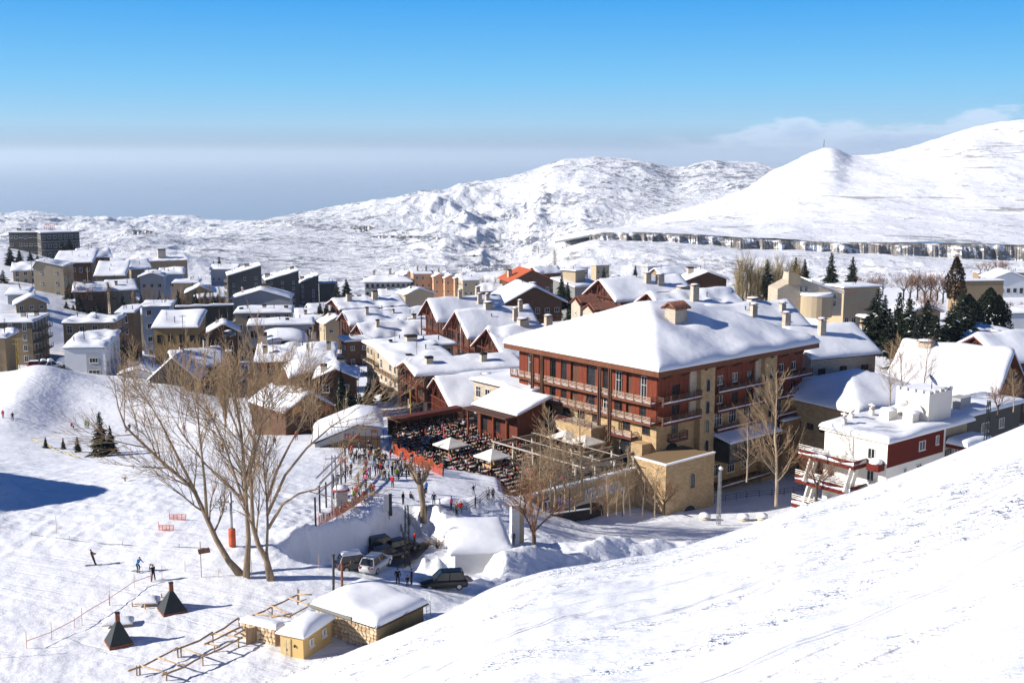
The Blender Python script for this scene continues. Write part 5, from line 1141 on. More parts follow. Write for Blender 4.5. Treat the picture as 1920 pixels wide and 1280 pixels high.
# stair head with battlements
mb = MB(); mb.box(12.5, 18.8, 1.5, 7.0, 6.6, 11.4); sh2 = mb.build('roof_block', m_cream, RH)
for i in range(5):
    mb = MB(); x_ = 12.5 + i * 1.48; mb.box(x_, x_ + .45, 1.5, 1.8, 11.4, 11.9); mb.build('battlement', m_cream, sh2)
for i in range(4):
    mb = MB(); y_ = 2.6 + i * 1.3; mb.box(12.5, 12.8, y_, y_ + .45, 11.4, 11.9); mb.build('battlement', m_cream, sh2)
mb = MB(); mb.box(12.85, 18.5, 1.85, 6.8, 11.41, 11.7); mb.build('snow', M_roofsnow, sh2)
m_dish = simple('dish white', (.6, .6, .6), .5)
def dish(loc, rz, el_, r, parent):
    mb = MB(); prof_ = [(r * k / 5, .22 * r * (k / 5) ** 2) for k in range(1, 6)] + [(r, .22 * r + .03), (.02, .05)]; mb.lathe(prof_, (0, 0, 0), 14, 0)
    mb.bar((0, 0, 0), (0, 0, r * .9), .05); return mb.build('satellite_dish', m_dish, parent, loc=loc, rot=(R(90 - el_), 0, rz))
dish((12.3, 3.0, 8.8), R(60), 25, .95, RH); dish((12.2, 5.6, 9.4), R(100), 25, .8, RH); dish((15.5, 3, 12.9), R(20), 40, 1.0, RH)
mb = MB(); mb.bar((15.5, 3, 11.5), (15.5, 3, 12.9), .1); mb.build('mast', m_metal, RH)
for (x_, y_) in ((1.0, 8.0), (4.6, 9.2), (9.4, 9.0)):
    mb = MB(); mb.box(x_ - .3, x_ + .3, y_ - .3, y_ + .3, 6.5, 8.3); mb.tube([(x_ - .5, y_, 8.6), (x_ + .5, y_, 8.6)], .16, 6); mb.tube([(x_, y_ - .5, 9.0), (x_, y_ + .5, 9.0)], .16, 6); mb.tube([(x_, y_, 8.3), (x_, y_, 9.3)], .14, 6); mb.build('chimney', m_cream, RH)
for x_, y_, w_ in ((10.2, 6.5, 1.4), (11.2, 3.4, 1.1)): mb = MB(); mb.box(x_ - w_, x_ + w_ * .6, y_ - .8, y_ + .8, 6.5, 8.6); u_ = mb.build('roof_vent', m_cream, RH); mb = MB(); mb.lathe([(1.3, 0), (1.2, .25), (.05, .45)], (x_ - .2, y_, 8.6), 8); mb.build('snow', M_roofsnow, u_)
# porch and far wing
mb = MB(); mb.box(15.2, 22.4, -3.4, -.02, 3.4, 4.0); pr = mb.build('porch_roof', m_redpanel, RH)
mb = MB(); shell(mb, spaced(15.0, 22.6, 5, .5), spaced(-3.6, -.1, 4, .5), lambda x, y: 4.02 + .8 * math.sqrt(max(0, min(1, min(x - 15.0, 22.6 - x, y + 3.6, .6) / .6))), lambda x, y: 4.0, 0, True); mb.build('snow', M_roofsnow, pr)
for x_ in (15.6, 19.0, 22): mb = MB(); mb.box(x_ - .2, x_ + .2, -3.2, -2.8, -3, 3.4); mb.build('post', m_cream, RH)
mb = MB(); mb.box(LX + .02, 22, 0.6, 8, -5, 6.3); mb.build('entrance_wall', m_beige, RH)
link('door', window_mesh(1.6, 2.4, 'dark', 1), RH, (17, .58, 0.2)); link('window', window_mesh(2.6, 2.0, 'light', 2), RH, (20, .58, .6))
mb = MB(); mb.box(22.2, 40, 1.5, 8.0, -4, 6.6); wg = mb.build('far_wing', m_drk, RH)
snowcap('wing_snow', 18, 7.5, lambda x, y: 0, 6.7, .3, .7, RH, 9, lump=.25).location = (22.2, 1.2, 0)
mb = MB(); mb.box(24, 27, 3, 5, 7, 9.0); mb.build('roof_box', m_grey, RH)
link('window', window_mesh(2.4, 1.6, 'light', 1), RH, (29, 1.45, 3.2)); link('window', window_mesh(1.6, 1.6, 'light', 1), RH, (34, 1.45, 3.2))
# white handrail along the snow in front of it
hr = empty('handrail', RH.matrix_basis @ Vector((6, -3.6, 0)), RH.rotation_euler.z, 'white tubular handrail rising beside the modern house', 'handrail')
pts_ = [(0, 0, -.9), (0, 0, 1.3), (5.5, 0, 2.5), (12, 0, 4.0), (14, 0, 4.2)]
mb = MB(); mb.tube(pts_, .06, 5); mb.tube([(0, 0, .3), (5.5, 0, 1.5), (12, 0, 3.0)], .05, 5)
mb.build('rail', m_white, hr)
for x_, z_ in ((3, 1.9), (5.5, 2.5), (9, 3.3), (12, 4.0)): mb = MB(); mb.tube([(x_, 0, z_ - 2.3), (x_, 0, z_)], .06, 5); mb.build('post', m_white, hr)
# ================================================================ TREES
def bark(name, col):
    m, t = newmat(name); v = t.obj(); n = t.noise(1.0, 5, .7, t.scaled(v, (3.5, 3.5, .9))); t.out(t.mix(t.ramp(n, .3, .7), tuple(x * .5 for x in col) + (1,), col + (1,)), .9, t.bump(n, .04, .8), .1); return m
m_bark = bark('pale bark', (.34, .255, .175)); m_twig = bark('tan twigs', (.46, .32, .19)); m_twigr = bark('rust twigs', (.30, .15, .08)); m_barkd = bark('dark bark', (.12, .09, .07))
m_twigg = bark('straw twigs', (.40, .30, .14)); m_trunkw = bark('light trunk', (.48, .38, .27))
def leafmat(name, c1, c2):
    m, t = newmat(name); n = t.noise(1.1, 4, .7, t.obj()); t.out(t.mix(t.ramp(n, .35, .65), c1 + (1,), c2 + (1,)), .85, None, .1); return m
m_fir = leafmat('fir needles', (.006, .010, .007), (.022, .032, .018)); m_thuja = leafmat('thuja brown', (.03, .02, .012), (.10, .055, .03)); m_shrub = leafmat('shrub', (.03, .03, .015), (.09, .07, .035))
class Bare:
    def __init__(s, seed): s.r = random.Random(seed); s.thick = MB(); s.thin = MB(); s.n = 0
    def branch(s, p, d, ln, rad, lev, up=.12, spread=.7, kids=(5, 6, 6, 5), wob=.10, maxlev=4, tip=.35):
        r = s.r; seg = 6 if lev == 0 else (5 if lev == 1 else (3 if lev == 2 else 2)); pts = [p.copy()]; dirs = [d.copy()]; q = p.copy(); dd = d.copy()
        for i in range(seg):
            dd = (dd + Vector((r.gauss(0, wob), r.gauss(0, wob), r.gauss(0, wob * .6) + up * (1 if lev else .3)))).normalized(); q = q + dd * (ln / seg); pts.append(q.copy()); dirs.append(dd.copy())
        rads = [max(.014, rad * (1 - (1 - tip) * i / seg)) for i in range(seg + 1)]
        if lev >= maxlev: rads[-1] = .009
        n = 7 if lev == 0 else (5 if rad > .05 else 3); (s.thick if rad > .045 else s.thin).tube(pts, rads, n, 0, False); s.n += 1
        if lev < maxlev:
            k = kids[min(lev, len(kids) - 1)]
            for j in range(k):
                t = .22 + .76 * (j + r.random() * .8) / k; f = t * seg; i = min(int(f), seg - 1); pp = pts[i].lerp(pts[i + 1], f - i); base = dirs[i + 1]
                side = base.cross(Vector((r.gauss(0, 1), r.gauss(0, 1), r.gauss(0, 1)))).normalized(); a = spread * (.6 + .6 * r.random())
                nd = (base * math.cos(a) + side * math.sin(a)).normalized()
                s.branch(pp, nd, ln * (.62 - .25 * t) * (.8 + .4 * r.random()), rads[i] * .58, lev + 1, up, spread, kids, wob, maxlev, tip)
            s.branch(pts[-1], dirs[-1], ln * .5, rads[-1] * .9, lev + 1, up, spread, kids, wob, maxlev, tip)
def tree_obj(name, B, mt, mw, loc, label, cat='tree', group=None, rz=0.0):
    o = empty(name, loc, rz, label, cat, group); B.thick.build('trunk', mt, o); t_ = B.thin.build('twigs', mw, o); return o
# the big tree on the piste: five limbs from a spread foot
def big_limb(B, base, pts_px, D, rad, seed, kids=(6, 7, 6, 5), fill=1.0):
    """limb through picture points, with side branches leaving along it"""
    pts = [P(x, y, D + dd) for (x, y, dd) in pts_px]; n = len(pts); rads = [rad * .82 * (1 - .80 * i / (n - 1)) for i in range(n)]; rads[0] *= 1.35 if rad > .3 else 1
    o = base.location; loc = [p - o for p in pts]; B.thick.tube(loc, rads, 8, 0, True); r = B.r
    tot = 0
    for i in range(1, n):
        seg = loc[i] - loc[i - 1]; d = seg.normalized(); k = max(2, int(seg.length / .95 * fill)) if i > 2 else 0
        for j in range(k):
            f = (j + r.random()) / k; pp = loc[i - 1] + seg * f; rr = rads[i - 1] + (rads[i] - rads[i - 1]) * f
            side = d.cross(Vector((r.gauss(0, 1), r.gauss(0, 1) * .8, r.gauss(0, .5)))).normalized(); a = .45 + .45 * r.random()
            B.branch(pp, (d * math.cos(a) + side * math.sin(a)).normalized(), 3.4 + 3.6 * r.random() * (1 - .25 * i / n), rr * .40 + .02, 1, .05, .50, kids, .09, 4, .3)
    B.branch(loc[-1], (loc[-1] - loc[-2]).normalized(), 3.6, rads[-1], 2, .05, .5, kids, .08, 4, .3)
def gp(px, py): return ground_at(px, py)
big = None
DB = 108
specs = [('leftmost, leaning trunk of the big bare tree clump', 452, 1078, .42, [[(452, 1078, 0), (428, 1050, 0), (405, 1010, .5), (385, 965, 1), (362, 915, 1.5), (300, 862, 2), (235, 800, 2), (222, 765, 2)], [(388, 970, 1), (384, 905, 0), (378, 850, -1), (372, 790, -1.5), (360, 740, -2)], [(368, 925, 1.4), (330, 850, -1), (300, 790, -2), (270, 740, -2.5)]]),
         ('straight middle trunk of the big bare tree clump', 462, 1080, .34, [[(462, 1080, -.5), (466, 1010, -.5), (462, 950, -.5), (458, 880, 0), (452, 810, 0), (440, 740, 0), (432, 700, 0)], [(463, 960, -.5), (440, 890, -1.5), (420, 830, -2), (392, 770, -2.5), (365, 735, -3)], [(460, 900, 0), (475, 840, 1), (482, 780, 1.5), (480, 715, 2)], [(458, 940, 0), (425, 905, 2), (385, 870, 4), (340, 810, 5), (318, 772, 6)]]),
         ('rightmost, forked trunk of the big bare tree clump', 508, 1088, .40, [[(508, 1088, 0), (500, 1050, 0), (484, 1020, 0), (474, 985, 0), (472, 935, -.5), (470, 880, -.5), (488, 810, -1), (495, 750, -1)], [(508, 1086, 0), (500, 1035, .3), (502, 985, .6), (500, 930, 1), (494, 870, 1.5), (505, 800, 1.5), (512, 735, 2)], [(503, 990, .6), (530, 945, -.5), (560, 925, -1), (600, 915, -1.5), (640, 895, -2)], [(500, 940, 1), (520, 880, 2), (545, 830, 3), (570, 790, 3), (588, 755, 3)], [(501, 965, 1), (535, 890, 0), (575, 840, -1), (620, 800, -1.5), (650, 780, -2)]])]
for i, (lb, px, py, rad, limbs) in enumerate(specs):
    q = ground_at(px, py); q.z -= .3; o = empty('bare_tree', q, 0, lb, 'tree', 'trunks of the big bare tree clump'); B = Bare(40 + i)
    for j, l in enumerate(limbs): big_limb(B, o, [(a, b, c) for (a, b, c) in l], q.y, rad if j == 0 else rad * .5, j, (4, 5, 4, 3))
    B.thick.build('trunk', m_bark, o); B.thin.build('twigs', m_twig, o)
# reusable kinds
def make_poplar(seed, h=12.0, mats=(m_barkd, m_twigg)):
    B = Bare(seed); r = B.r; B.thick.tube([(0, 0, -.3), (r.gauss(0, .1), 0, h * .3), (r.gauss(0, .15), 0, h * .62), (0, 0, h * .95)], [.16, .12, .07, .02], 5, 0, False)
    for i in range(60):
        z = h * (.10 + .82 * i / 60); a = r.random() * 6.28; ln = h * (.30 - .16 * abs(z / h - .35)) * (.7 + .5 * r.random()); d = Vector((math.cos(a) * .32, math.sin(a) * .32, 1)).normalized()
        B.branch(Vector((0, 0, z)), d, ln, .035, 2, .06, .35, (3, 4, 4, 3), .06, 3, .3)
    return B
def make_round(seed, h=7.0, lev=4, spread=.65, up=.03):
    B = Bare(seed); r = B.r; th = h * .28; B.thick.tube([(0, 0, -.3), (.05, 0, th * .5), (0, .05, th)], [.2, .17, .15], 6, 0, False)
    for i in range(6):
        a = 6.28 * i / 6 + r.random(); d = Vector((math.cos(a) * .75, math.sin(a) * .75, .9)).normalized(); B.branch(Vector((0, 0, th * (.75 + .25 * r.random()))), d, h * .42, .085, 1, up, spread, (4, 5, 4, 3), .12, lev, .3)
    return B
def make_tall(seed, h=14.0):
    """slim upright tree with one pale trunk and rising side branches"""
    B = Bare(seed); r = B.r; pts = [Vector((0, 0, -.4))]; 
    for i in range(8): pts.append(Vector((pts[-1].x + r.gauss(0, .12), pts[-1].y + r.gauss(0, .12), h * (i + 1) / 8)))
    B.thick.tube(pts, [.19 - .165 * i / 8 for i in range(9)], 7, 0, False)
    for i in range(34):
        t = .16 + .8 * i / 34; f = t * 8; k = min(int(f), 7); pp = pts[k].lerp(pts[k + 1], f - k); a = r.random() * 6.28; ln = h * .26 * (1.15 - t) * (.7 + .6 * r.random()) + .5
        B.branch(pp, Vector((math.cos(a) * .8, math.sin(a) * .8, .75)).normalized(), ln, .05 * (1.2 - t), 2, .07, .5, (4, 4, 4, 3), .09, 4, .3)
    return B
def make_fir(seed, h=14.0, w=3.6, droop=.35, mat=m_fir, snow=False, power=1.0):
    r = random.Random(seed); mb = MB(); tiers = int(h * 2.1)
    for i in range(tiers):
        t = i / tiers; z = h * (.06 + .94 * t); rad = w * (1 - t) ** power * (.62 + .62 * r.random()) + .12; nb = max(4, int(4 + 8 * (1 - t)))
        for k in range(nb):
            a = 6.28 * (k + r.random()) / nb; ln = rad * (.5 + .75 * r.random()); c, s = math.cos(a), math.sin(a); wd = ln * .20 + .10; dz = -droop * ln * (.6 + .6 * r.random()); th = .10 + .05 * ln
            m1 = (c * ln * .45, s * ln * .45, z + dz * .25 + .06); tip = (c * ln, s * ln, z + dz + .12 * ln)
            n = len(mb.v); vs = [(0, 0, z + th), (m1[0] - s * wd, m1[1] + c * wd, m1[2] - .05), (tip[0], tip[1], tip[2]), (m1[0] + s * wd, m1[1] - c * wd, m1[2] - .05), (m1[0], m1[1], m1[2] + th), (m1[0], m1[1], m1[2] - th * 1.6)]
            mb.add(vs, [(1, 2, 4), (2, 3, 4), (0, 5, 1), (1, 5, 2), (2, 5, 3), (3, 5, 0)], 0); sw_ = 1 if r.random() < .13 else 0; mb.v and mb.add([vs[0], vs[1], vs[4], vs[3]], [(0, 1, 2), (3, 0, 2)], sw_)
            for q in range(3):   # drooping twiglets give a ragged edge
                f = .3 + .65 * r.random(); e = (c * ln * f + r.gauss(0, wd), s * ln * f + r.gauss(0, wd), z + dz * f); mb.add([(e[0] - .12, e[1], e[2] + .1), (e[0] + .12, e[1] + .05, e[2] + .08), (e[0] + r.gauss(0, .15), e[1] + r.gauss(0, .15), e[2] - .35 - .3 * r.random())], [(0, 1, 2)], 0)
    tr = MB(); tr.tube([(0, 0, -.5), (0, 0, h * .95)], [.22 + h * .008, .03], 6)
    return tr.mesh('trunk', m_barkd), mb.mesh('crown', mat, M_roofsnow)
def make_blob(seed, h=10., w=3.6, mat=m_fir):
    """dense evergreen of many small leaf clumps in an egg-shaped volume"""
    r = random.Random(seed); mb = MB()
    for i in range(2600):
        a = r.random() * 6.28; u = r.random(); z = u * h; prof = math.sin(math.pi * min(1, (u * .93 + .07)) ** .62) ** .75; rr = w * prof * (.55 + .5 * r.random() ** .5) * (1 + .15 * math.sin(a * 3 + z))
        c = Vector((rr * math.cos(a), rr * math.sin(a), z)); s = .22 + .2 * r.random()
        d1 = Vector((r.gauss(0, 1), r.gauss(0, 1), r.gauss(0, 1))).normalized() * s; d2 = d1.orthogonal().normalized() * s * .6; mb.add([c - d1, c + d2, c + d1, c - d2 + Vector((0, 0, .1))], [(0, 1, 2), (0, 2, 3)], 0)
    tr = MB(); tr.tube([(0, 0, -.5), (0, 0, h * .6)], [.3, .1], 6); return tr.mesh('trunk', m_barkd), mb.mesh('crown', mat)
KIND = {}
def bm2(B, mt, mw): return B.thick.mesh('trunk', mt), B.thin.mesh('twigs', mw)
for k in range(3): KIND['poplar%d' % k] = (bm2(make_poplar(60 + k), m_barkd, m_twigg), 12.0)
for k in range(2): KIND['tanpop%d' % k] = (bm2(make_poplar(70 + k, 11.0), m_bark, m_twig), 11.0)
for k in range(3): KIND['round%d' % k] = (bm2(make_round(80 + k), m_barkd, m_twigr), 7.0)
for k in range(3): KIND['tall%d' % k] = (bm2(make_tall(90 + k), m_trunkw, m_twig), 14.0)
for k in range(4): KIND['fir%d' % k] = (make_fir(100 + k, 14, 3.4 + .5 * (k % 2)), 14.0)
for k in range(2): KIND['cedar%d' % k] = (make_fir(110 + k, 13, 5.2, .22, power=.7), 13.0)
for k in range(2): KIND['blob%d' % k] = (make_blob(120 + k), 10.0)
KIND['thuja0'] = (make_blob(130, 10, 2.3, m_thuja), 10.0)
KIND['shrub0'] = (bm2(make_round(140, 2.2, 3, .8, .0), m_barkd, m_twig), 2.4); KIND['shrub1'] = (make_blob(141, 2.2, 1.6, m_shrub), 2.2)
def plant(kind, px, base, top, label, D=None, group=None, name=None, cat='tree', wide=1.0):
    q = ground_at(px, base) if D is None else P(px, base, D)
    if D is not None: q.z = min(q.z, gz(q.x, q.y)) if abs(q.z - gz(q.x, q.y)) > 3 and False else q.z
    h = (base - top) / ppm(px, base, q.y); (tr, cr), H = KIND[kind]; s = h / H
    nm = name or {'p': 'poplar_tree', 't': 'bare_tree', 'r': 'bare_tree', 'f': 'fir_tree', 'c': 'cedar_tree', 'b': 'evergreen_tree', 's': 'shrub'}[kind[0]]
    o = empty(nm, q, rnd.random() * 6.28, label, cat, group); o.scale = (s * wide, s * wide, s)
    link('trunk', tr, o); link('crown' if 'fir' in kind or kind[0] in 'cb' or kind == 'shrub1' or kind == 'thuja0' else 'twigs', cr, o); return o
# firs
FT = [('fir0', 1557, 540, 471, 'single tall fir on the snow right of the villa', 430), ('fir1', 1597, 542, 480, 'fir between the tall single fir and the bare orchard', 425),
 ('fir2', 1490, 545, 481, 'fir rising behind the curved villa', 410), ('fir3', 1507, 545, 484, 'second fir behind the curved villa, close to its twin', 414), ('fir0', 1437, 560, 484, 'dark fir inside the poplar grove', 395),
 ('cedar0', 1641, 655, 538, 'broad dark cedar, leftmost of the big evergreen group', 262), ('fir1', 1682, 660, 545, 'tall dark fir in the middle of the evergreen group', 258), ('fir2', 1664, 668, 575, 'fir in front of the broad cedar', 246),
 ('fir3', 1716, 672, 590, 'shorter fir right of the tall dark one', 245), ('cedar1', 1750, 684, 588, 'wide fir in the gap before the round evergreen', 240), ('fir0', 1735, 655, 610, 'small fir tucked between wider ones', 262),
 ('thuja0', 1790, 560, 482, 'brownish column shaped conifer right of the orchard', 380), ('cedar1', 1800, 655, 543, 'dark pointed evergreen left of the round one', 268), ('blob0', 1852, 628, 540, 'large round dark evergreen near the white building', 290),
 ('fir2', 1828, 672, 614, 'little fir in front of the rounded snow roof', 250), ('fir3', 1776, 690, 628, 'fir at the foot of the evergreen group', 236),
 ('fir1', 1700, 690, 630, 'low fir above the hipped hall roof', 236), ('fir0', 1622, 655, 590, 'small fir at the left end of the evergreen group', 255),
 ('fir1', 1132, 532, 500, 'small fir on the slope over the wide gabled lodge', 520), ('fir2', 1191, 521, 496, 'tiny fir above the wide gabled lodge roof', 540), ('fir3', 1053, 575, 515, 'slim fir right of the wide brown chalet', 385), ('fir1', 1064, 580, 528, 'second slim fir right of the wide brown chalet', 375),
 ('fir2', 1072, 592, 565, 'short fir by the tiled stair blocks', 330),
 ('fir0', 632, 560, 524, 'fir at the right end of the grey slab blocks', 545), ('cedar0', 650, 560, 522, 'bushy evergreen right of the grey slab blocks', 540), ('fir3', 401, 515, 487, 'fir in front of the white hill', 640), ('fir1', 412, 512, 480, 'taller fir in front of the white hill', 650),
 ('cedar0', 655, 790, 722, 'dark fir behind the bar building, on its left', 194), ('fir1', 676, 792, 735, 'tall fir behind the bar building roof', 198), ('fir2', 698, 790, 745, 'fir at the edge of the shaded lane', 205), ('fir3', 638, 762, 705, 'fir beside the small stone chimney cottage', 212), ('cedar1', 690, 760, 715, 'dark evergreen above the shaded lane', 225),
 ('fir0', 190, 855, 768, 'largest fir on the piste slope at left', None), ('fir3', 208, 850, 795, 'bushy fir touching the largest one on the slope', None), ('fir1', 86, 840, 818, 'smallest of the young firs by the yellow rope', None), ('fir2', 119, 842, 819, 'second young fir by the yellow rope', None), ('fir0', 146, 848, 817, 'young fir nearest the big one on the slope', None)]
FT += [('cedar0', 1700, 668, 556, 'dense dark cedar right of the tall dark fir', 256), ('fir0', 1655, 648, 550, 'fir crowding behind the broad cedar', 270), ('cedar1', 1735, 640, 560, 'cedar behind the middle of the evergreen group', 275), ('cedar0', 1780, 668, 565, 'dark cedar left of the pointed evergreen', 262), ('blob1', 1812, 640, 552, 'dense evergreen between the pointed one and the round one', 282), ('blob0', 1868, 628, 553, 'second rounded evergreen overlapping the largest round one', 286),
 ('fir1', 1765, 690, 612, 'fir low in the evergreen group, right of centre', 240), ('fir3', 1690, 690, 605, 'fir low in the evergreen group, left of centre', 238), ('cedar1', 1725, 700, 640, 'low cedar just above the hipped hall roof', 228), ('fir2', 1795, 700, 640, 'fir beside the large white lodge roof', 232),
 ('cedar0', 232, 668, 630, 'dark evergreen below the narrow brown block', 300), ('cedar1', 250, 672, 636, 'dark evergreen left of the white and blue house', 296), ('cedar0', 214, 690, 655, 'evergreen in the dark gap right of the white house', 285), ('fir1', 380, 640, 598, 'dark fir right of the ochre house', 315), ('cedar1', 395, 655, 625, 'bushy evergreen over the car park', 305), ('fir2', 148, 572, 540, 'fir under the tan poplars on the left', 400), ('cedar0', 130, 560, 530, 'dark tree right of the tan hillside house', 420), ('cedar1', 175, 575, 548, 'dark bush tree under the steep white roof', 405), ('fir0', 342, 585, 545, 'fir at the right end of the poplar line', 410), ('cedar1', 368, 585, 552, 'dark evergreen above the black wall', 415), ('fir3', 386, 588, 545, 'fir above the black wall, middle', 418), ('cedar0', 410, 585, 550, 'dark evergreen above the black wall, right', 420),
 ('cedar1', 665, 712, 690, 'dark hedge tree at the lane corner', 245), ('cedar0', 708, 738, 705, 'dark evergreen at the end of the lane', 235), ('cedar1', 722, 752, 722, 'dark evergreen against the cream block', 228), ('fir2', 640, 745, 690, 'dark fir over the small stone chimney cottage', 222), ('cedar0', 668, 775, 735, 'wide dark evergreen behind the bar building', 200)]
for (k, px, b, t_, lb, D) in FT: plant(k, px, b, t_, lb, D, wide=1.15 if k[0] == 'f' else 1.0)
# dark trees round the far left hotel
for i, (px, b, t_) in enumerate(((20, 500, 462), (38, 505, 468), (58, 500, 470), (130, 470, 445), (118, 480, 452), (72, 512, 478), (8, 560, 505))):
    plant('cedar%d' % (i % 2), px, b, t_, ['dark tree below the skyline hotel, leftmost', 'dark tree under the middle of the skyline hotel', 'dark tree by the hotel corner', 'bushy tree right of the skyline hotel', 'small tree under the right hotel wing', 'dark tree left of the wide hillside chalet', 'tall dark tree at the left edge of the photo'][i], 520 if i < 6 else 440)
for i in range(26):
    px = 205 + i * 8.6 + rnd.uniform(-2, 2); b = 590 + rnd.uniform(-8, 5)
    if i % 4 == 3: plant('fir%d' % (i % 4), px, b + 3, b - 42, 'dark fir in the line of poplars below the left hillside', 400 + rnd.uniform(-10, 15), 'tree line below the left hillside')
    else: plant('tanpop%d' % (i % 2), px, b, b - rnd.uniform(34, 52), 'bare tan poplar in the line below the left hillside', 405 + rnd.uniform(-10, 10), 'tree line below the left hillside')
# poplar groves
for i in range(24):
    px = 1382 + (i * 37 % 118); plant('poplar%d' % (i % 3), px, 603 - (i % 5) * 5, 487 + rnd.uniform(-3, 26), 'bare straw coloured poplar in the dense grove left of the villa', 375 + (i * 13 % 40), 'poplar grove left of the villa', wide=1.25)
for i in range(20):
    px = 372 + (i * 53 % 160); plant('tanpop%d' % (i % 2), px, 775 + (i * 7 % 26), 690 + rnd.uniform(-20, 30), 'bare orange brown poplar behind the mound and the big bare tree', 212 + (i * 11 % 18), 'poplars behind the big bare tree', wide=1.3)
for i in range(12):
    px = 520 + i * 9; plant('round%d' % (i % 3), px, 790 + (i % 3) * 4, 752 + rnd.uniform(-4, 8), 'tan bare bush in the row before the brick hall', 190, 'bushes before the brick hall', 'bush', 'bush')
for i, (px, b, t_, lb) in enumerate(((950, 566, 505, 'tall bare thicket tree behind the beige end block'), (968, 566, 512, 'bare thicket tree right behind the beige end block'), (1010, 480, 462, 'bare tree on the far white slope, left'), (1040, 520, 470, 'bare tree standing by tiny houses on the slope'))):
    plant('poplar%d' % (i % 3), px, b, t_, lb, 560)
for i in range(7): plant('poplar%d' % (i % 3), 905 + i * 8, 566, 522 + (i % 3) * 5, 'bare brown tree in the thicket beside the beige end block', 575, 'thicket beside the beige end block', wide=1.4)
# orchard of brown round trees on the far snowfield
for i, (px, b, t_) in enumerate(((1622, 560, 505), (1640, 556, 505), (1655, 552, 510), (1694, 560, 500), (1706, 564, 505), (1720, 560, 498), (1733, 566, 500), (1745, 558, 504), (1757, 562, 502), (1768, 566, 506), (1730, 590, 545), (1748, 600, 540), (1742, 578, 530), (1820, 545, 520), (1843, 548, 515))):
    plant('round%d' % (i % 3), px, b, t_, 'bare rusty brown tree in the orchard on the far snowfield', 400 if i < 10 else (340 if i < 13 else 430), 'orchard of bare brown trees')
for i, (px, b, t_) in enumerate(((1870, 515, 480), (1882, 515, 484), (1852, 515, 486), (1838, 513, 488), (1893, 583, 562), (1915, 582, 562))):
    plant('round%d' % (i % 3), px, b, t_, 'small bare tree standing alone on the snowfield at far right', 520 if i < 4 else 330, 'small trees at far right')
# bare trees around the hotel
for i, (px, b, t_) in enumerate(((975, 958, 850), (992, 962, 842), (1018, 955, 838), (1032, 960, 848), (1060, 948, 835), (1078, 955, 850), (1108, 960, 865), (1140, 965, 878), (1182, 962, 868), (1205, 965, 880), (1228, 965, 872))):
    plant(('tall0', 'tall1', 'tall2')[i % 3], px, b, t_, 'small upright bare tree in the thicket before the terrace wall', 147 + (i * 5 % 7), 'thicket before the terrace wall', wide=1.3)
for (k, px, b, t_, lb, D) in (('tall0', 1455, 942, 692, 'tall pale bare tree in front of the right hotel wing', 158), ('round0', 1530, 935, 825, 'pollarded bare tree beside the oxblood balconies', 152), ('tall1', 1400, 900, 770, 'thin bare tree against the shaded hotel wall', 170),
        ('tall2', 1690, 760, 630, 'bare tree over the hipped hall roof', 180), ('tall1', 1668, 760, 640, 'slimmer bare tree over the hipped hall roof', 182), ('tall0', 1730, 750, 635, 'right hand bare tree over the hipped hall roof', 184), ('tall2', 1900, 770, 690, 'bare tree before the large lodge at the right edge', 170), ('round1', 1870, 780, 705, 'small bare tree at the corner of the large lodge', 172),
        ('tall1', 1090, 925, 745, 'thin dark bare tree on the terrace edge', 153), ('tall2', 1040, 945, 760, 'bare tree at the left of the terrace wall', 150), ('round2', 1000, 1032, 870, 'knotty bare tree on the snow bank beside the white panel', 127), ('tall0', 1010, 935, 800, 'bare tree before the pergola', 149),
        ('tall1', 1156, 962, 872, 'spreading bare tree in front of the hotel name', 148), ('round0', 1245, 962, 880, 'bare tree at the foot of the stone corner block', 150), ('round2', 1128, 968, 922, 'low bare tree before the big dark arch', 147), ('tall2', 1170, 960, 830, 'upright bare stems before the letters', 148), ('round1', 985, 960, 880, 'bare bushy tree over the path', 146)):
    plant(k, px, b, t_, lb, D)
# pollarded plane tree by the path, stumpy knots
q = ground_at(795, 992); q.z -= .2; B = Bare(200); s_ = 1.0; B.thick.tube([(0, 0, -.2), (-.1, 0, 2.0), (-.35, .1, 4.2), (-.5, .1, 5.2)], [.48, .36, .40, .42], 9)
for i in range(9):
    a = 6.28 * i / 9 + .3; d = Vector((math.cos(a) * .9, math.sin(a) * .9, .9)).normalized(); p0 = Vector((-.45, .1, 4.7)); p1 = p0 + d * (1.0 + .5 * B.r.random()); p2 = p1 + Vector((d.x * .5, d.y * .5, .8)); B.thick.tube([p0, p1, p2], [.24, .16, .20], 6)
    for j in range(5): B.branch(p2, Vector((B.r.gauss(0, .5), B.r.gauss(0, .5), 1)).normalized(), 1.2, .05, 3, .1, .5, (4,), .1, 4)
tree_obj('plane_tree', B, m_bark, m_twigr, q, 'pollarded plane tree with knobbly crown in front of the piste crowd')
vr = random.Random(21)
for i in range(22):
    px, b = [(132, 560), (146, 566), (160, 575), (170, 560), (140, 545), (128, 530), (215, 640), (228, 650), (244, 660), (262, 668), (210, 668), (222, 700), (236, 706), (378, 668), (384, 690), (392, 640), (452, 735), (440, 742), (428, 748), (300, 600), (332, 596), (270, 598)][i]
    plant('round%d' % (i % 3), px, b, b - vr.uniform(24, 40), 'small bare brown tree between the houses on the left', 400 if b < 610 else 292, 'small bare trees between the left houses', wide=.9)
for i in range(20):
    px, b = [(8, 600), (16, 604), (28, 602), (40, 606), (52, 600), (125, 585), (138, 588), (152, 592), (168, 596), (184, 596), (196, 600), (455, 600), (600, 588), (612, 592), (624, 590), (640, 594), (1068, 600), (1080, 604), (1096, 590), (1050, 596)][i]
    plant('cedar%d' % (i % 2), px, b, b - vr.uniform(16, 30), 'low dark evergreen bush among village houses', 400, 'dark evergreen bushes among the houses', 'shrub', 'shrub')
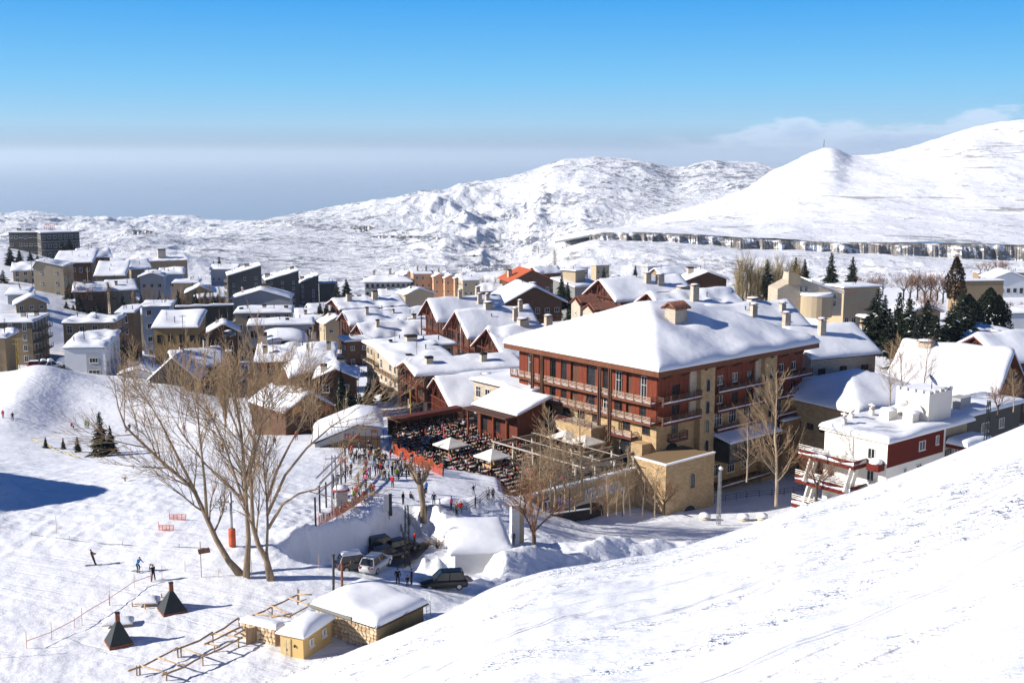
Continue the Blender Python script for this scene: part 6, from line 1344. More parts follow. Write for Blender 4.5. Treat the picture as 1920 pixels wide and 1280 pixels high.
# shrubs poking through the snow by the sunken road and by the mound
for i, (px, b, h_, lb) in enumerate(((655, 1072, 26, 'frosty grey bush beside the parked cars'), (690, 1058, 20, 'low bush between the parked cars'), (235, 905, 16, 'brush pile at the shadow edge on the slope'), (250, 880, 12, 'small brush on the slope below the firs'), (820, 1035, 40, 'tangle of bare shrubs left of the white hut'), (842, 1020, 36, 'tangle of bare shrubs touching the white hut'), (800, 1030, 30, 'low shrubs over the dark lane'))):
    plant('shrub0', px, b, b - h_, lb, None if i < 4 else 134, cat='shrub')
# ================================================================ PEOPLE
m_skin = simple('skin', (.50, .30, .21), .6, var=.05); m_trous = simple('dark trousers', (.02, .02, .025), .8)
JK = {}
def cloth(name, col): JK[name] = simple(name + ' jacket', col, .8, .1, var=.12, vs=6); return JK[name]
for n_, c_ in (('black', (.012, .012, .014)), ('navy', (.015, .025, .07)), ('red', (.50, .02, .02)), ('white', (.62, .62, .64)), ('blue', (.03, .20, .50)), ('green', (.25, .40, .03)), ('pink', (.60, .10, .25)), ('brown', (.12, .06, .03)), ('grey', (.18, .18, .19)), ('olive', (.08, .09, .04)), ('orange', (.55, .14, .03)), ('sky', (.25, .45, .60))): cloth(n_, c_)
def person_mesh(pose, seed=0):
    """one continuous figure grown over a jointed skeleton; material zones: 0 trousers, 1 jacket, 2 skin, 3 hat"""
    J = {'pelvis': (0, 0, .95), 'waist': (0, 0, 1.1), 'chest': (0, .0, 1.33), 'neck': (0, 0, 1.50), 'chin': (0, .02, 1.57), 'head': (0, .01, 1.67), 'crown': (0, 0, 1.76),
         'sl': (-.19, 0, 1.42), 'el': (-.27, 0, 1.16), 'wl': (-.27, .06, .92), 'hl': (-.26, .08, .82), 'sr': (.19, 0, 1.42), 'er': (.27, 0, 1.16), 'wr': (.27, .06, .92), 'hr': (.26, .08, .82),
         'tl': (-.10, 0, .90), 'kl': (-.12, .03, .50), 'al': (-.13, 0, .10), 'fl': (-.14, .16, .04), 'tr': (.10, 0, .90), 'kr': (.12, .03, .50), 'ar': (.13, 0, .10), 'fr': (.14, .16, .04)}
    def mv(d):
        for k, v in d.items(): J[k] = v
    if pose == 'walk': mv(dict(kl=(-.12, .18, .53), al=(-.12, .26, .12), fl=(-.12, .40, .06), kr=(.12, -.04, .50), ar=(.12, -.26, .14), fr=(.12, -.14, .04), wl=(-.26, -.12, .95), hl=(-.26, -.16, .87), wr=(.26, .2, .98), hr=(.26, .26, .92)))
    if pose == 'sit': 
        for k in list(J): J[k] = (J[k][0], J[k][1], J[k][2] - .47)
        mv(dict(kl=(-.14, .42, .50), al=(-.15, .42, .10), fl=(-.15, .56, .05), kr=(.14, .42, .50), ar=(.15, .42, .10), fr=(.15, .56, .05), el=(-.26, .12, .70), wl=(-.18, .36, .74), hl=(-.14, .45, .76), er=(.26, .12, .70), wr=(.18, .36, .74), hr=(.14, .45, .76)))
    if pose == 'photo': mv(dict(el=(-.32, .12, 1.25), wl=(-.12, .28, 1.55), hl=(-.06, .30, 1.64), er=(.32, .12, 1.25), wr=(.12, .28, 1.55), hr=(.06, .30, 1.64), kl=(-.17, .02, .5), al=(-.22, 0, .1), fl=(-.24, .15, .04), kr=(.17, .02, .5), ar=(.22, 0, .1), fr=(.24, .15, .04)))
    if pose == 'ski': mv(dict(waist=(0, .08, 1.02), pelvis=(0, -.08, .85), tl=(-.11, -.08, .8), tr=(.11, -.08, .8), chest=(0, .20, 1.24), neck=(0, .28, 1.40), chin=(0, .32, 1.46), head=(0, .33, 1.56), crown=(0, .32, 1.65), sl=(-.19, .22, 1.33), sr=(.19, .22, 1.33), el=(-.30, .30, 1.08), wl=(-.28, .50, 1.02), hl=(-.27, .58, 1.0), er=(.30, .30, 1.08), wr=(.28, .50, 1.02), hr=(.27, .58, 1.0), kl=(-.13, .16, .48), kr=(.13, .16, .48), al=(-.12, -.04, .12), fl=(-.12, .12, .06), ar=(.12, -.04, .12), fr=(.12, .12, .06)))
    if pose == 'tow': mv(dict(waist=(0, -.06, 1.1), chest=(0, -.14, 1.32), neck=(0, -.18, 1.48), chin=(0, -.16, 1.55), head=(0, -.17, 1.65), crown=(0, -.18, 1.74), sl=(-.19, -.14, 1.40), sr=(.19, -.14, 1.40), el=(-.2, .08, 1.2), wl=(-.08, .3, 1.22), hl=(-.05, .38, 1.24), er=(.2, .08, 1.2), wr=(.08, .3, 1.22), hr=(.05, .38, 1.24), kl=(-.13, .12, .5), kr=(.13, .12, .5), al=(-.13, .2, .12), fl=(-.13, .35, .08), ar=(.13, .2, .12), fr=(.13, .35, .08)))
    if pose == 'wave': mv(dict(er=(.36, .05, 1.5), wr=(.40, .08, 1.78), hr=(.40, .09, 1.88)))
    rad = {'pelvis': (.17, .13), 'waist': (.155, .115), 'chest': (.19, .13), 'neck': (.06, .06), 'chin': (.075, .085), 'head': (.095, .11), 'crown': (.065, .075), 'sl': (.085, .08), 'el': (.062, .06), 'wl': (.045, .045), 'hl': (.04, .05), 'sr': (.085, .08), 'er': (.062, .06), 'wr': (.045, .045), 'hr': (.04, .05),
           'tl': (.10, .10), 'kl': (.075, .075), 'al': (.06, .06), 'fl': (.05, .045), 'tr': (.10, .10), 'kr': (.075, .075), 'ar': (.06, .06), 'fr': (.05, .045)}
    E = [('pelvis', 'waist'), ('waist', 'chest'), ('chest', 'neck'), ('neck', 'chin'), ('chin', 'head'), ('head', 'crown'), ('chest', 'sl'), ('sl', 'el'), ('el', 'wl'), ('wl', 'hl'), ('chest', 'sr'), ('sr', 'er'), ('er', 'wr'), ('wr', 'hr'), ('pelvis', 'tl'), ('tl', 'kl'), ('kl', 'al'), ('al', 'fl'), ('pelvis', 'tr'), ('tr', 'kr'), ('kr', 'ar'), ('ar', 'fr')]
    names = list(J); ix = {n: i for i, n in enumerate(names)}; me = bpy.data.meshes.new('body'); me.from_pydata([J[n] for n in names], [(ix[a], ix[b]) for a, b in E], [])
    o = bpy.data.objects.new('tmp', me); COL.objects.link(o); md = o.modifiers.new('s', 'SKIN'); md.use_smooth_shade = True; ms = o.modifiers.new('u', 'SUBSURF'); ms.levels = LOD; ms.render_levels = LOD
    for n in names: sv = me.skin_vertices[0].data[ix[n]]; sv.radius = rad[n]; sv.use_root = (n == 'pelvis')
    bpy.context.view_layer.update(); out = bpy.data.meshes.new_from_object(o.evaluated_get(bpy.context.evaluated_depsgraph_get())); bpy.data.objects.remove(o)
    for m in (m_trous, JK['black'], m_skin, m_drkhair): out.materials.append(m)
    V = {n: Vector(J[n]) for n in names}; zone = {}
    def near(c):
        best = None
        for a, b in E:
            A_, B_ = V[a], V[b]; t = max(0, min(1, (c - A_).dot(B_ - A_) / max(1e-9, (B_ - A_).length_squared))); d = (c - A_.lerp(B_, t)).length
            if best is None or d < best[0]: best = (d, a, b, t)
        return best
    for p in out.polygons:
        _, a, b, t = near(p.center); p.use_smooth = True
        if b in ('tl', 'kl', 'al', 'fl', 'tr', 'kr', 'ar', 'fr'): mi = 0 if not (b in ('tl', 'tr')) else 1
        elif b in ('hl', 'hr') : mi = 2
        elif b in ('chin',) or (b == 'head'): mi = 2
        elif b == 'crown': mi = 3
        elif b == 'neck' and t > .75: mi = 2
        else: mi = 1
        if b in ('head', 'crown') and p.normal.y < -.1: mi = 3
        p.material_index = mi
    return out
m_drkhair = simple('hair or hat', (.02, .015, .012), .8)
def lod_sit():
    global LOD; LOD = 0; m = person_mesh('sit'); LOD = 1; return m
LOD = 1
BODY = {p: person_mesh(p) for p in ('stand', 'walk', 'sit', 'photo', 'ski', 'tow', 'wave')}
# face: eyes, nose, mouth as a small part for the standing poses nearest the camera
skm = MB(); 
for s in (-1, 1): skm.tube([(s * .12, -.75, .02), (s * .12, .7, .02), (s * .12, .92, .10)], [.045, .045, .02], 4)
def ski_part(parent, board=False, poles=False):
    for s in (-1, 1):
        mb = MB(); mb.add([(s * .13 - .045, -.8, .0), (s * .13 + .045, -.8, .0), (s * .13 + .045, .75, .0), (s * .13 - .045, .75, .0), (s * .13 - .03, .92, .09), (s * .13 + .03, .92, .09), (s * .13 - .045, -.8, .03), (s * .13 + .045, -.8, .03), (s * .13 + .045, .75, .03), (s * .13 - .045, .75, .03)],
            [(0, 1, 2, 3), (3, 2, 5, 4), (6, 9, 8, 7), (9, 4, 5, 8), (0, 6, 7, 1), (1, 7, 8, 2), (0, 3, 9, 6)], 0)
        link('ski', mb.mesh('ski', m_metal), parent)
    if poles:
        for s in (-1, 1): mb = MB(); mb.tube([(s * .27, .1, .9), (s * .36, .3, .02)], .012, 4); link('ski_pole', mb.mesh('ski_pole', m_metal), parent)
_ski = None
def person(px, py, pose='stand', jacket='black', label='', face=0.0, group=None, D=None, z=None, skis=False, scale=1.0, poles=False, loc=None, trous=None):
    q = loc if loc is not None else (ground_at(px, py) if D is None else P(px, py, D))
    if z is not None: q = Vector((q.x, q.y, z))
    o = empty('person', q, face, label, 'person', group); o.scale = (scale,) * 3
    b = link('body', BODY[pose], o); b.material_slots[1].link = 'OBJECT'; b.material_slots[1].material = JK[jacket]
    if trous: b.material_slots[0].link = 'OBJECT'; b.material_slots[0].material = JK[trous]
    if skis: ski_part(o, poles=poles)
    return o
# the three by the tow track
person(175, 1060, 'tow', 'brown', 'person in brown jacket being towed uphill, leftmost of three in the left foreground', R(-80), skis=True)
person(259, 1073, 'ski', 'blue', 'person in bright blue jacket skiing near the tow track', R(-120), skis=True, poles=True)
person(288, 1090, 'photo', 'black', 'person all in black raising a camera to the face', R(60))
mb = MB(); q = ground_at(288, 1090); tag(mb.box(-.08, .08, -.05, .05, 0, .1).box(-.035, .035, .05, .12, .015, .08).build('camera', m_metal, None, loc=(q.x - .26, q.y + .15, q.z + 1.6), rot=(0, 0, R(60))), 'small black camera held by the person in black', 'camera')
# learners on the far slope, by the mound
for (px, py, po, ja, lb, f_) in ((6, 786, 'stand', 'red', 'person in dark red at the left edge of the far slope', 0), (24, 788, 'stand', 'black', 'person in black with a red sledge at far left', 20), (134, 804, 'sit', 'red', 'person in red sitting on the slope at left', 90), (161, 804, 'stand', 'green', 'person in bright green, left of a pair', 10), (166, 804, 'stand', 'green', 'person in bright green, right of a pair', -10),
        (243, 810, 'stand', 'black', 'person in black standing right of the firs', 0), (256, 808, 'stand', 'sky', 'person in pale blue right of the firs', 0), (238, 811, 'sit', 'black', 'child sitting beside the person in black by the firs', 0), (257, 826, 'sit', 'orange', 'person in orange sitting below the firs', 40), (313, 828, 'stand', 'olive', 'person in olive behind the left limb of the bare tree', 0),
        (345, 812, 'stand', 'pink', 'person in pink on the far slope', 0), (392, 802, 'stand', 'blue', 'person in blue standing high on the far slope', 0), (404, 790, 'stand', 'brown', 'person in brown standing highest on the far slope', 0), (470, 822, 'stand', 'red', 'person in red seen through the bare tree', 0), (418, 848, 'stand', 'brown', 'person in brown seen through the bare tree', 60), (515, 838, 'walk', 'brown', 'person in brown walking behind the bare tree', 40), (480, 850, 'walk', 'red', 'person in red behind the middle trunk', 70), (556, 826, 'stand', 'red', 'person in red by the upper bare branches', 0)):
    person(px, py, po, ja, lb, R(f_ + 180))
# skiers on the snow in front of the terrace
SK = [(510, 660, 'olive', 'walk'), (560, 628, 'green', 'stand'), (573, 630, 'black', 'stand'), (578, 560, 'red', 'stand'), (585, 640, 'pink', 'walk'), (575, 690, 'pink', 'stand'), (612, 630, 'white', 'ski'), (660, 600, 'navy', 'stand'), (700, 590, 'red', 'stand'), (722, 560, 'red', 'walk'), (722, 650, 'olive', 'stand'), (765, 560, 'white', 'stand'), (775, 640, 'white', 'stand'),
      (806, 700, 'red', 'stand'), (842, 640, 'green', 'stand'), (830, 560, 'navy', 'stand'), (850, 550, 'black', 'stand'), (880, 560, 'white', 'stand'), (890, 600, 'navy', 'stand'), (930, 590, 'black', 'walk'), (945, 600, 'grey', 'stand'), (984, 610, 'white', 'ski'), (970, 500, 'black', 'stand'), (1240, 610, 'black', 'stand'), (640, 780, 'red', 'stand'), (615, 780, 'brown', 'stand'), (575, 760, 'black', 'stand'), (530, 755, 'black', 'stand'), (515, 770, 'red', 'stand'),
      (495, 800, 'red', 'stand'), (480, 830, 'green', 'stand'), (520, 810, 'white', 'stand'), (465, 840, 'white', 'stand'), (475, 500, 'white', 'stand'), (515, 510, 'black', 'stand'), (527, 505, 'navy', 'stand'), (575, 470, 'black', 'stand'), (600, 470, 'grey', 'stand'), (615, 470, 'red', 'stand'), (650, 475, 'green', 'stand'), (668, 460, 'olive', 'stand'), (690, 462, 'black', 'sit'), (715, 458, 'black', 'sit'), (456, 430, 'red', 'stand'), (400, 440, 'black', 'stand'),
      (452, 540, 'sky', 'stand'), (413, 610, 'grey', 'stand'), (380, 640, 'grey', 'walk'), (335, 680, 'black', 'walk'), (390, 350, 'grey', 'stand'), (540, 320, 'black', 'stand'), (600, 380, 'navy', 'stand'), (895, 860, 'black', 'stand'), (960, 820, 'black', 'sit'), (1500, 770, 'black', 'wave'), (1515, 880, 'navy', 'stand'), (1625, 810, 'grey', 'stand'), (1665, 830, 'grey', 'stand'), (1210, 960, 'grey', 'stand'), (1160, 900, 'navy', 'stand'), (1310, 910, 'pink', 'stand'), (1355, 940, 'brown', 'stand'), (1390, 940, 'red', 'stand'),
      (800, 590, 'black', 'stand'), (815, 560, 'olive', 'stand'), (868, 600, 'grey', 'walk'), (905, 560, 'navy', 'stand'), (560, 500, 'black', 'stand'), (625, 430, 'navy', 'stand'), (740, 640, 'black', 'walk'), (640, 560, 'sky', 'stand'), (497, 470, 'olive', 'stand'), (690, 510, 'black', 'stand'), (745, 500, 'brown', 'stand'), (870, 520, 'black', 'stand'), (910, 530, 'red', 'stand'), (1095, 760, 'blue', 'stand'), (1080, 800, 'navy', 'walk')]
rs_ = random.Random(77)
for i in range(38): SK.append((rs_.uniform(430, 1000), rs_.uniform(400, 640), rs_.choice(['black', 'black', 'navy', 'grey', 'red', 'white', 'brown', 'olive']), rs_.choice(['stand', 'stand', 'walk'])))
WH = {'stand': 'standing', 'walk': 'walking', 'ski': 'leaning forward on skis', 'sit': 'sitting on the snow', 'wave': 'with one arm raised'}
def where(px, py):
    a = 'by the orange netting' if (py < 880 and px > 735) else 'near the lift' if px < 672 and py < 912 else 'by the lower netting' if px < 710 and py > 910 else 'by the path rail' if px > 780 and py > 930 else 'in the middle of the piste' if py < 905 else 'at the front of the piste'
    return a
seen = {}
for i, (zx, zy, ja, po) in enumerate(SK):
    px, py = 560 + zx / 4.5725, 760 + zy / 4.5725; lb = 'person in %s jacket %s %s' % (ja, WH[po], where(px, py)); seen.setdefault(lb, []).append(i)
    hgt = 1.0 if i % 9 else .8
    o = person(px, py, po, ja, lb, R((i * 67) % 360), group=None, skis=(po == 'ski'), scale=hgt, trous=[None, None, 'grey', 'navy'][i % 4]); SK[i] = (o, lb, px, py)
for lb, ids in seen.items():
    if len(ids) == 1: continue
    ids.sort(key=lambda i: SK[i][2]); n = len(ids); w = ['leftmost', 'second from left', 'third from left', 'fourth from left', 'fifth from left']
    for k, i in enumerate(ids): SK[i][0]['label'] = '%s, %s of %s alike' % (lb.replace('person in ', '').replace(' jacket', ' jacket'), 'rightmost' if k == n - 1 else w[k] if k < 5 else 'number %s from left' % ['six', 'seven', 'eight', 'nine', 'ten'][min(k - 5, 4)], {2: 'two', 3: 'three', 4: 'four'}.get(n, 'several'))
# ---------------------------------------------------------------- terrace crowd: tables, diners, parasols
tbl = MB(); tbl.box(-.6, .6, -.38, .38, .70, .75); tbl_top = tbl.mesh('tabletop', simple('table top', (.55, .52, .48), .5)); tl = MB()
for sx in (-1, 1):
    for sy in (-1, 1): tl.box(sx * .5 - .03, sx * .5 + .03, sy * .3 - .03, sy * .3 + .03, 0, .7)
_leg = MB().box(-.03, .03, -.03, .03, 0, .7).mesh('leg', m_metal)
_bench = MB().box(-.6, .6, -.14, .14, .40, .45).box(-.5, -.44, -.12, .12, 0, .40).box(.44, .5, -.12, .12, 0, .40).mesh('bench', m_brown)
def inside(x, y, poly):
    c = False
    for i in range(len(poly)):
        (x1, y1), (x2, y2) = poly[i], poly[i - 1]
        if (y1 > y) != (y2 > y) and x < (x2 - x1) * (y - y1) / (y2 - y1) + x1: c = not c
    return c
GD = 'diners crowding the terrace'; cols_ = ['black'] * 13 + ['navy'] * 4 + ['red', 'red', 'white', 'white', 'brown', 'brown', 'grey', 'grey', 'grey', 'olive', 'olive', 'pink']; nper = 0
xs_t = [p[0] for p in ter]; ys_t = [p[1] for p in ter]; rt = random.Random(5); tabs = []
spots = []
for i in range(-50, 50):
    for j in range(-50, 70):
        lx, ly = i * 1.95 + (j % 2) * .9, j * 1.8; v = hworld(lx, ly); x, y = v.x + rt.uniform(-.25, .25), v.y + rt.uniform(-.25, .25)
        if not (min(xs_t) < x < max(xs_t) and min(ys_t) < y < max(ys_t)) or not inside(x, y, ter): continue
        if lx > -5.4 and ly > 9 or lx > -1: continue
        px, py = PX(x, y, TER)
        if px < 745 or py < 808 and px > 870: continue
        if lx > -7.5 and ly > 30: continue
        spots.append((x, y, px, py))
rt.shuffle(spots); spots.sort(key=lambda s: s[2] > 1000)
DIN = []; ntb = 0
for (x, y, px, py) in spots:
    if nper > 640: break
    ntb += 1
    t_ = empty('cafe_table', (x, y, TER), hrz + rt.choice((0, 0, math.pi / 2)), 'small cafe table on the crowded terrace', 'table', 'cafe tables on the terrace'); link('tabletop', tbl_top, t_)
    for sx in (-1, 1):
        for sy in (-1, 1): link('leg', _leg, t_, (sx * .5, sy * .3, 0))
    a = t_.rotation_euler.z
    for s in (-1, 1):
        bo = Vector((math.cos(a + math.pi / 2) * s * .72, math.sin(a + math.pi / 2) * s * .72, 0)); ntb < 110 and tag(link('bench', _bench, None, (x + bo.x, y + bo.y, TER), (0, 0, a)), 'low wooden bench at a cafe table on the crowded terrace', 'bench', 'benches on the terrace')
        for k in (-1, 1):
            if rt.random() < .08: continue
            side = Vector((math.cos(a) * k * .3, math.sin(a) * k * .3, 0)); fz = a + (0 if s < 0 else math.pi)
            ja = rt.choice(cols_)
            DIN.append((Vector((x, y, TER)) + bo + side, fz, ja, px)); nper += 1
DIN.sort(key=lambda d: d[0].y)
for (v, fz, ja, px) in DIN[:150]:
    person(0, 0, 'sit', ja, 'seated diner in %s at a %s terrace table' % (ja, 'near left' if px < 880 else 'near middle' if px < 990 else 'pergola'), fz, GD + ' in ' + ja, loc=v, scale=rt.uniform(.95, 1.05), trous='grey' if rt.random() < .2 else None)
# the rest of the packed crowd further back is one mass
sm_ = lod_sit(); nv = len(sm_.vertices); co = np.zeros(nv * 3, np.float32); sm_.vertices.foreach_get('co', co); co = co.reshape(-1, 3); pl = [tuple(p.vertices) for p in sm_.polygons]; pm = [p.material_index for p in sm_.polygons]
V_ = []; F_ = []; M_ = []; jl = list(JK)
for k, (v, fz, ja, px) in enumerate(DIN[150:]):
    c, s = math.cos(fz), math.sin(fz); A_ = co.copy(); A_[:, 0] = co[:, 0] * c - co[:, 1] * s + v.x; A_[:, 1] = co[:, 0] * s + co[:, 1] * c + v.y; A_[:, 2] += v.z; V_.append(A_); F_ += [tuple(i + k * nv for i in f) for f in pl]; M_ += [{0: 0, 2: 1, 3: 2}.get(m, 3 + jl.index(ja)) for m in pm]
me = bpy.data.meshes.new('crowd'); me.from_pydata(np.concatenate(V_).tolist(), [], F_)
for m in [m_trous, m_skin, m_drkhair] + [JK[j] for j in jl]: me.materials.append(m)
me.polygons.foreach_set('material_index', M_); me.polygons.foreach_set('use_smooth', [True] * len(F_)); tag(link('crowd', me), 'seated crowd filling the back of the terrace', 'crowd', kind='stuff')
for i in range(26):
    s = rt.choice(spots); ja = rt.choice(cols_); person(0, 0, 'stand', ja, 'person in %s standing among the terrace tables' % ja, rt.random() * 6.28, 'standing in %s among the terrace tables' % ja, loc=Vector((s[0] + 1.2, s[1] + .2, TER)))
m_canvas = simple('cream canvas', (.72, .68, .60), .8, var=.05)
def parasol(px, py, D, w_, label, kiosk=False):
    D = -(TERR + 3.3) / float(tan_arr(np.array(float(py)))); q = P(px, py, D); o = empty('parasol', (q.x, q.y, TER), hrz, label, 'parasol'); zt = q.z - TER; a = w_ / 2
    mb = MB(); k = 6; vs = []; fs = []
    rim = [(-a, -a), (0, -a * 1.02), (a, -a), (a * 1.02, 0), (a, a), (0, a * 1.02), (-a, a), (-a * 1.02, 0)]
    prof = [(1.0, -.22), (1.0, 0), (.6, .42), (.25, .85), (.0, 1.15)]
    for (f, z_) in prof: vs += [(x * f, y * f, zt - .9 + z_ + (0 if f < 1 else .0)) for x, y in rim]
    for i in range(4):
        for j in range(8): fs.append((i * 8 + j, i * 8 + (j + 1) % 8, (i + 1) * 8 + (j + 1) % 8, (i + 1) * 8 + j))
    mb.add(vs, fs, 0); mb.build('canopy', m_canvas, o)
    mb = MB(); mb.tube([(0, 0, 0), (0, 0, zt - .2)], .05, 6); mb.build('pole', m_metal, o)
    mb = MB(); mb.box(-.35, .35, -.35, .35, 0, .12); mb.build('base', m_metal, o)
    if kiosk:
        r_ = empty('kiosk', (q.x, q.y, TER), hrz, 'small wooden drinks kiosk under the ' + ('left' if px < 900 else 'right') + ' front parasol', 'kiosk')
        for (x0, x1, y0, y1) in ((-1.1, 1.1, -1.1, -1.0), (-1.1, -1.0, -1.0, 1.1), (1.0, 1.1, -1.0, 1.1)):
            mb = MB(); mb.box(x0, x1, y0, y1, 0, 1.15); mb.build('side_panel', m_deck, r_)
        mb = MB(); mb.box(-1.2, 1.2, -1.25, -.95, 1.152, 1.22); mb.build('counter_top', m_brown, r_)
        for sx in (-1, 1): mb = MB(); mb.box(sx * 1.05 - .05, sx * 1.05 + .05, -.95, -.85, 1.15, 2.2); mb.build('post', m_deck, r_)
parasol(845, 822, 180, 4.2, 'square cream parasol, leftmost of four, over a kiosk', True); parasol(923, 843, 171, 4.2, 'square cream parasol second from left, over a kiosk', True)
parasol(1062, 808, 182, 4.6, 'cream parasol in front of the great arch, left of two'); parasol(1098, 817, 178, 4.6, 'cream parasol in front of the great arch, right of two')
# ---------------------------------------------------------------- orange safety nettings
def netmat(name, col):
    m, t = newmat(name); t.out(t.mix(t.ramp(t.noise(1.5, 3, .6, t.obj()), .4, .6), col + (1,), tuple(x * .7 for x in col) + (1,)), .7); return m
m_net = netmat('orange netting', (.60, .11, .04)); m_netd = netmat('rust netting', (.35, .06, .02))
def netting(pts, h, label, mat=m_net, sag=.15, step=.28):
    """real strands: wires along and across between leaning posts"""
    W = [ground_at(*p) if len(p) == 2 else P(*p) for p in pts]; o = empty('safety_net', W[0], 0, label, 'netting'); mb = MB()
    P_ = []
    for a, b in zip(W[:-1], W[1:]):
        n = max(2, int((b - a).length / step))
        for i in range(n): P_.append(a.lerp(b, i / n))
    P_.append(W[-1]); o0 = W[0]; nr = max(4, int(h / .16)); r = random.Random(int(pts[0][0]))
    top = [p + Vector((r.gauss(0, .05), r.gauss(0, .05), h * (.85 + .15 * math.sin(i * .5) + r.gauss(0, .04)))) - o0 for i, p in enumerate(P_)]; bot = [p - o0 + Vector((0, 0, .05)) for p in P_]
    for k in range(nr + 1):
        line = [b.lerp(t, k / nr) for b, t in zip(bot, top)]
        for i in range(len(line) - 1): mb.add([line[i] - Vector((0, 0, .035)), line[i + 1] - Vector((0, 0, .035)), line[i + 1] + Vector((0, 0, .035)), line[i] + Vector((0, 0, .035))], [(0, 1, 2, 3)], 0)
    for i in range(len(P_)):
        d = Vector((.035, 0, 0)); mb.add([bot[i] - d, bot[i] + d, top[i] + d, top[i] - d], [(0, 1, 2, 3)], 0)
    n_ = mb.build('net', mat, o); n_['kind'] = 'stuff'
    for i in range(0, len(P_), max(1, int(3.2 / step))): m2 = MB(); m2.tube([bot[i] - Vector((0, 0, .3)), bot[i] + Vector((0, 0, h + .25))], .035, 4); m2.build('post', m_net, o)
netting([(737, 852), (770, 866), (800, 880), (829, 893)], 1.8, 'long orange safety net between the piste and the terrace crowd')
netting([(598, 988), (630, 970), (665, 950), (690, 932)], 1.2, 'rust orange net curving round the lift queue', m_netd)
netting([(298, 994), (325, 996)], .7, 'short orange net lying low on the piste, nearer one', step=.4); netting([(318, 975), (348, 977)], .7, 'short orange net on the piste, farther one', step=.4)
netting([(634, 866), (652, 868)], .8, 'small orange net by the lift start', step=.4)
# ochre-yellow rope barrier on the slope
def rope(pts, r, mat, label, name='rope', hgt=.6, cat='rope', step=2.5):
    W = [ground_at(*p) for p in pts]; o = empty(name, W[0], 0, label, cat); L_ = []
    for a, b in zip(W[:-1], W[1:]):
        n = max(1, int((b - a).length / step))
        for i in range(n): q = a.lerp(b, i / n); q.z = gz(q.x, q.y) + hgt - .12 * (i % 2); L_.append(q - W[0])
    L_.append(W[-1] - W[0] + Vector((0, 0, hgt))); mb = MB(); mb.tube(L_, r, 4); mb.build('line', mat, o)
    for i in range(0, len(L_), 2):
        m2 = MB(); q = L_[i]; m2.tube([q - Vector((0, 0, hgt + .4)), q + Vector((0, 0, .35))], .03, 4); m2.build('stake', mat, o)
m_yrope = simple('yellow rope', (.62, .48, .06), .6); m_pinkrope = simple('faded red net', (.62, .30, .26), .7); m_thin = simple('grey cable', (.10, .10, .11), .5)
rope([(62, 828), (100, 846), (150, 862)], .05, m_yrope, 'yellow rope barrier beside the young firs', hgt=.5)
rope([(60, 826), (92, 822), (130, 826)], .04, m_yrope, 'thin yellow rope crossing above the young firs', hgt=.5)
rope([(50, 1216), (95, 1200), (140, 1176), (165, 1160), (205, 1135), (250, 1105), (283, 1092)], .035, m_pinkrope, 'faded red rope line along the edge of the walked snow', hgt=.7)
rope([(0, 990), (60, 1003), (130, 1012), (230, 1024), (390, 1030)], .03, m_thin, 'dark cable lying across the piste', hgt=.05, cat='cable', name='cable')
# ================================================================ FOREGROUND
m_log = wood('weathered log', (.34, .23, .14)); m_logl = wood('pale peeled log', (.55, .38, .22)); m_blk = simple('black painted hood', (.022, .028, .03), .55, .4); m_rusty = simple('rusty flue', (.20, .07, .035), .8, var=.4, vs=5)
m_rub = simple('warm rubble', (.52, .40, .26), .85, .15, var=.25, vs=2, bump=.03); m_rub2 = simple('pale rubble', (.60, .48, .33), .85, .15, var=.2, vs=2, bump=.03); m_rub3 = simple('brown rubble', (.40, .29, .18), .85, .15, var=.25, vs=2, bump=.03); m_mort = simple('mortar', (.30, .22, .14), .9)
m_olive = plaster('weathered render', (.20, .16, .09), .5); m_ochre = plaster('ochre render', (.56, .38, .16), .2); m_doorc = simple('buff door', (.50, .38, .20), .6)
def Pz(px, py, z): return P(px, py, -z / float(tan_arr(np.array(float(py)))))
_stm = {}
def stones(parent, face_len, height, org, rz, seed, cell=.45, hfun=None):
    """irregular rubble: jittered grid of stones, each its own piece with open joints"""
    r = random.Random(seed); nc = int(face_len / cell); nr = max(1, int(height / (cell * .82)))
    G = [[(face_len * i / nc + (r.uniform(-.12, .12) if 0 < i < nc else 0) + (cell * .25 if j % 2 and 0 < i < nc else 0), height * j / nr + (r.uniform(-.09, .09) if 0 < j < nr else 0)) for i in range(nc + 1)] for j in range(nr + 1)]
    for j in range(nr):
        for i in range(nc):
            q4 = [G[j][i], G[j][i + 1], G[j + 1][i + 1], G[j + 1][i]]; c = (sum(p[0] for p in q4) / 4, sum(p[1] for p in q4) / 4)
            if hfun and c[1] > hfun(c[0]): continue
            pts = []
            for k in range(4):      # knock the corners off so the stones are not square
                a, b = q4[k], q4[(k + 1) % 4]; f = r.uniform(.12, .3); pts.append((a[0] + (b[0] - a[0]) * f, a[1] + (b[1] - a[1]) * f)); pts.append((a[0] + (b[0] - a[0]) * (1 - f), a[1] + (b[1] - a[1]) * (1 - f)))
            o_ = [((p[0] - c[0]) * .95, (p[1] - c[1]) * .95) for p in pts]; d = r.uniform(.05, .12); mb = MB()
            vs = [(p[0], 0, p[1]) for p in o_] + [(p[0] * .86, -d, p[1] * .86) for p in o_]; n = 8
            mb.add(vs, [(k, (k + 1) % n, n + (k + 1) % n, n + k) for k in range(n)] + [tuple(range(n, 2 * n))], 0)
            me = mb.mesh('stone', r.choice((m_rub, m_rub, m_rub2, m_rub3)))
            L_ = Matrix.Rotation(rz, 3, 'Z') @ Vector((c[0], 0, c[1])); link('stone', me, parent, Vector(org) + L_, (0, 0, rz))
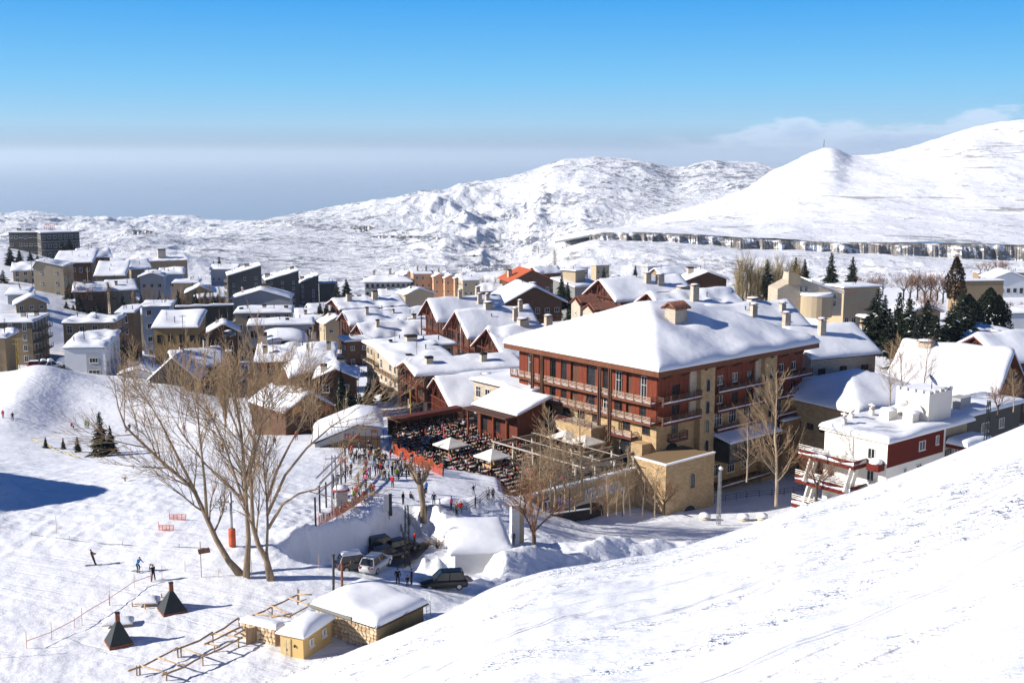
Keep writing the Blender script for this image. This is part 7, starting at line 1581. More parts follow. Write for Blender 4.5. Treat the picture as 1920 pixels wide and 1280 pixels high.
# ---- rubble hut
TH2 = 36; hut = house(707, 1174, 92.5, TH2, 6.0, 7.3, kind='flat', rise=0, wall='tan', nf=1, ov=.35, thick=0, win=(), roofm='metal', fasc=.12, label='rubble stone hut with thick rounded snow roof at the foot of the slope', cat='hut', name='stone_hut', drop=.6)
for c_ in hut.children:
    if c_.name.startswith('wall'): c_.data.materials[0] = m_mort
    if c_.name.startswith('wall'): hut_wall = c_
HH = P(707, 1174, 92.5).z - hut.location.z
mb = MB(); mb.box(.02, 6.02, -.03, .0, -.5, HH - .02); mb.build('side_wall', m_olive, hut)
stones(hut_wall, 7.3, HH - .05 + .4, (-.01, 7.3, -.4), -math.pi / 2, 5, .42)
mb = MB(); mb.box(-.5, .15, 2.6, 7.9, HH + .06, HH + .34); mb.build('eave_slab', m_conc, hut)
mb = MB(); xs = spaced(-.42, 6.4, 9, .6); ys = spaced(-.32, 7.7, 9, .6)
def hsn(x, y):
    d = min(x + .42, 6.4 - x, y + .32, 7.7 - y); f = math.sqrt(max(0, 1 - (1 - min(1, d / 1.2)) ** 2)); lift = .35 * (1 / (1 + math.exp(-(y - 2.9) * 5)))
    return HH + .08 + .72 * f + lift * f + .12 * noise.noise(Vector((x * .5, y * .5, 3)))
shell(mb, xs, ys, hsn, lambda x, y: HH + .075 + (.28 if (y > 2.6 and x < .15) else 0), 0, True); mb.build('roof_snow', M_roofsnow, hut)
for i in range(26): mb = MB(); y_ = i * .25; mb.box(y_ - .03, y_ + .10, -.42, -.34, HH - .04, HH + .10); mb.build('rafter_end', m_brown, hut)
# flues on a little stone stack behind the hut
st = empty('flue_stack', Pz(648, 1112, -39.6), R(30), 'little rubble stack with one black and one rusty metal flue', 'chimney')
mb = MB(); mb.lathe([(.75, -2.5), (.78, .0), (.6, .55), (.3, .8)], (0, 0, 0), 8, 0, False); mb.build('stack', m_rub, st)
mb = MB(); mb.lathe([(.7, 0), (.5, .3), (.05, .45)], (.6, .3, .3), 8); mb.build('snow', M_roofsnow, st)
for (px, y0_, y1_, mt) in ((625, 1100, 1041, m_blk), (641, 1094, 1056, m_rusty)):
    a_ = P(px, y0_, 99.5) ; b_ = P(px, y1_, 99.5); st_l = Matrix.Rotation(-R(30), 3, 'Z'); pa_, pb_ = st_l @ (a_ - st.location), st_l @ (b_ - st.location)
    mb = MB(); mb.tube([pa_ - Vector((0, 0, 1)), pb_], .12, 8); f_ = mb.build('flue', mt, st)
    mb = MB(); mb.lathe([(.17, 0), (.2, .05), (.03, .14)], pb_, 8); mb.build('flue_cap', mt, f_)
# ladder at the far end of the side wall
ld = empty('ladder', hut.matrix_basis @ Vector((6.3, -.25, .2)), math.pi / 2 - R(TH2), 'white metal ladder leaning at the end of the stone hut', 'ladder')
for x_ in (0, .55): mb = MB(); mb.tube([(x_, 0, -.6), (x_, .15, HH + .5)], .035, 5); mb.build('rail', m_white, ld)
for k in range(7): mb = MB(); mb.tube([(0, .02 * k, .1 + k * .4), (.55, .02 * k, .1 + k * .4)], .022, 4); mb.build('rung', m_white, ld)
# ---- small ochre hut
oh = house(568, 1194, 90.5, 24, 4.3, 2.3, kind='flat', rise=0, wall='tan', nf=1, ov=.12, thick=.75, win=(), roofm='tan', fasc=.1, label='small ochre rendered hut with buff door and two lattice windows', cat='hut', name='small_hut', drop=.6, lump=.05)
for c_ in oh.children:
    if c_.name.startswith('wall') or c_.name.startswith('roof') and 'snow' not in c_.name: c_.data.materials[0] = m_ochre
OH = P(568, 1194, 90.5).z - oh.location.z
for a_, z_ in ((1.15, OH - 1.25), (3.1, OH - 1.15)): link('window', window_mesh(.6, .7, 'light', 2), oh, (a_, -.02, z_))
mb = MB(); mb.box(0, .8, -.07, 0, 0, 2.0).box(.06, .36, -.09, -.07, .1, 1.9).box(.44, .74, -.09, -.07, .1, 1.9); d_ = mb.build('door', m_doorc, oh, loc=(-.0, 2.0, OH - 2.35), rot=(0, 0, -math.pi / 2)); mb = MB(); mb.box(.38, .42, -.14, -.09, .9, 1.1); mb.build('handle', m_metal, d_)
mb = MB(); mb.box(-.15, -.02, .75, .87, OH - 1.0, OH - .8); mb.build('wall_lamp', m_metal, oh)
# ---- low rubble wall under the log frame, with snow on top
lw = empty('garden_wall', Pz(523, 1208, -41.6), R(-26) + math.pi, 'low rubble wall with snow shelf left of the ochre hut', 'wall')
mb = MB(); mb.box(0, 3.6, 0, .4, -.3, 1.55); lww = mb.build('wall', m_mort, lw); stones(lww, 3.6, 1.55, (3.6, .41, 0), math.pi, 9, .4)
mb = MB(); shell(mb, spaced(-.2, 3.8, 5, .3), spaced(-.7, .55, 4, .25), lambda x, y: 1.56 + .4 * math.sqrt(max(0, min(1, min(x + .2, 3.8 - x, y + .7, .55 - y) / .3))), lambda x, y: 1.55, 0, True); mb.build('snow', M_roofsnow, lw)
dp_ = empty('plank_door', Pz(462, 1212, -41.7), R(35), 'weathered plank door panel standing under the log frame', 'door')
for i in range(5): mb = MB(); mb.box(i * .2, i * .2 + .185, 0, .05, 0, 1.6); mb.build('plank', m_log, dp_)
# ---- log frame
lf = empty('log_pergola', Pz(240, 1257, -41.5), 0, 'long rustic log pergola half buried in snow beside the huts', 'pergola'); r_ = random.Random(3)
def log(pts, z, rad, mat, name='log', z2=None):
    W = [Pz(px, py, z if z2 is None else z + (z2 - z) * i / (len(pts) - 1)) - lf.location for i, (px, py) in enumerate(pts)]
    out = [W[0]]
    for a_, b_ in zip(W[:-1], W[1:]):
        n = max(1, int((b_ - a_).length / .9))
        for k in range(1, n + 1): out.append(a_.lerp(b_, k / n) + (Vector((r_.gauss(0, .03), r_.gauss(0, .03), r_.gauss(0, .035)))))
    mb = MB(); mb.tube(out, [rad * r_.uniform(.8, 1.15) for _ in out], 6); mb.build(name, mat, lf)
log([(240, 1257), (271, 1246), (301, 1230), (332, 1214)], -40.75, .085, m_log); log([(325, 1219), (350, 1209), (375, 1201), (399, 1186)], -40.7, .085, m_log); log([(395, 1190), (420, 1177), (448, 1158)], -40.6, .085, m_log)
log([(303, 1266), (345, 1249), (381, 1230)], -40.75, .08, m_log); log([(376, 1232), (415, 1216), (453, 1194)], -40.7, .08, m_log); log([(383, 1207), (425, 1187), (478, 1164)], -40.5, .08, m_log); log([(440, 1190), (470, 1172), (492, 1166)], -40.4, .08, m_log)
log([(453, 1163), (495, 1145), (530, 1128), (558, 1115)], -40.1, .085, m_log); log([(540, 1157), (570, 1140), (590, 1130)], -39.9, .07, m_log)
for a_, b_ in (((265, 1247), (315, 1262)), ((295, 1232), (348, 1247)), ((344, 1215), (384, 1228)), ((400, 1187), (452, 1196)), ((388, 1206), (412, 1212)), ((425, 1179), (458, 1190))): log([a_, b_], -40.62, .07, m_logl)
for a_, b_ in (((505, 1134), (548, 1152)), ((477, 1150), (545, 1156)), ((558, 1113), (585, 1115)), ((542, 1120), (590, 1138)), ((508, 1156), (547, 1150))): log([a_, b_], -39.95, .075, m_logl)
for (px, yt, yb, zt) in ((256, 1250, 1264, -40.8), (262, 1249, 1263, -40.8), (333, 1216, 1250, -40.7), (339, 1214, 1250, -40.7), (312, 1261, 1275, -40.8), (380, 1231, 1252, -40.75), (399, 1189, 1216, -40.7), (402, 1212, 1222, -41.0), (447, 1196, 1224, -40.7), (448, 1160, 1180, -40.6), (510, 1136, 1158, -40.0), (558, 1106, 1134, -39.7), (560, 1108, 1130, -39.8)):
    a_ = Pz(px, yt, zt) - lf.location; mb = MB(); mb.tube([a_ + Vector((0, 0, .12)), a_ - Vector((.02, 0, max(.9, (yb - yt) / 20.)))], .07, 6); mb.build('post', m_log, lf)
for a_, b_ in (((510, 1150), (498, 1142)), ((558, 1128), (546, 1118)), ((558, 1128), (575, 1122))): log([a_, b_], -40.0, .05, m_log, 'brace')
# ---- pyramid hoods over buried barbecues
for (px, py, w_, h_, lb) in ((323, 1148, 2.15, 1.85, 'black pyramid shaped flue hood above the snow, the farther and larger one'), (223, 1208, 1.95, 1.9, 'black pyramid shaped flue hood above the snow, the nearer one at lower left')):
    q = ground_at(px, py - 4); o = empty('barbecue_hood', (q.x, q.y, q.z), R(32), lb, 'chimney hood'); a_ = w_ / 2
    mb = MB(); mb.add([(-a_, -a_, .1), (a_, -a_, .1), (a_, a_, .1), (-a_, a_, .1), (-.16, -.16, h_), (.16, -.16, h_), (.16, .16, h_), (-.16, .16, h_)], [(0, 3, 2, 1), (4, 5, 6, 7), (0, 1, 5, 4), (1, 2, 6, 5), (2, 3, 7, 6), (3, 0, 4, 7)]); mb.build('hood', m_blk, o)
    mb = MB(); mb.box(-a_ - .03, a_ + .03, -a_ - .03, a_ + .03, -.25, .098); mb.build('rim', m_rusty, o)
    mb = MB(); mb.box(-.17, .17, -.17, .17, h_ + .002, h_ + .72); f_ = mb.build('flue', m_rusty, o); mb = MB(); mb.box(-.2, .2, -.2, .2, h_ + .722, h_ + .8); mb.build('flue_cap', m_metal, f_)
for (px, py, w_, lb, an) in ((222, 1172, 1.3, 'buried table with a cap of snow behind the nearer hood', 10), (276, 1132, 1.1, 'buried wooden table under snow left of the larger hood', 5)):
    q = ground_at(px, py); o = empty('buried_table', q, R(an), lb, 'table'); mb = MB(); mb.box(-w_, w_, -.7, .7, .25, .33); mb.build('tabletop', m_logl, o)
    mb = MB(); shell(mb, spaced(-w_, w_, 5, .4), spaced(-.7, .7, 3, .3), lambda x, y: .34 + .5 * math.sqrt(max(0, min(1, min(x + w_, w_ - x, y + .7, .7 - y) / .6))), lambda x, y: .332, 0, True); mb.build('snow', M_roofsnow, o)
for px, py in ((248, 1137), (272, 1140), (303, 1122), (280, 1122)):
    q = ground_at(px, py); mb = MB(); mb.tube([(0, 0, -.3), (0, 0, .35)], .09, 6); tag(mb.build('stump_post', m_logl, None, loc=q), {248: 'leftmost stub of a post by the buried tables', 272: 'post stub in front of the buried table', 303: 'post stub touching the larger hood', 280: 'thin post stub behind the buried table'}[px], 'post')
# ---- orange padded lift pylon with its wheels
q = ground_at(436, 1026); py_ = empty('lift_pylon', q, R(20), 'ski lift pylon in an orange pad behind the big bare tree', 'lift pylon')
mb = MB(); mb.tube([(0, 0, 0), (0, 0, 6.0)], .14, 8); mb.build('mast', m_galv, py_)
mb = MB(); mb.lathe([(.36, .1), (.38, .4), (.37, 1.9), (.34, 2.0)], (0, 0, 0), 10); mb.build('pad', m_net, py_)
mb = MB(); mb.box(-1.3, .3, -.06, .06, 4.9, 5.05); mb.build('arm', m_galv, py_)
for x_, z_ in ((-1.4, 4.8), (-.8, 4.3)):
    mb = MB(); mb.tube([(x_ + .38 * math.cos(a), 0, z_ + .38 * math.sin(a)) for a in [6.2832 * k / 14 for k in range(15)]], .035, 5, 0, False)
    for k in range(3): mb.bar((x_ + .38 * math.cos(k * 1.05), 0, z_ + .38 * math.sin(k * 1.05)), (x_ - .38 * math.cos(k * 1.05), 0, z_ - .38 * math.sin(k * 1.05)), .03)
    mb.build('wheel', m_metal, py_)
# sign board on the thin mast
q = ground_at(378, 1083); sb = empty('sign_post', q, 0, 'thin pole carrying a tilted brown sign board', 'sign'); mb = MB(); mb.tube([(0, 0, 0), (0, 0, 3.7)], .045, 6); mb.build('pole', m_log, sb)
mb = MB(); mb.box(.25, 1.4, -.05, .05, 2.35, 2.85); mb.build('board', m_brown, sb).rotation_euler = (0, R(-10), 0); mb = MB(); mb.bar((0, 0, 2.5), (1.2, 0, 2.9), .03); mb.build('arm', m_log, sb)
for i, (px, py, h_, lb) in enumerate(((0, 1236, 2.2, 'slim pole with orange tip at the lower left edge'), (50, 1216, 1.6, 'bamboo pole at the low end of the red rope line'), (97, 1200, 1.6, 'second bamboo pole up the red rope line'), (154, 1172, 1.6, 'third bamboo pole up the red rope line'), (206, 1135, 1.5, 'fourth bamboo pole up the red rope line'), (252, 1103, 1.4, 'fifth bamboo pole up the red rope line'), (304, 1087, 1.4, 'bamboo pole just right of the person in black'), (347, 1073, 1.2, 'bamboo pole behind the person in black'), (410, 1084, .8, 'short stick in the snow below the sign board'), (472, 1082, 1.6, 'pole between the two right hand trunks'), (106, 1000, 2.0, 'thin pole at the tow cable, left'), (598, 1066, 1.4, 'short post on the bank right of the big tree'))):
    q = ground_at(px, py); o = empty('marker_pole', q, 0, lb, 'pole'); mb = MB(); mb.tube([(0, 0, -.2), (.03, 0, h_)], .03, 5); mb.build('cane', m_logl, o)
    if i == 0: mb = MB(); mb.tube([(.03, 0, h_), (.04, 0, h_ + .5)], .06, 5); mb.build('tip', m_net, o)
# ---- vehicles
_paint = {}
def paint(c):
    if c not in _paint: m, t = newmat('car paint'); b = t.out(c + (1,), .3, None, .35); b.inputs['Coat Weight'].default_value = .1; _paint[c] = m
    return _paint[c]
m_tyre = simple('tyre', (.015, .015, .016), .85); m_lamp = simple('lamp glass', (.6, .6, .58), .2, .6); m_tail = simple('tail lamp', (.30, .01, .01), .3, .6)
def car(loc, rz, col, label, snow=0.0, L_=4.6, W_=1.85, H_=1.75, suv=True, group=None):
    """body lofted from cross sections along its length, glasshouse above, arches, wheels, lamps, mirrors"""
    o = empty('car', loc, rz, label, 'car', group); bm_ = MB(); n = 9
    xs = [-L_ / 2, -L_ / 2 + .12, -L_ * .36, -L_ * .2, 0, L_ * .2, L_ * .34, L_ / 2 - .15, L_ / 2]; zt = [.78, .95, 1.02, 1.02, 1.02, 1.0, .92, .84, .68] if suv else [.7, .88, .9, .88, .86, .86, .8, .72, .6]; wd = [.82, .93, 1, 1, 1, 1, .98, .9, .78]; zb = [.42, .32, .28, .26, .26, .26, .28, .32, .42]
    vs = []; 
    for x, z1, w_, z0 in zip(xs, zt, wd, zb):
        a = W_ / 2 * w_; vs += [(x, -a * .96, z0), (x, -a, z0 + .2), (x, -a, z1 - .12), (x, -a * .88, z1), (x, a * .88, z1), (x, a, z1 - .12), (x, a, z0 + .2), (x, a * .96, z0)]
    fs = []
    for i in range(n - 1):
        for k in range(8): fs.append((i * 8 + k, i * 8 + (k + 1) % 8, (i + 1) * 8 + (k + 1) % 8, (i + 1) * 8 + k))
    fs += [tuple(range(8)), tuple(range((n - 1) * 8, n * 8))]; bm_.add(vs, fs, 0, True); bm_.build('body', paint(col), o)
    zc = 1.06 if suv else .86; cb = MB(); a = W_ / 2
    low = [(-L_ * .44 if suv else -L_ * .38, a * .86), (L_ * .22, a * .88)]; top = [(-L_ * .38 if suv else -L_ * .22, a * .68), (L_ * .06, a * .70)]
    b4 = [(low[0][0], -low[0][1], zc), (low[1][0], -low[1][1], zc), (low[1][0], low[1][1], zc), (low[0][0], low[0][1], zc)]; t4 = [(top[0][0], -top[0][1], H_ - .08), (top[1][0], -top[1][1], H_ - .08), (top[1][0], top[1][1], H_ - .08), (top[0][0], top[0][1], H_ - .08)]
    cb.add(b4 + t4, [(0, 1, 5, 4), (1, 2, 6, 5), (2, 3, 7, 6), (3, 0, 4, 7), (0, 3, 2, 1)]); cb.build('windows', m_glass, o)
    rb = MB(); rb.add([(x * 1.0, y * 1.04, z) for x, y, z in t4] + [(x * .96, y * .9, H_) for x, y, z in t4], [(4, 5, 6, 7), (0, 1, 5, 4), (1, 2, 6, 5), (2, 3, 7, 6), (3, 0, 4, 7), (0, 3, 2, 1)]); rb.build('roof', paint(col), o)
    for s in (-1, 1):
        for b_, t_ in ((b4[0], t4[0]), (b4[1], t4[1])):
            pb_ = MB(); pb_.bar((b_[0], s * abs(b_[1]), b_[2]), (t_[0], s * abs(t_[1]), t_[2]), .09); pb_.build('pillar', paint(col), o)
        pb_ = MB(); mx = (b4[0][0] + b4[1][0]) / 2; pb_.bar((mx, s * (low[0][1] + .0), zc), (mx - .1, s * top[0][1], H_ - .08), .08); pb_.build('pillar', paint(col), o)
        for x_ in (-L_ * .31, L_ * .31):
            w_ = MB(); r_w = .37 if suv else .32; w_.lathe([(r_w * .9, -.11), (r_w, -.08), (r_w, .08), (r_w * .9, .11)], (0, 0, 0), 14); wo_ = w_.build('wheel', m_tyre, o, loc=(x_, s * (a - .10), r_w), rot=(math.pi / 2, 0, 0))
            w2 = MB(); w2.lathe([(r_w * .6, -.125), (r_w * .55, .125)], (0, 0, 0), 10); w2.build('rim', m_galv, wo_)
        hb_ = MB(); hb_.box(L_ / 2 - .14, L_ / 2 + .02, s * a * .62 - .16, s * a * .62 + .16, .62, .76); hb_.build('headlight', m_lamp, o)
        tb_ = MB(); tb_.box(-L_ / 2 - .02, -L_ / 2 + .12, s * a * .70 - .10, s * a * .70 + .10, .74, .96); tb_.build('tail_light', m_tail, o)
        mi = MB(); mi.box(L_ * .14, L_ * .14 + .12, s * (a + .02), s * (a + .2), zc - .02, zc + .16); mi.build('mirror', paint(col), o)
    if snow:
        sn_ = MB(); shell(sn_, spaced(top[0][0], top[1][0], 3, .25), spaced(-a * .68, a * .68, 3, .25), lambda x, y: H_ + snow * math.sqrt(max(0, min(1, min(x - top[0][0], top[1][0] - x, y + a * .68, a * .68 - y) / .25))), lambda x, y: H_ - .02, 0, True); sn_.build('roof_snow', M_roofsnow, o)
        sn_ = MB(); shell(sn_, spaced(L_ * .24, L_ * .46, 3, .2), spaced(-a * .8, a * .8, 3, .25), lambda x, y: zc - .14 + snow * .9 * math.sqrt(max(0, min(1, min(x - L_ * .24, L_ * .46 - x, y + a * .8, a * .8 - y) / .25))), lambda x, y: zc - .2, 0, True); sn_.build('bonnet_snow', M_roofsnow, o)
    return o
def carat(px, py, rz, col, label, **k):
    q = ground_at(px, py) if 'D' not in k else P(px, py, k.pop('D')); q.z = max(q.z, gz(q.x, q.y)) + .02; return car(q, R(rz), col, label, **k)
BK = (.008, .008, .010)
carat(832, 1102, 188, BK, 'black four wheel drive car parked against the snow bank', L_=4.9, H_=1.9)
carat(705, 1068, 70, (.42, .44, .46), 'silver car behind the hut, facing away from the camera'); carat(672, 1066, 20, (.06, .065, .07), 'frosty dark grey car at the left end of the sunken road', snow=.25)
carat(728, 1050, 35, (.02, .02, .03), 'dark car in the middle of the sunken road'); carat(752, 1034, 40, BK, 'black car deep in the shade of the sunken road'); carat(722, 1036, 30, (.05, .055, .06), 'dark van behind the other cars in the sunken road', H_=2.1, L_=4.9)
for i, (px, py, ja, lb) in enumerate(((746, 1098, 'black', 'person in black standing left of the black car'), (764, 1100, 'black', 'child in dark clothes between two people near the black car'), (772, 1098, 'black', 'tall person in black nearest the black car'), (778, 1022, 'red', 'person in red climbing the shaded steps'), (962, 1022, 'brown', 'person in brown beside the white panel'))):
    person(px, py, 'stand', ja, lb, R(40 * i), scale=.7 if i == 1 else 1.0)
vc = [(.5, .5, .52), (.03, .03, .04), (.2, .02, .02), (.05, .07, .15), (.55, .56, .58), (.1, .1, .1)]
for i, (px, py, rz, sn_, lb) in enumerate(((402, 664, 20, .4, 'snow capped car at the top of the village car park'), (424, 672, 200, .4, 'second snow capped car in the village car park'), (440, 690, 10, .35, 'car under snow nearest the five storey block'), (398, 690, 100, .2, 'dark car in the village car park, left side'), (412, 706, 30, .3, 'car at the bottom of the village car park'), (436, 712, 190, .5, 'heavily snowed car at the lower right of the car park'), (455, 722, 15, .5, 'last snowed car above the poplars'), (430, 632, 80, .1, 'car high in the car park by the dark wall'),
        (86, 694, 30, .4, 'snow dusted car left of the white house'), (72, 702, 15, .1, 'red car at the end of the shaded street'), (98, 690, 40, .5, 'car under thick snow beside the small annex'))):
    carat(px, py, rz, vc[i % 6] if i != 9 else (.35, .02, .02), lb, D=285 if px > 300 else 262, snow=sn_, suv=bool(i % 2))
# ---- white hut by the road
wh_ = house(853, 1036, 124.5, 80, 6.0, 7.0, kind='shed', rise=1.0, wall='white', nf=1, ov=.5, thick=1.0, win=(), roofm='white', label='low white hut almost lost under a smooth snow roof beside the road', cat='hut', name='white_hut', lump=.05)
q = ground_at(967, 1020); tp = empty('panel', (q.x, q.y, q.z - .3), R(20), 'tall white notice pillar in front of the stone wall', 'sign'); mb = MB(); mb.box(-.65, .35, -.4, .4, 0, 5.2); mb.build('pillar', m_white, tp); mb = MB(); mb.box(.352, .95, -.35, .35, 0, 4.6); mb.build('side_pillar', m_beige, tp)
for k in range(5): mb = MB(); mb.box(-.55, .25, -.43, -.402, 2.2 + k * .6, 2.62 + k * .6); mb.build('board', m_cream, tp)
gd = empty('guard_wall', Pz(1030, 984, -50.0), R(24), 'black guard wall with white top rail before the arches', 'wall'); mb = MB(); mb.box(0, 6.2, -.1, .1, 0, 1.5); mb.build('panel', m_dark, gd); mb = MB(); mb.box(-.1, 6.3, -.15, .15, 1.5, 1.62); mb.build('top_rail', m_white, gd)
# ---- rail along the path and down the steps
def railing(pts, label, h=1.05, mat=m_metal):
    W = [ground_at(*p) for p in pts]; o = empty('railing', W[0], 0, label, 'railing'); L_ = []
    for a, b in zip(W[:-1], W[1:]):
        n = max(1, int((b - a).length / 1.8))
        for i in range(n): v = a.lerp(b, i / n); v.z = gz(v.x, v.y); L_.append(v - W[0])
    L_.append(W[-1] - W[0])
    for k in range(3): mb = MB(); mb.tube([v + Vector((0, 0, h * (k + 1) / 3)) for v in L_], .035, 4); mb.build('rail', mat, o)
    for v in L_: mb = MB(); mb.tube([v - Vector((0, 0, .3)), v + Vector((0, 0, h + .08))], .045, 4); mb.build('post', mat, o)
railing([(768, 982), (800, 975), (850, 962), (900, 950), (955, 938)], 'dark metal rail along the snowy path below the terrace')
railing([(752, 1000), (762, 1022), (780, 1040)], 'dark rail beside the steps down to the sunken road'); railing([(770, 992), (790, 1012), (808, 1026)], 'pale rail on the other side of the steps', mat=m_galv)
railing([(1340, 945), (1400, 935), (1470, 928), (1520, 920)], 'low dark rail along the road under the right hotel wing')
# ---- masts, lamp posts, poles
def lattice(px, pb, pt_, label, col=m_galv, D=None, w_=.5, lamp=False, name='lattice_mast', cat='mast', arms=0):
    q = ground_at(px, pb) if D is None else P(px, pb, D); h = (pb - pt_) / ppm(px, pb, q.y); o = empty(name, q, R(20), label, cat); n = max(3, int(h / .9))
    t_ = lambda z: w_ / 2 * (1 - .45 * z / h)
    for sx in (-1, 1):
        for sy in (-1, 1): mb = MB(); mb.bar((sx * t_(0), sy * t_(0), -.4), (sx * t_(h), sy * t_(h), h), .07); mb.build('leg', col, o)
    mb = MB()
    for i in range(n):
        z0, z1 = h * i / n, h * (i + 1) / n; a, b = t_(z0), t_(z1); s = 1 if i % 2 else -1
        for p, q2 in (((-a * s, -a), (b * s, -b)), ((-a * s, a), (b * s, b)), ((-a, -a * s), (-b, b * s)), ((a, -a * s), (b, b * s))): mb.bar((p[0], p[1], z0), (q2[0], q2[1], z1), .045)
    br = mb.build('bracing', col, o); br['kind'] = 'stuff'
    for k in range(arms): mb = MB(); z_ = h - .4 - k * 1.1; mb.box(-1.0, 1.0, -.05, .05, z_, z_ + .1); mb.build('crossarm', col, o)
    if lamp: mb = MB(); mb.lathe([(.05, -.25), (.3, -.1), (.36, .1), (.25, .3), (.05, .38)], (.15, 0, h + .3), 10); mb.build('lamp', m_lamp, o)
    return o
lattice(764, 1062, 944, 'dark lattice mast rising from the sunken road', m_metal, w_=.6); lattice(1347, 985, 880, 'slim lattice mast with round lamp before the hotel', m_galv, w_=.45, lamp=True); lattice(1849, 835, 748, 'lattice mast in front of the modern house porch', m_metal, D=150, w_=.5)
lattice(35, 699, 632, 'bright yellow lattice pole with crossarms at far left', simple('yellow paint', (.60, .42, .02), .5), D=262, w_=.7, arms=2, name='power_pole', cat='power pole'); lattice(22, 695, 622, 'pale rusty lattice pole left of the yellow one', m_logl, D=268, w_=.5, arms=1, name='power_pole', cat='power pole')
lattice(93, 632, 582, 'dark lattice power pole on the shaded snow bank', m_metal, D=330, w_=.7, arms=3, name='power_pole', cat='power pole'); lattice(628, 965, 852, 'galvanised lift tower at the lift start', m_galv, w_=.7, arms=1, name='lift_tower', cat='lift tower')
def pole(px, pb, pt_, label, D, col=m_log, arms=1, r_=.11):
    q = P(px, pb, D); h = (pb - pt_) / ppm(px, pb, D); o = empty('utility_pole', q, R(rnd.uniform(0, 90)), label, 'utility pole'); mb = MB(); mb.tube([(0, 0, -3), (0, 0, h)], [r_, r_ * .7], 6); mb.build('pole', col, o)
    for k in range(arms): mb = MB(); mb.box(-.9, .9, -.05, .05, h - .35 - k * .8, h - .25 - k * .8); mb.build('crossarm', m_metal, o)
m_yw = simple('yellow wood', (.50, .30, .06), .7)
for a in ((86, 640, 600, 'thin pole on the shaded bank, left of the lattice one', 335, m_metal, 0), (404, 720, 658, 'dark pole left in the car park', 268, m_barkd, 1), (418, 735, 650, 'thick dark pole in the middle of the car park', 262, m_barkd, 1), (428, 618, 575, 'thin pole with crossarms before the white bank', 345, m_metal, 2), (387, 612, 590, 'short pole with crossarm on the white bank', 350, m_metal, 1), (345, 660, 590, 'aerial pole on the ochre house', 296, m_metal, 1), (608, 620, 565, 'bright wooden pole by the long pale house', 360, m_yw, 0), (500, 560, 535, 'wooden pole before the dark slabs', 500, m_yw, 0), (166, 545, 500, 'yellowish pole on the left hillside', 425, m_yw, 1), (62, 545, 495, 'pole at the corner of the tan hillside house', 428, m_metal, 0),
          (672, 742, 708, 'pole beside the lane between the firs', 232, m_log, 0), (702, 700, 660, 'slim lamp pole in the lane', 262, m_metal, 0), (540, 740, 688, 'pale drain pole before the long brick house', 250, m_white, 0), (864, 640, 602, 'tall thin lamp pole among the lodges', 285, m_galv, 0), (770, 795, 730, 'pale lamp pole before the shallow roofed lodge', 215, m_yw, 0), (1545, 273, 262, 'radio mast on the mountain top', 2600, m_metal, 0)):
    pole(a[0], a[1], a[2], a[3], a[4], a[5], a[6], r_=.11 if a[4] < 1000 else .8)
# lift start: inclined rails on trestles
lb_ = empty('lift_ramp', ground_at(600, 960), 0, 'steel lift ramp with sloping double rails left of the queue', 'ski lift'); o0 = lb_.location
for (a, b, h0, h1) in (((594, 930), (644, 880), 2.2, 2.6), ((600, 940), (650, 892), 2.2, 2.6), ((594, 944), (648, 898), 1.0, 1.2)):
    A_, B_ = ground_at(*a) - o0 + Vector((0, 0, h0)), ground_at(*b) - o0 + Vector((0, 0, h1)); mb = MB(); mb.bar(A_, B_, .16); mb.build('rail', m_galv, lb_)
for i, (px, py) in enumerate(((592, 985), (600, 962), (612, 952), (626, 935), (640, 915), (648, 905))):
    g = ground_at(px, py) - o0; mb = MB(); mb.bar(g - Vector((0, 0, .3)), g + Vector((0, 0, 3.2)), .18); mb.build('post', m_metal, lb_)
# control booth and red shelters near the lift
for (px, py, w_, mat, lb) in ((640, 948, .7, m_redl, 'small red roofed booth at the lift queue'),):
    q = ground_at(px, py); o = empty('booth', q, R(20), lb, 'booth'); mb = MB(); mb.box(-w_, w_, -.6, .6, 0, 2.0); mb.build('wall', m_grey, o); mb = MB(); mb.box(-w_ - .25, w_ + .25, -.85, .85, 2.0, 2.2); mb.build('roof', mat, o); mb = MB(); mb.lathe([(.95, 0), (.85, .3), (.05, .5)], (0, 0, 2.2), 10); mb.build('snow', M_roofsnow, o)
# banner flags
q = ground_at(730, 975); o = empty('banner', q, R(30), 'tall white and black banner flag on the bank edge', 'banner'); mb = MB(); mb.tube([(0, 0, -1), (0, 0, 3.3)], .04, 5); mb.build('pole', m_metal, o); mb = MB(); mb.box(-.75, -.03, -.02, .02, .9, 3.1); mb.build('white_cloth', m_white, o); mb = MB(); mb.box(.03, .4, -.02, .02, .3, 3.2); mb.build('black_cloth', m_blk, o)
# small dark trees' neighbours: lamps with globe heads along the terrace wall
for (px, py, lb) in ((1167, 955, 'globe lamp before the hotel name'), (1068, 950, 'globe lamp left of the logo')):
    q = P(px, py, 150); o = empty('street_lamp', q, 0, lb, 'street lamp'); mb = MB(); mb.tube([(0, 0, -1), (0, 0, 2.7)], .06, 6); mb.build('pole', m_metal, o); mb = MB(); mb.lathe([(.05, -.3), (.25, -.15), (.3, .05), (.2, .25), (.03, .32)], (0, 0, 3.0), 10); mb.build('lamp', m_lamp, o)
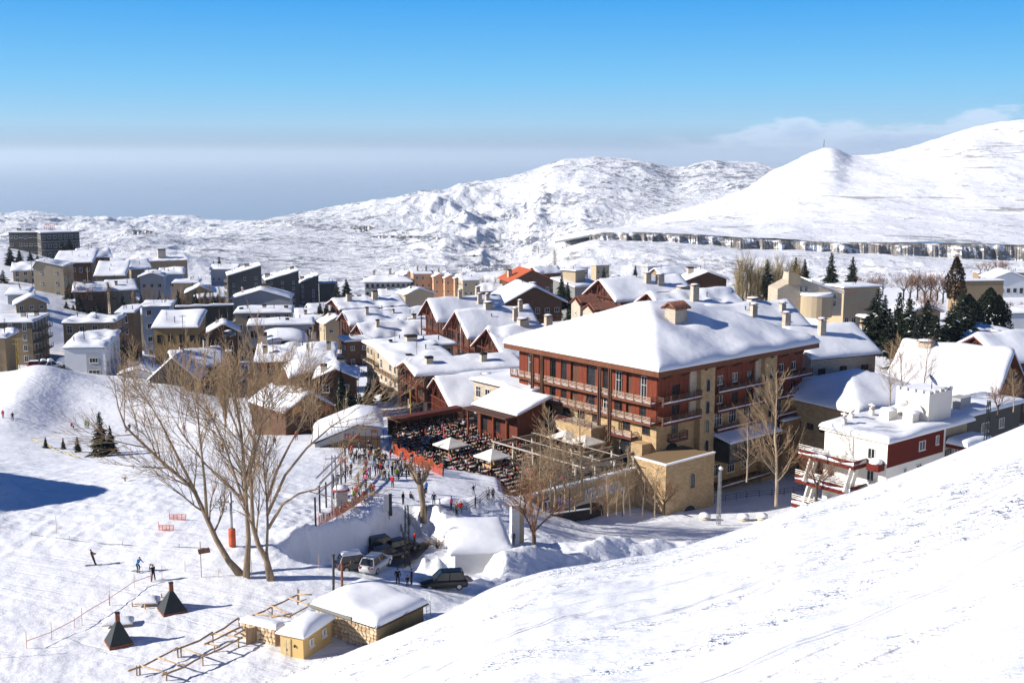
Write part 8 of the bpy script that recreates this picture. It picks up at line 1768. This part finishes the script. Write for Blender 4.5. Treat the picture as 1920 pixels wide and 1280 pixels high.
# snow capped planters by the hotel road
for (px, py, lb) in ((1395, 940, 'snow capped stone planter left on the hotel road'), (1430, 934, 'snow capped stone planter right on the hotel road'), (1322, 957, 'snow capped planter near the lattice mast')):
    q = P(px, py, 165); q.z = gz(q.x, q.y); o = empty('planter', q, 0, lb, 'planter'); mb = MB(); mb.lathe([(.8, 0), (.9, .6)], (0, 0, 0), 10); mb.build('pot', m_stone2, o); mb = MB(); mb.lathe([(.95, 0), (.8, .35), (.05, .55)], (0, 0, .6), 10); mb.build('snow', M_roofsnow, o)
# dark retaining walls and street strips in the village
for (x0, x1, py, D, h_, lb, mat) in ((330, 437, 592, 385, 5.5, 'long black retaining wall above the white bank', m_dark), (330, 300, 560, 450, 3, 'x', m_dark))[:1]:
    a, b = P(x0, py - 16, D), P(x1, py - 18, D + 6); o = empty('retaining_wall', a, math.atan2(b.y - a.y, b.x - a.x), lb, 'wall'); L_ = (b - a).length; mb = MB(); mb.box(0, L_, 0, 1, -h_, 0); mb.build('wall', mat, o)
    mb = MB(); shell(mb, spaced(-.2, L_ + .2, 9, .6), spaced(-.3, 1.4, 3, .4), lambda x, y: .7 + .3 * math.sin(x * 1.3) * math.sin(x * .37) - .3 * abs(y - .5), lambda x, y: 0, 0, True); mb.build('snow', M_roofsnow, o)
# ---------------------------------------------------------------- places in rows, for look-alikes that stand in a line
ORD = ['leftmost', 'second from left', 'third from left', 'fourth from left', 'fifth from left', 'sixth from left', 'seventh from left', 'eighth from left', 'ninth from left', 'tenth from left', 'eleventh from left', 'twelfth from left', 'thirteenth from left', 'fourteenth from left', 'fifteenth from left', 'sixteenth from left', 'seventeenth from left', 'eighteenth from left', 'nineteenth from left', 'twentieth from left', 'twenty-first from left', 'twenty-second from left', 'twenty-third from left', 'twenty-fourth from left', 'twenty-fifth from left', 'twenty-sixth from left']
bpy.context.view_layer.update()
gr = {}
for o in COL.objects:
    if o.parent is None and o.get('label') and not o.get('kind'): gr.setdefault(o['label'], []).append(o)
for lb, os_ in gr.items():
    if 1 < len(os_) <= 26:
        os_.sort(key=lambda o: PX(*o.matrix_world.translation)[0])
        for k, o in enumerate(os_):
            w = lb.split(); 
            if len(w) > 12: w = w[:12]
            o['label'] = ' '.join(w) + ', ' + ('rightmost' if k == len(os_) - 1 else ORD[k])
for o in COL.objects:
    if o.get('label') and len(o['label'].split()) > 16: o['label'] = ' '.join(o['label'].replace('person in ', '').replace(' the ', ' ').split()[:16])
for o in COL.objects:
    if o.get('label') == 'x': print('STRAY', o.name)
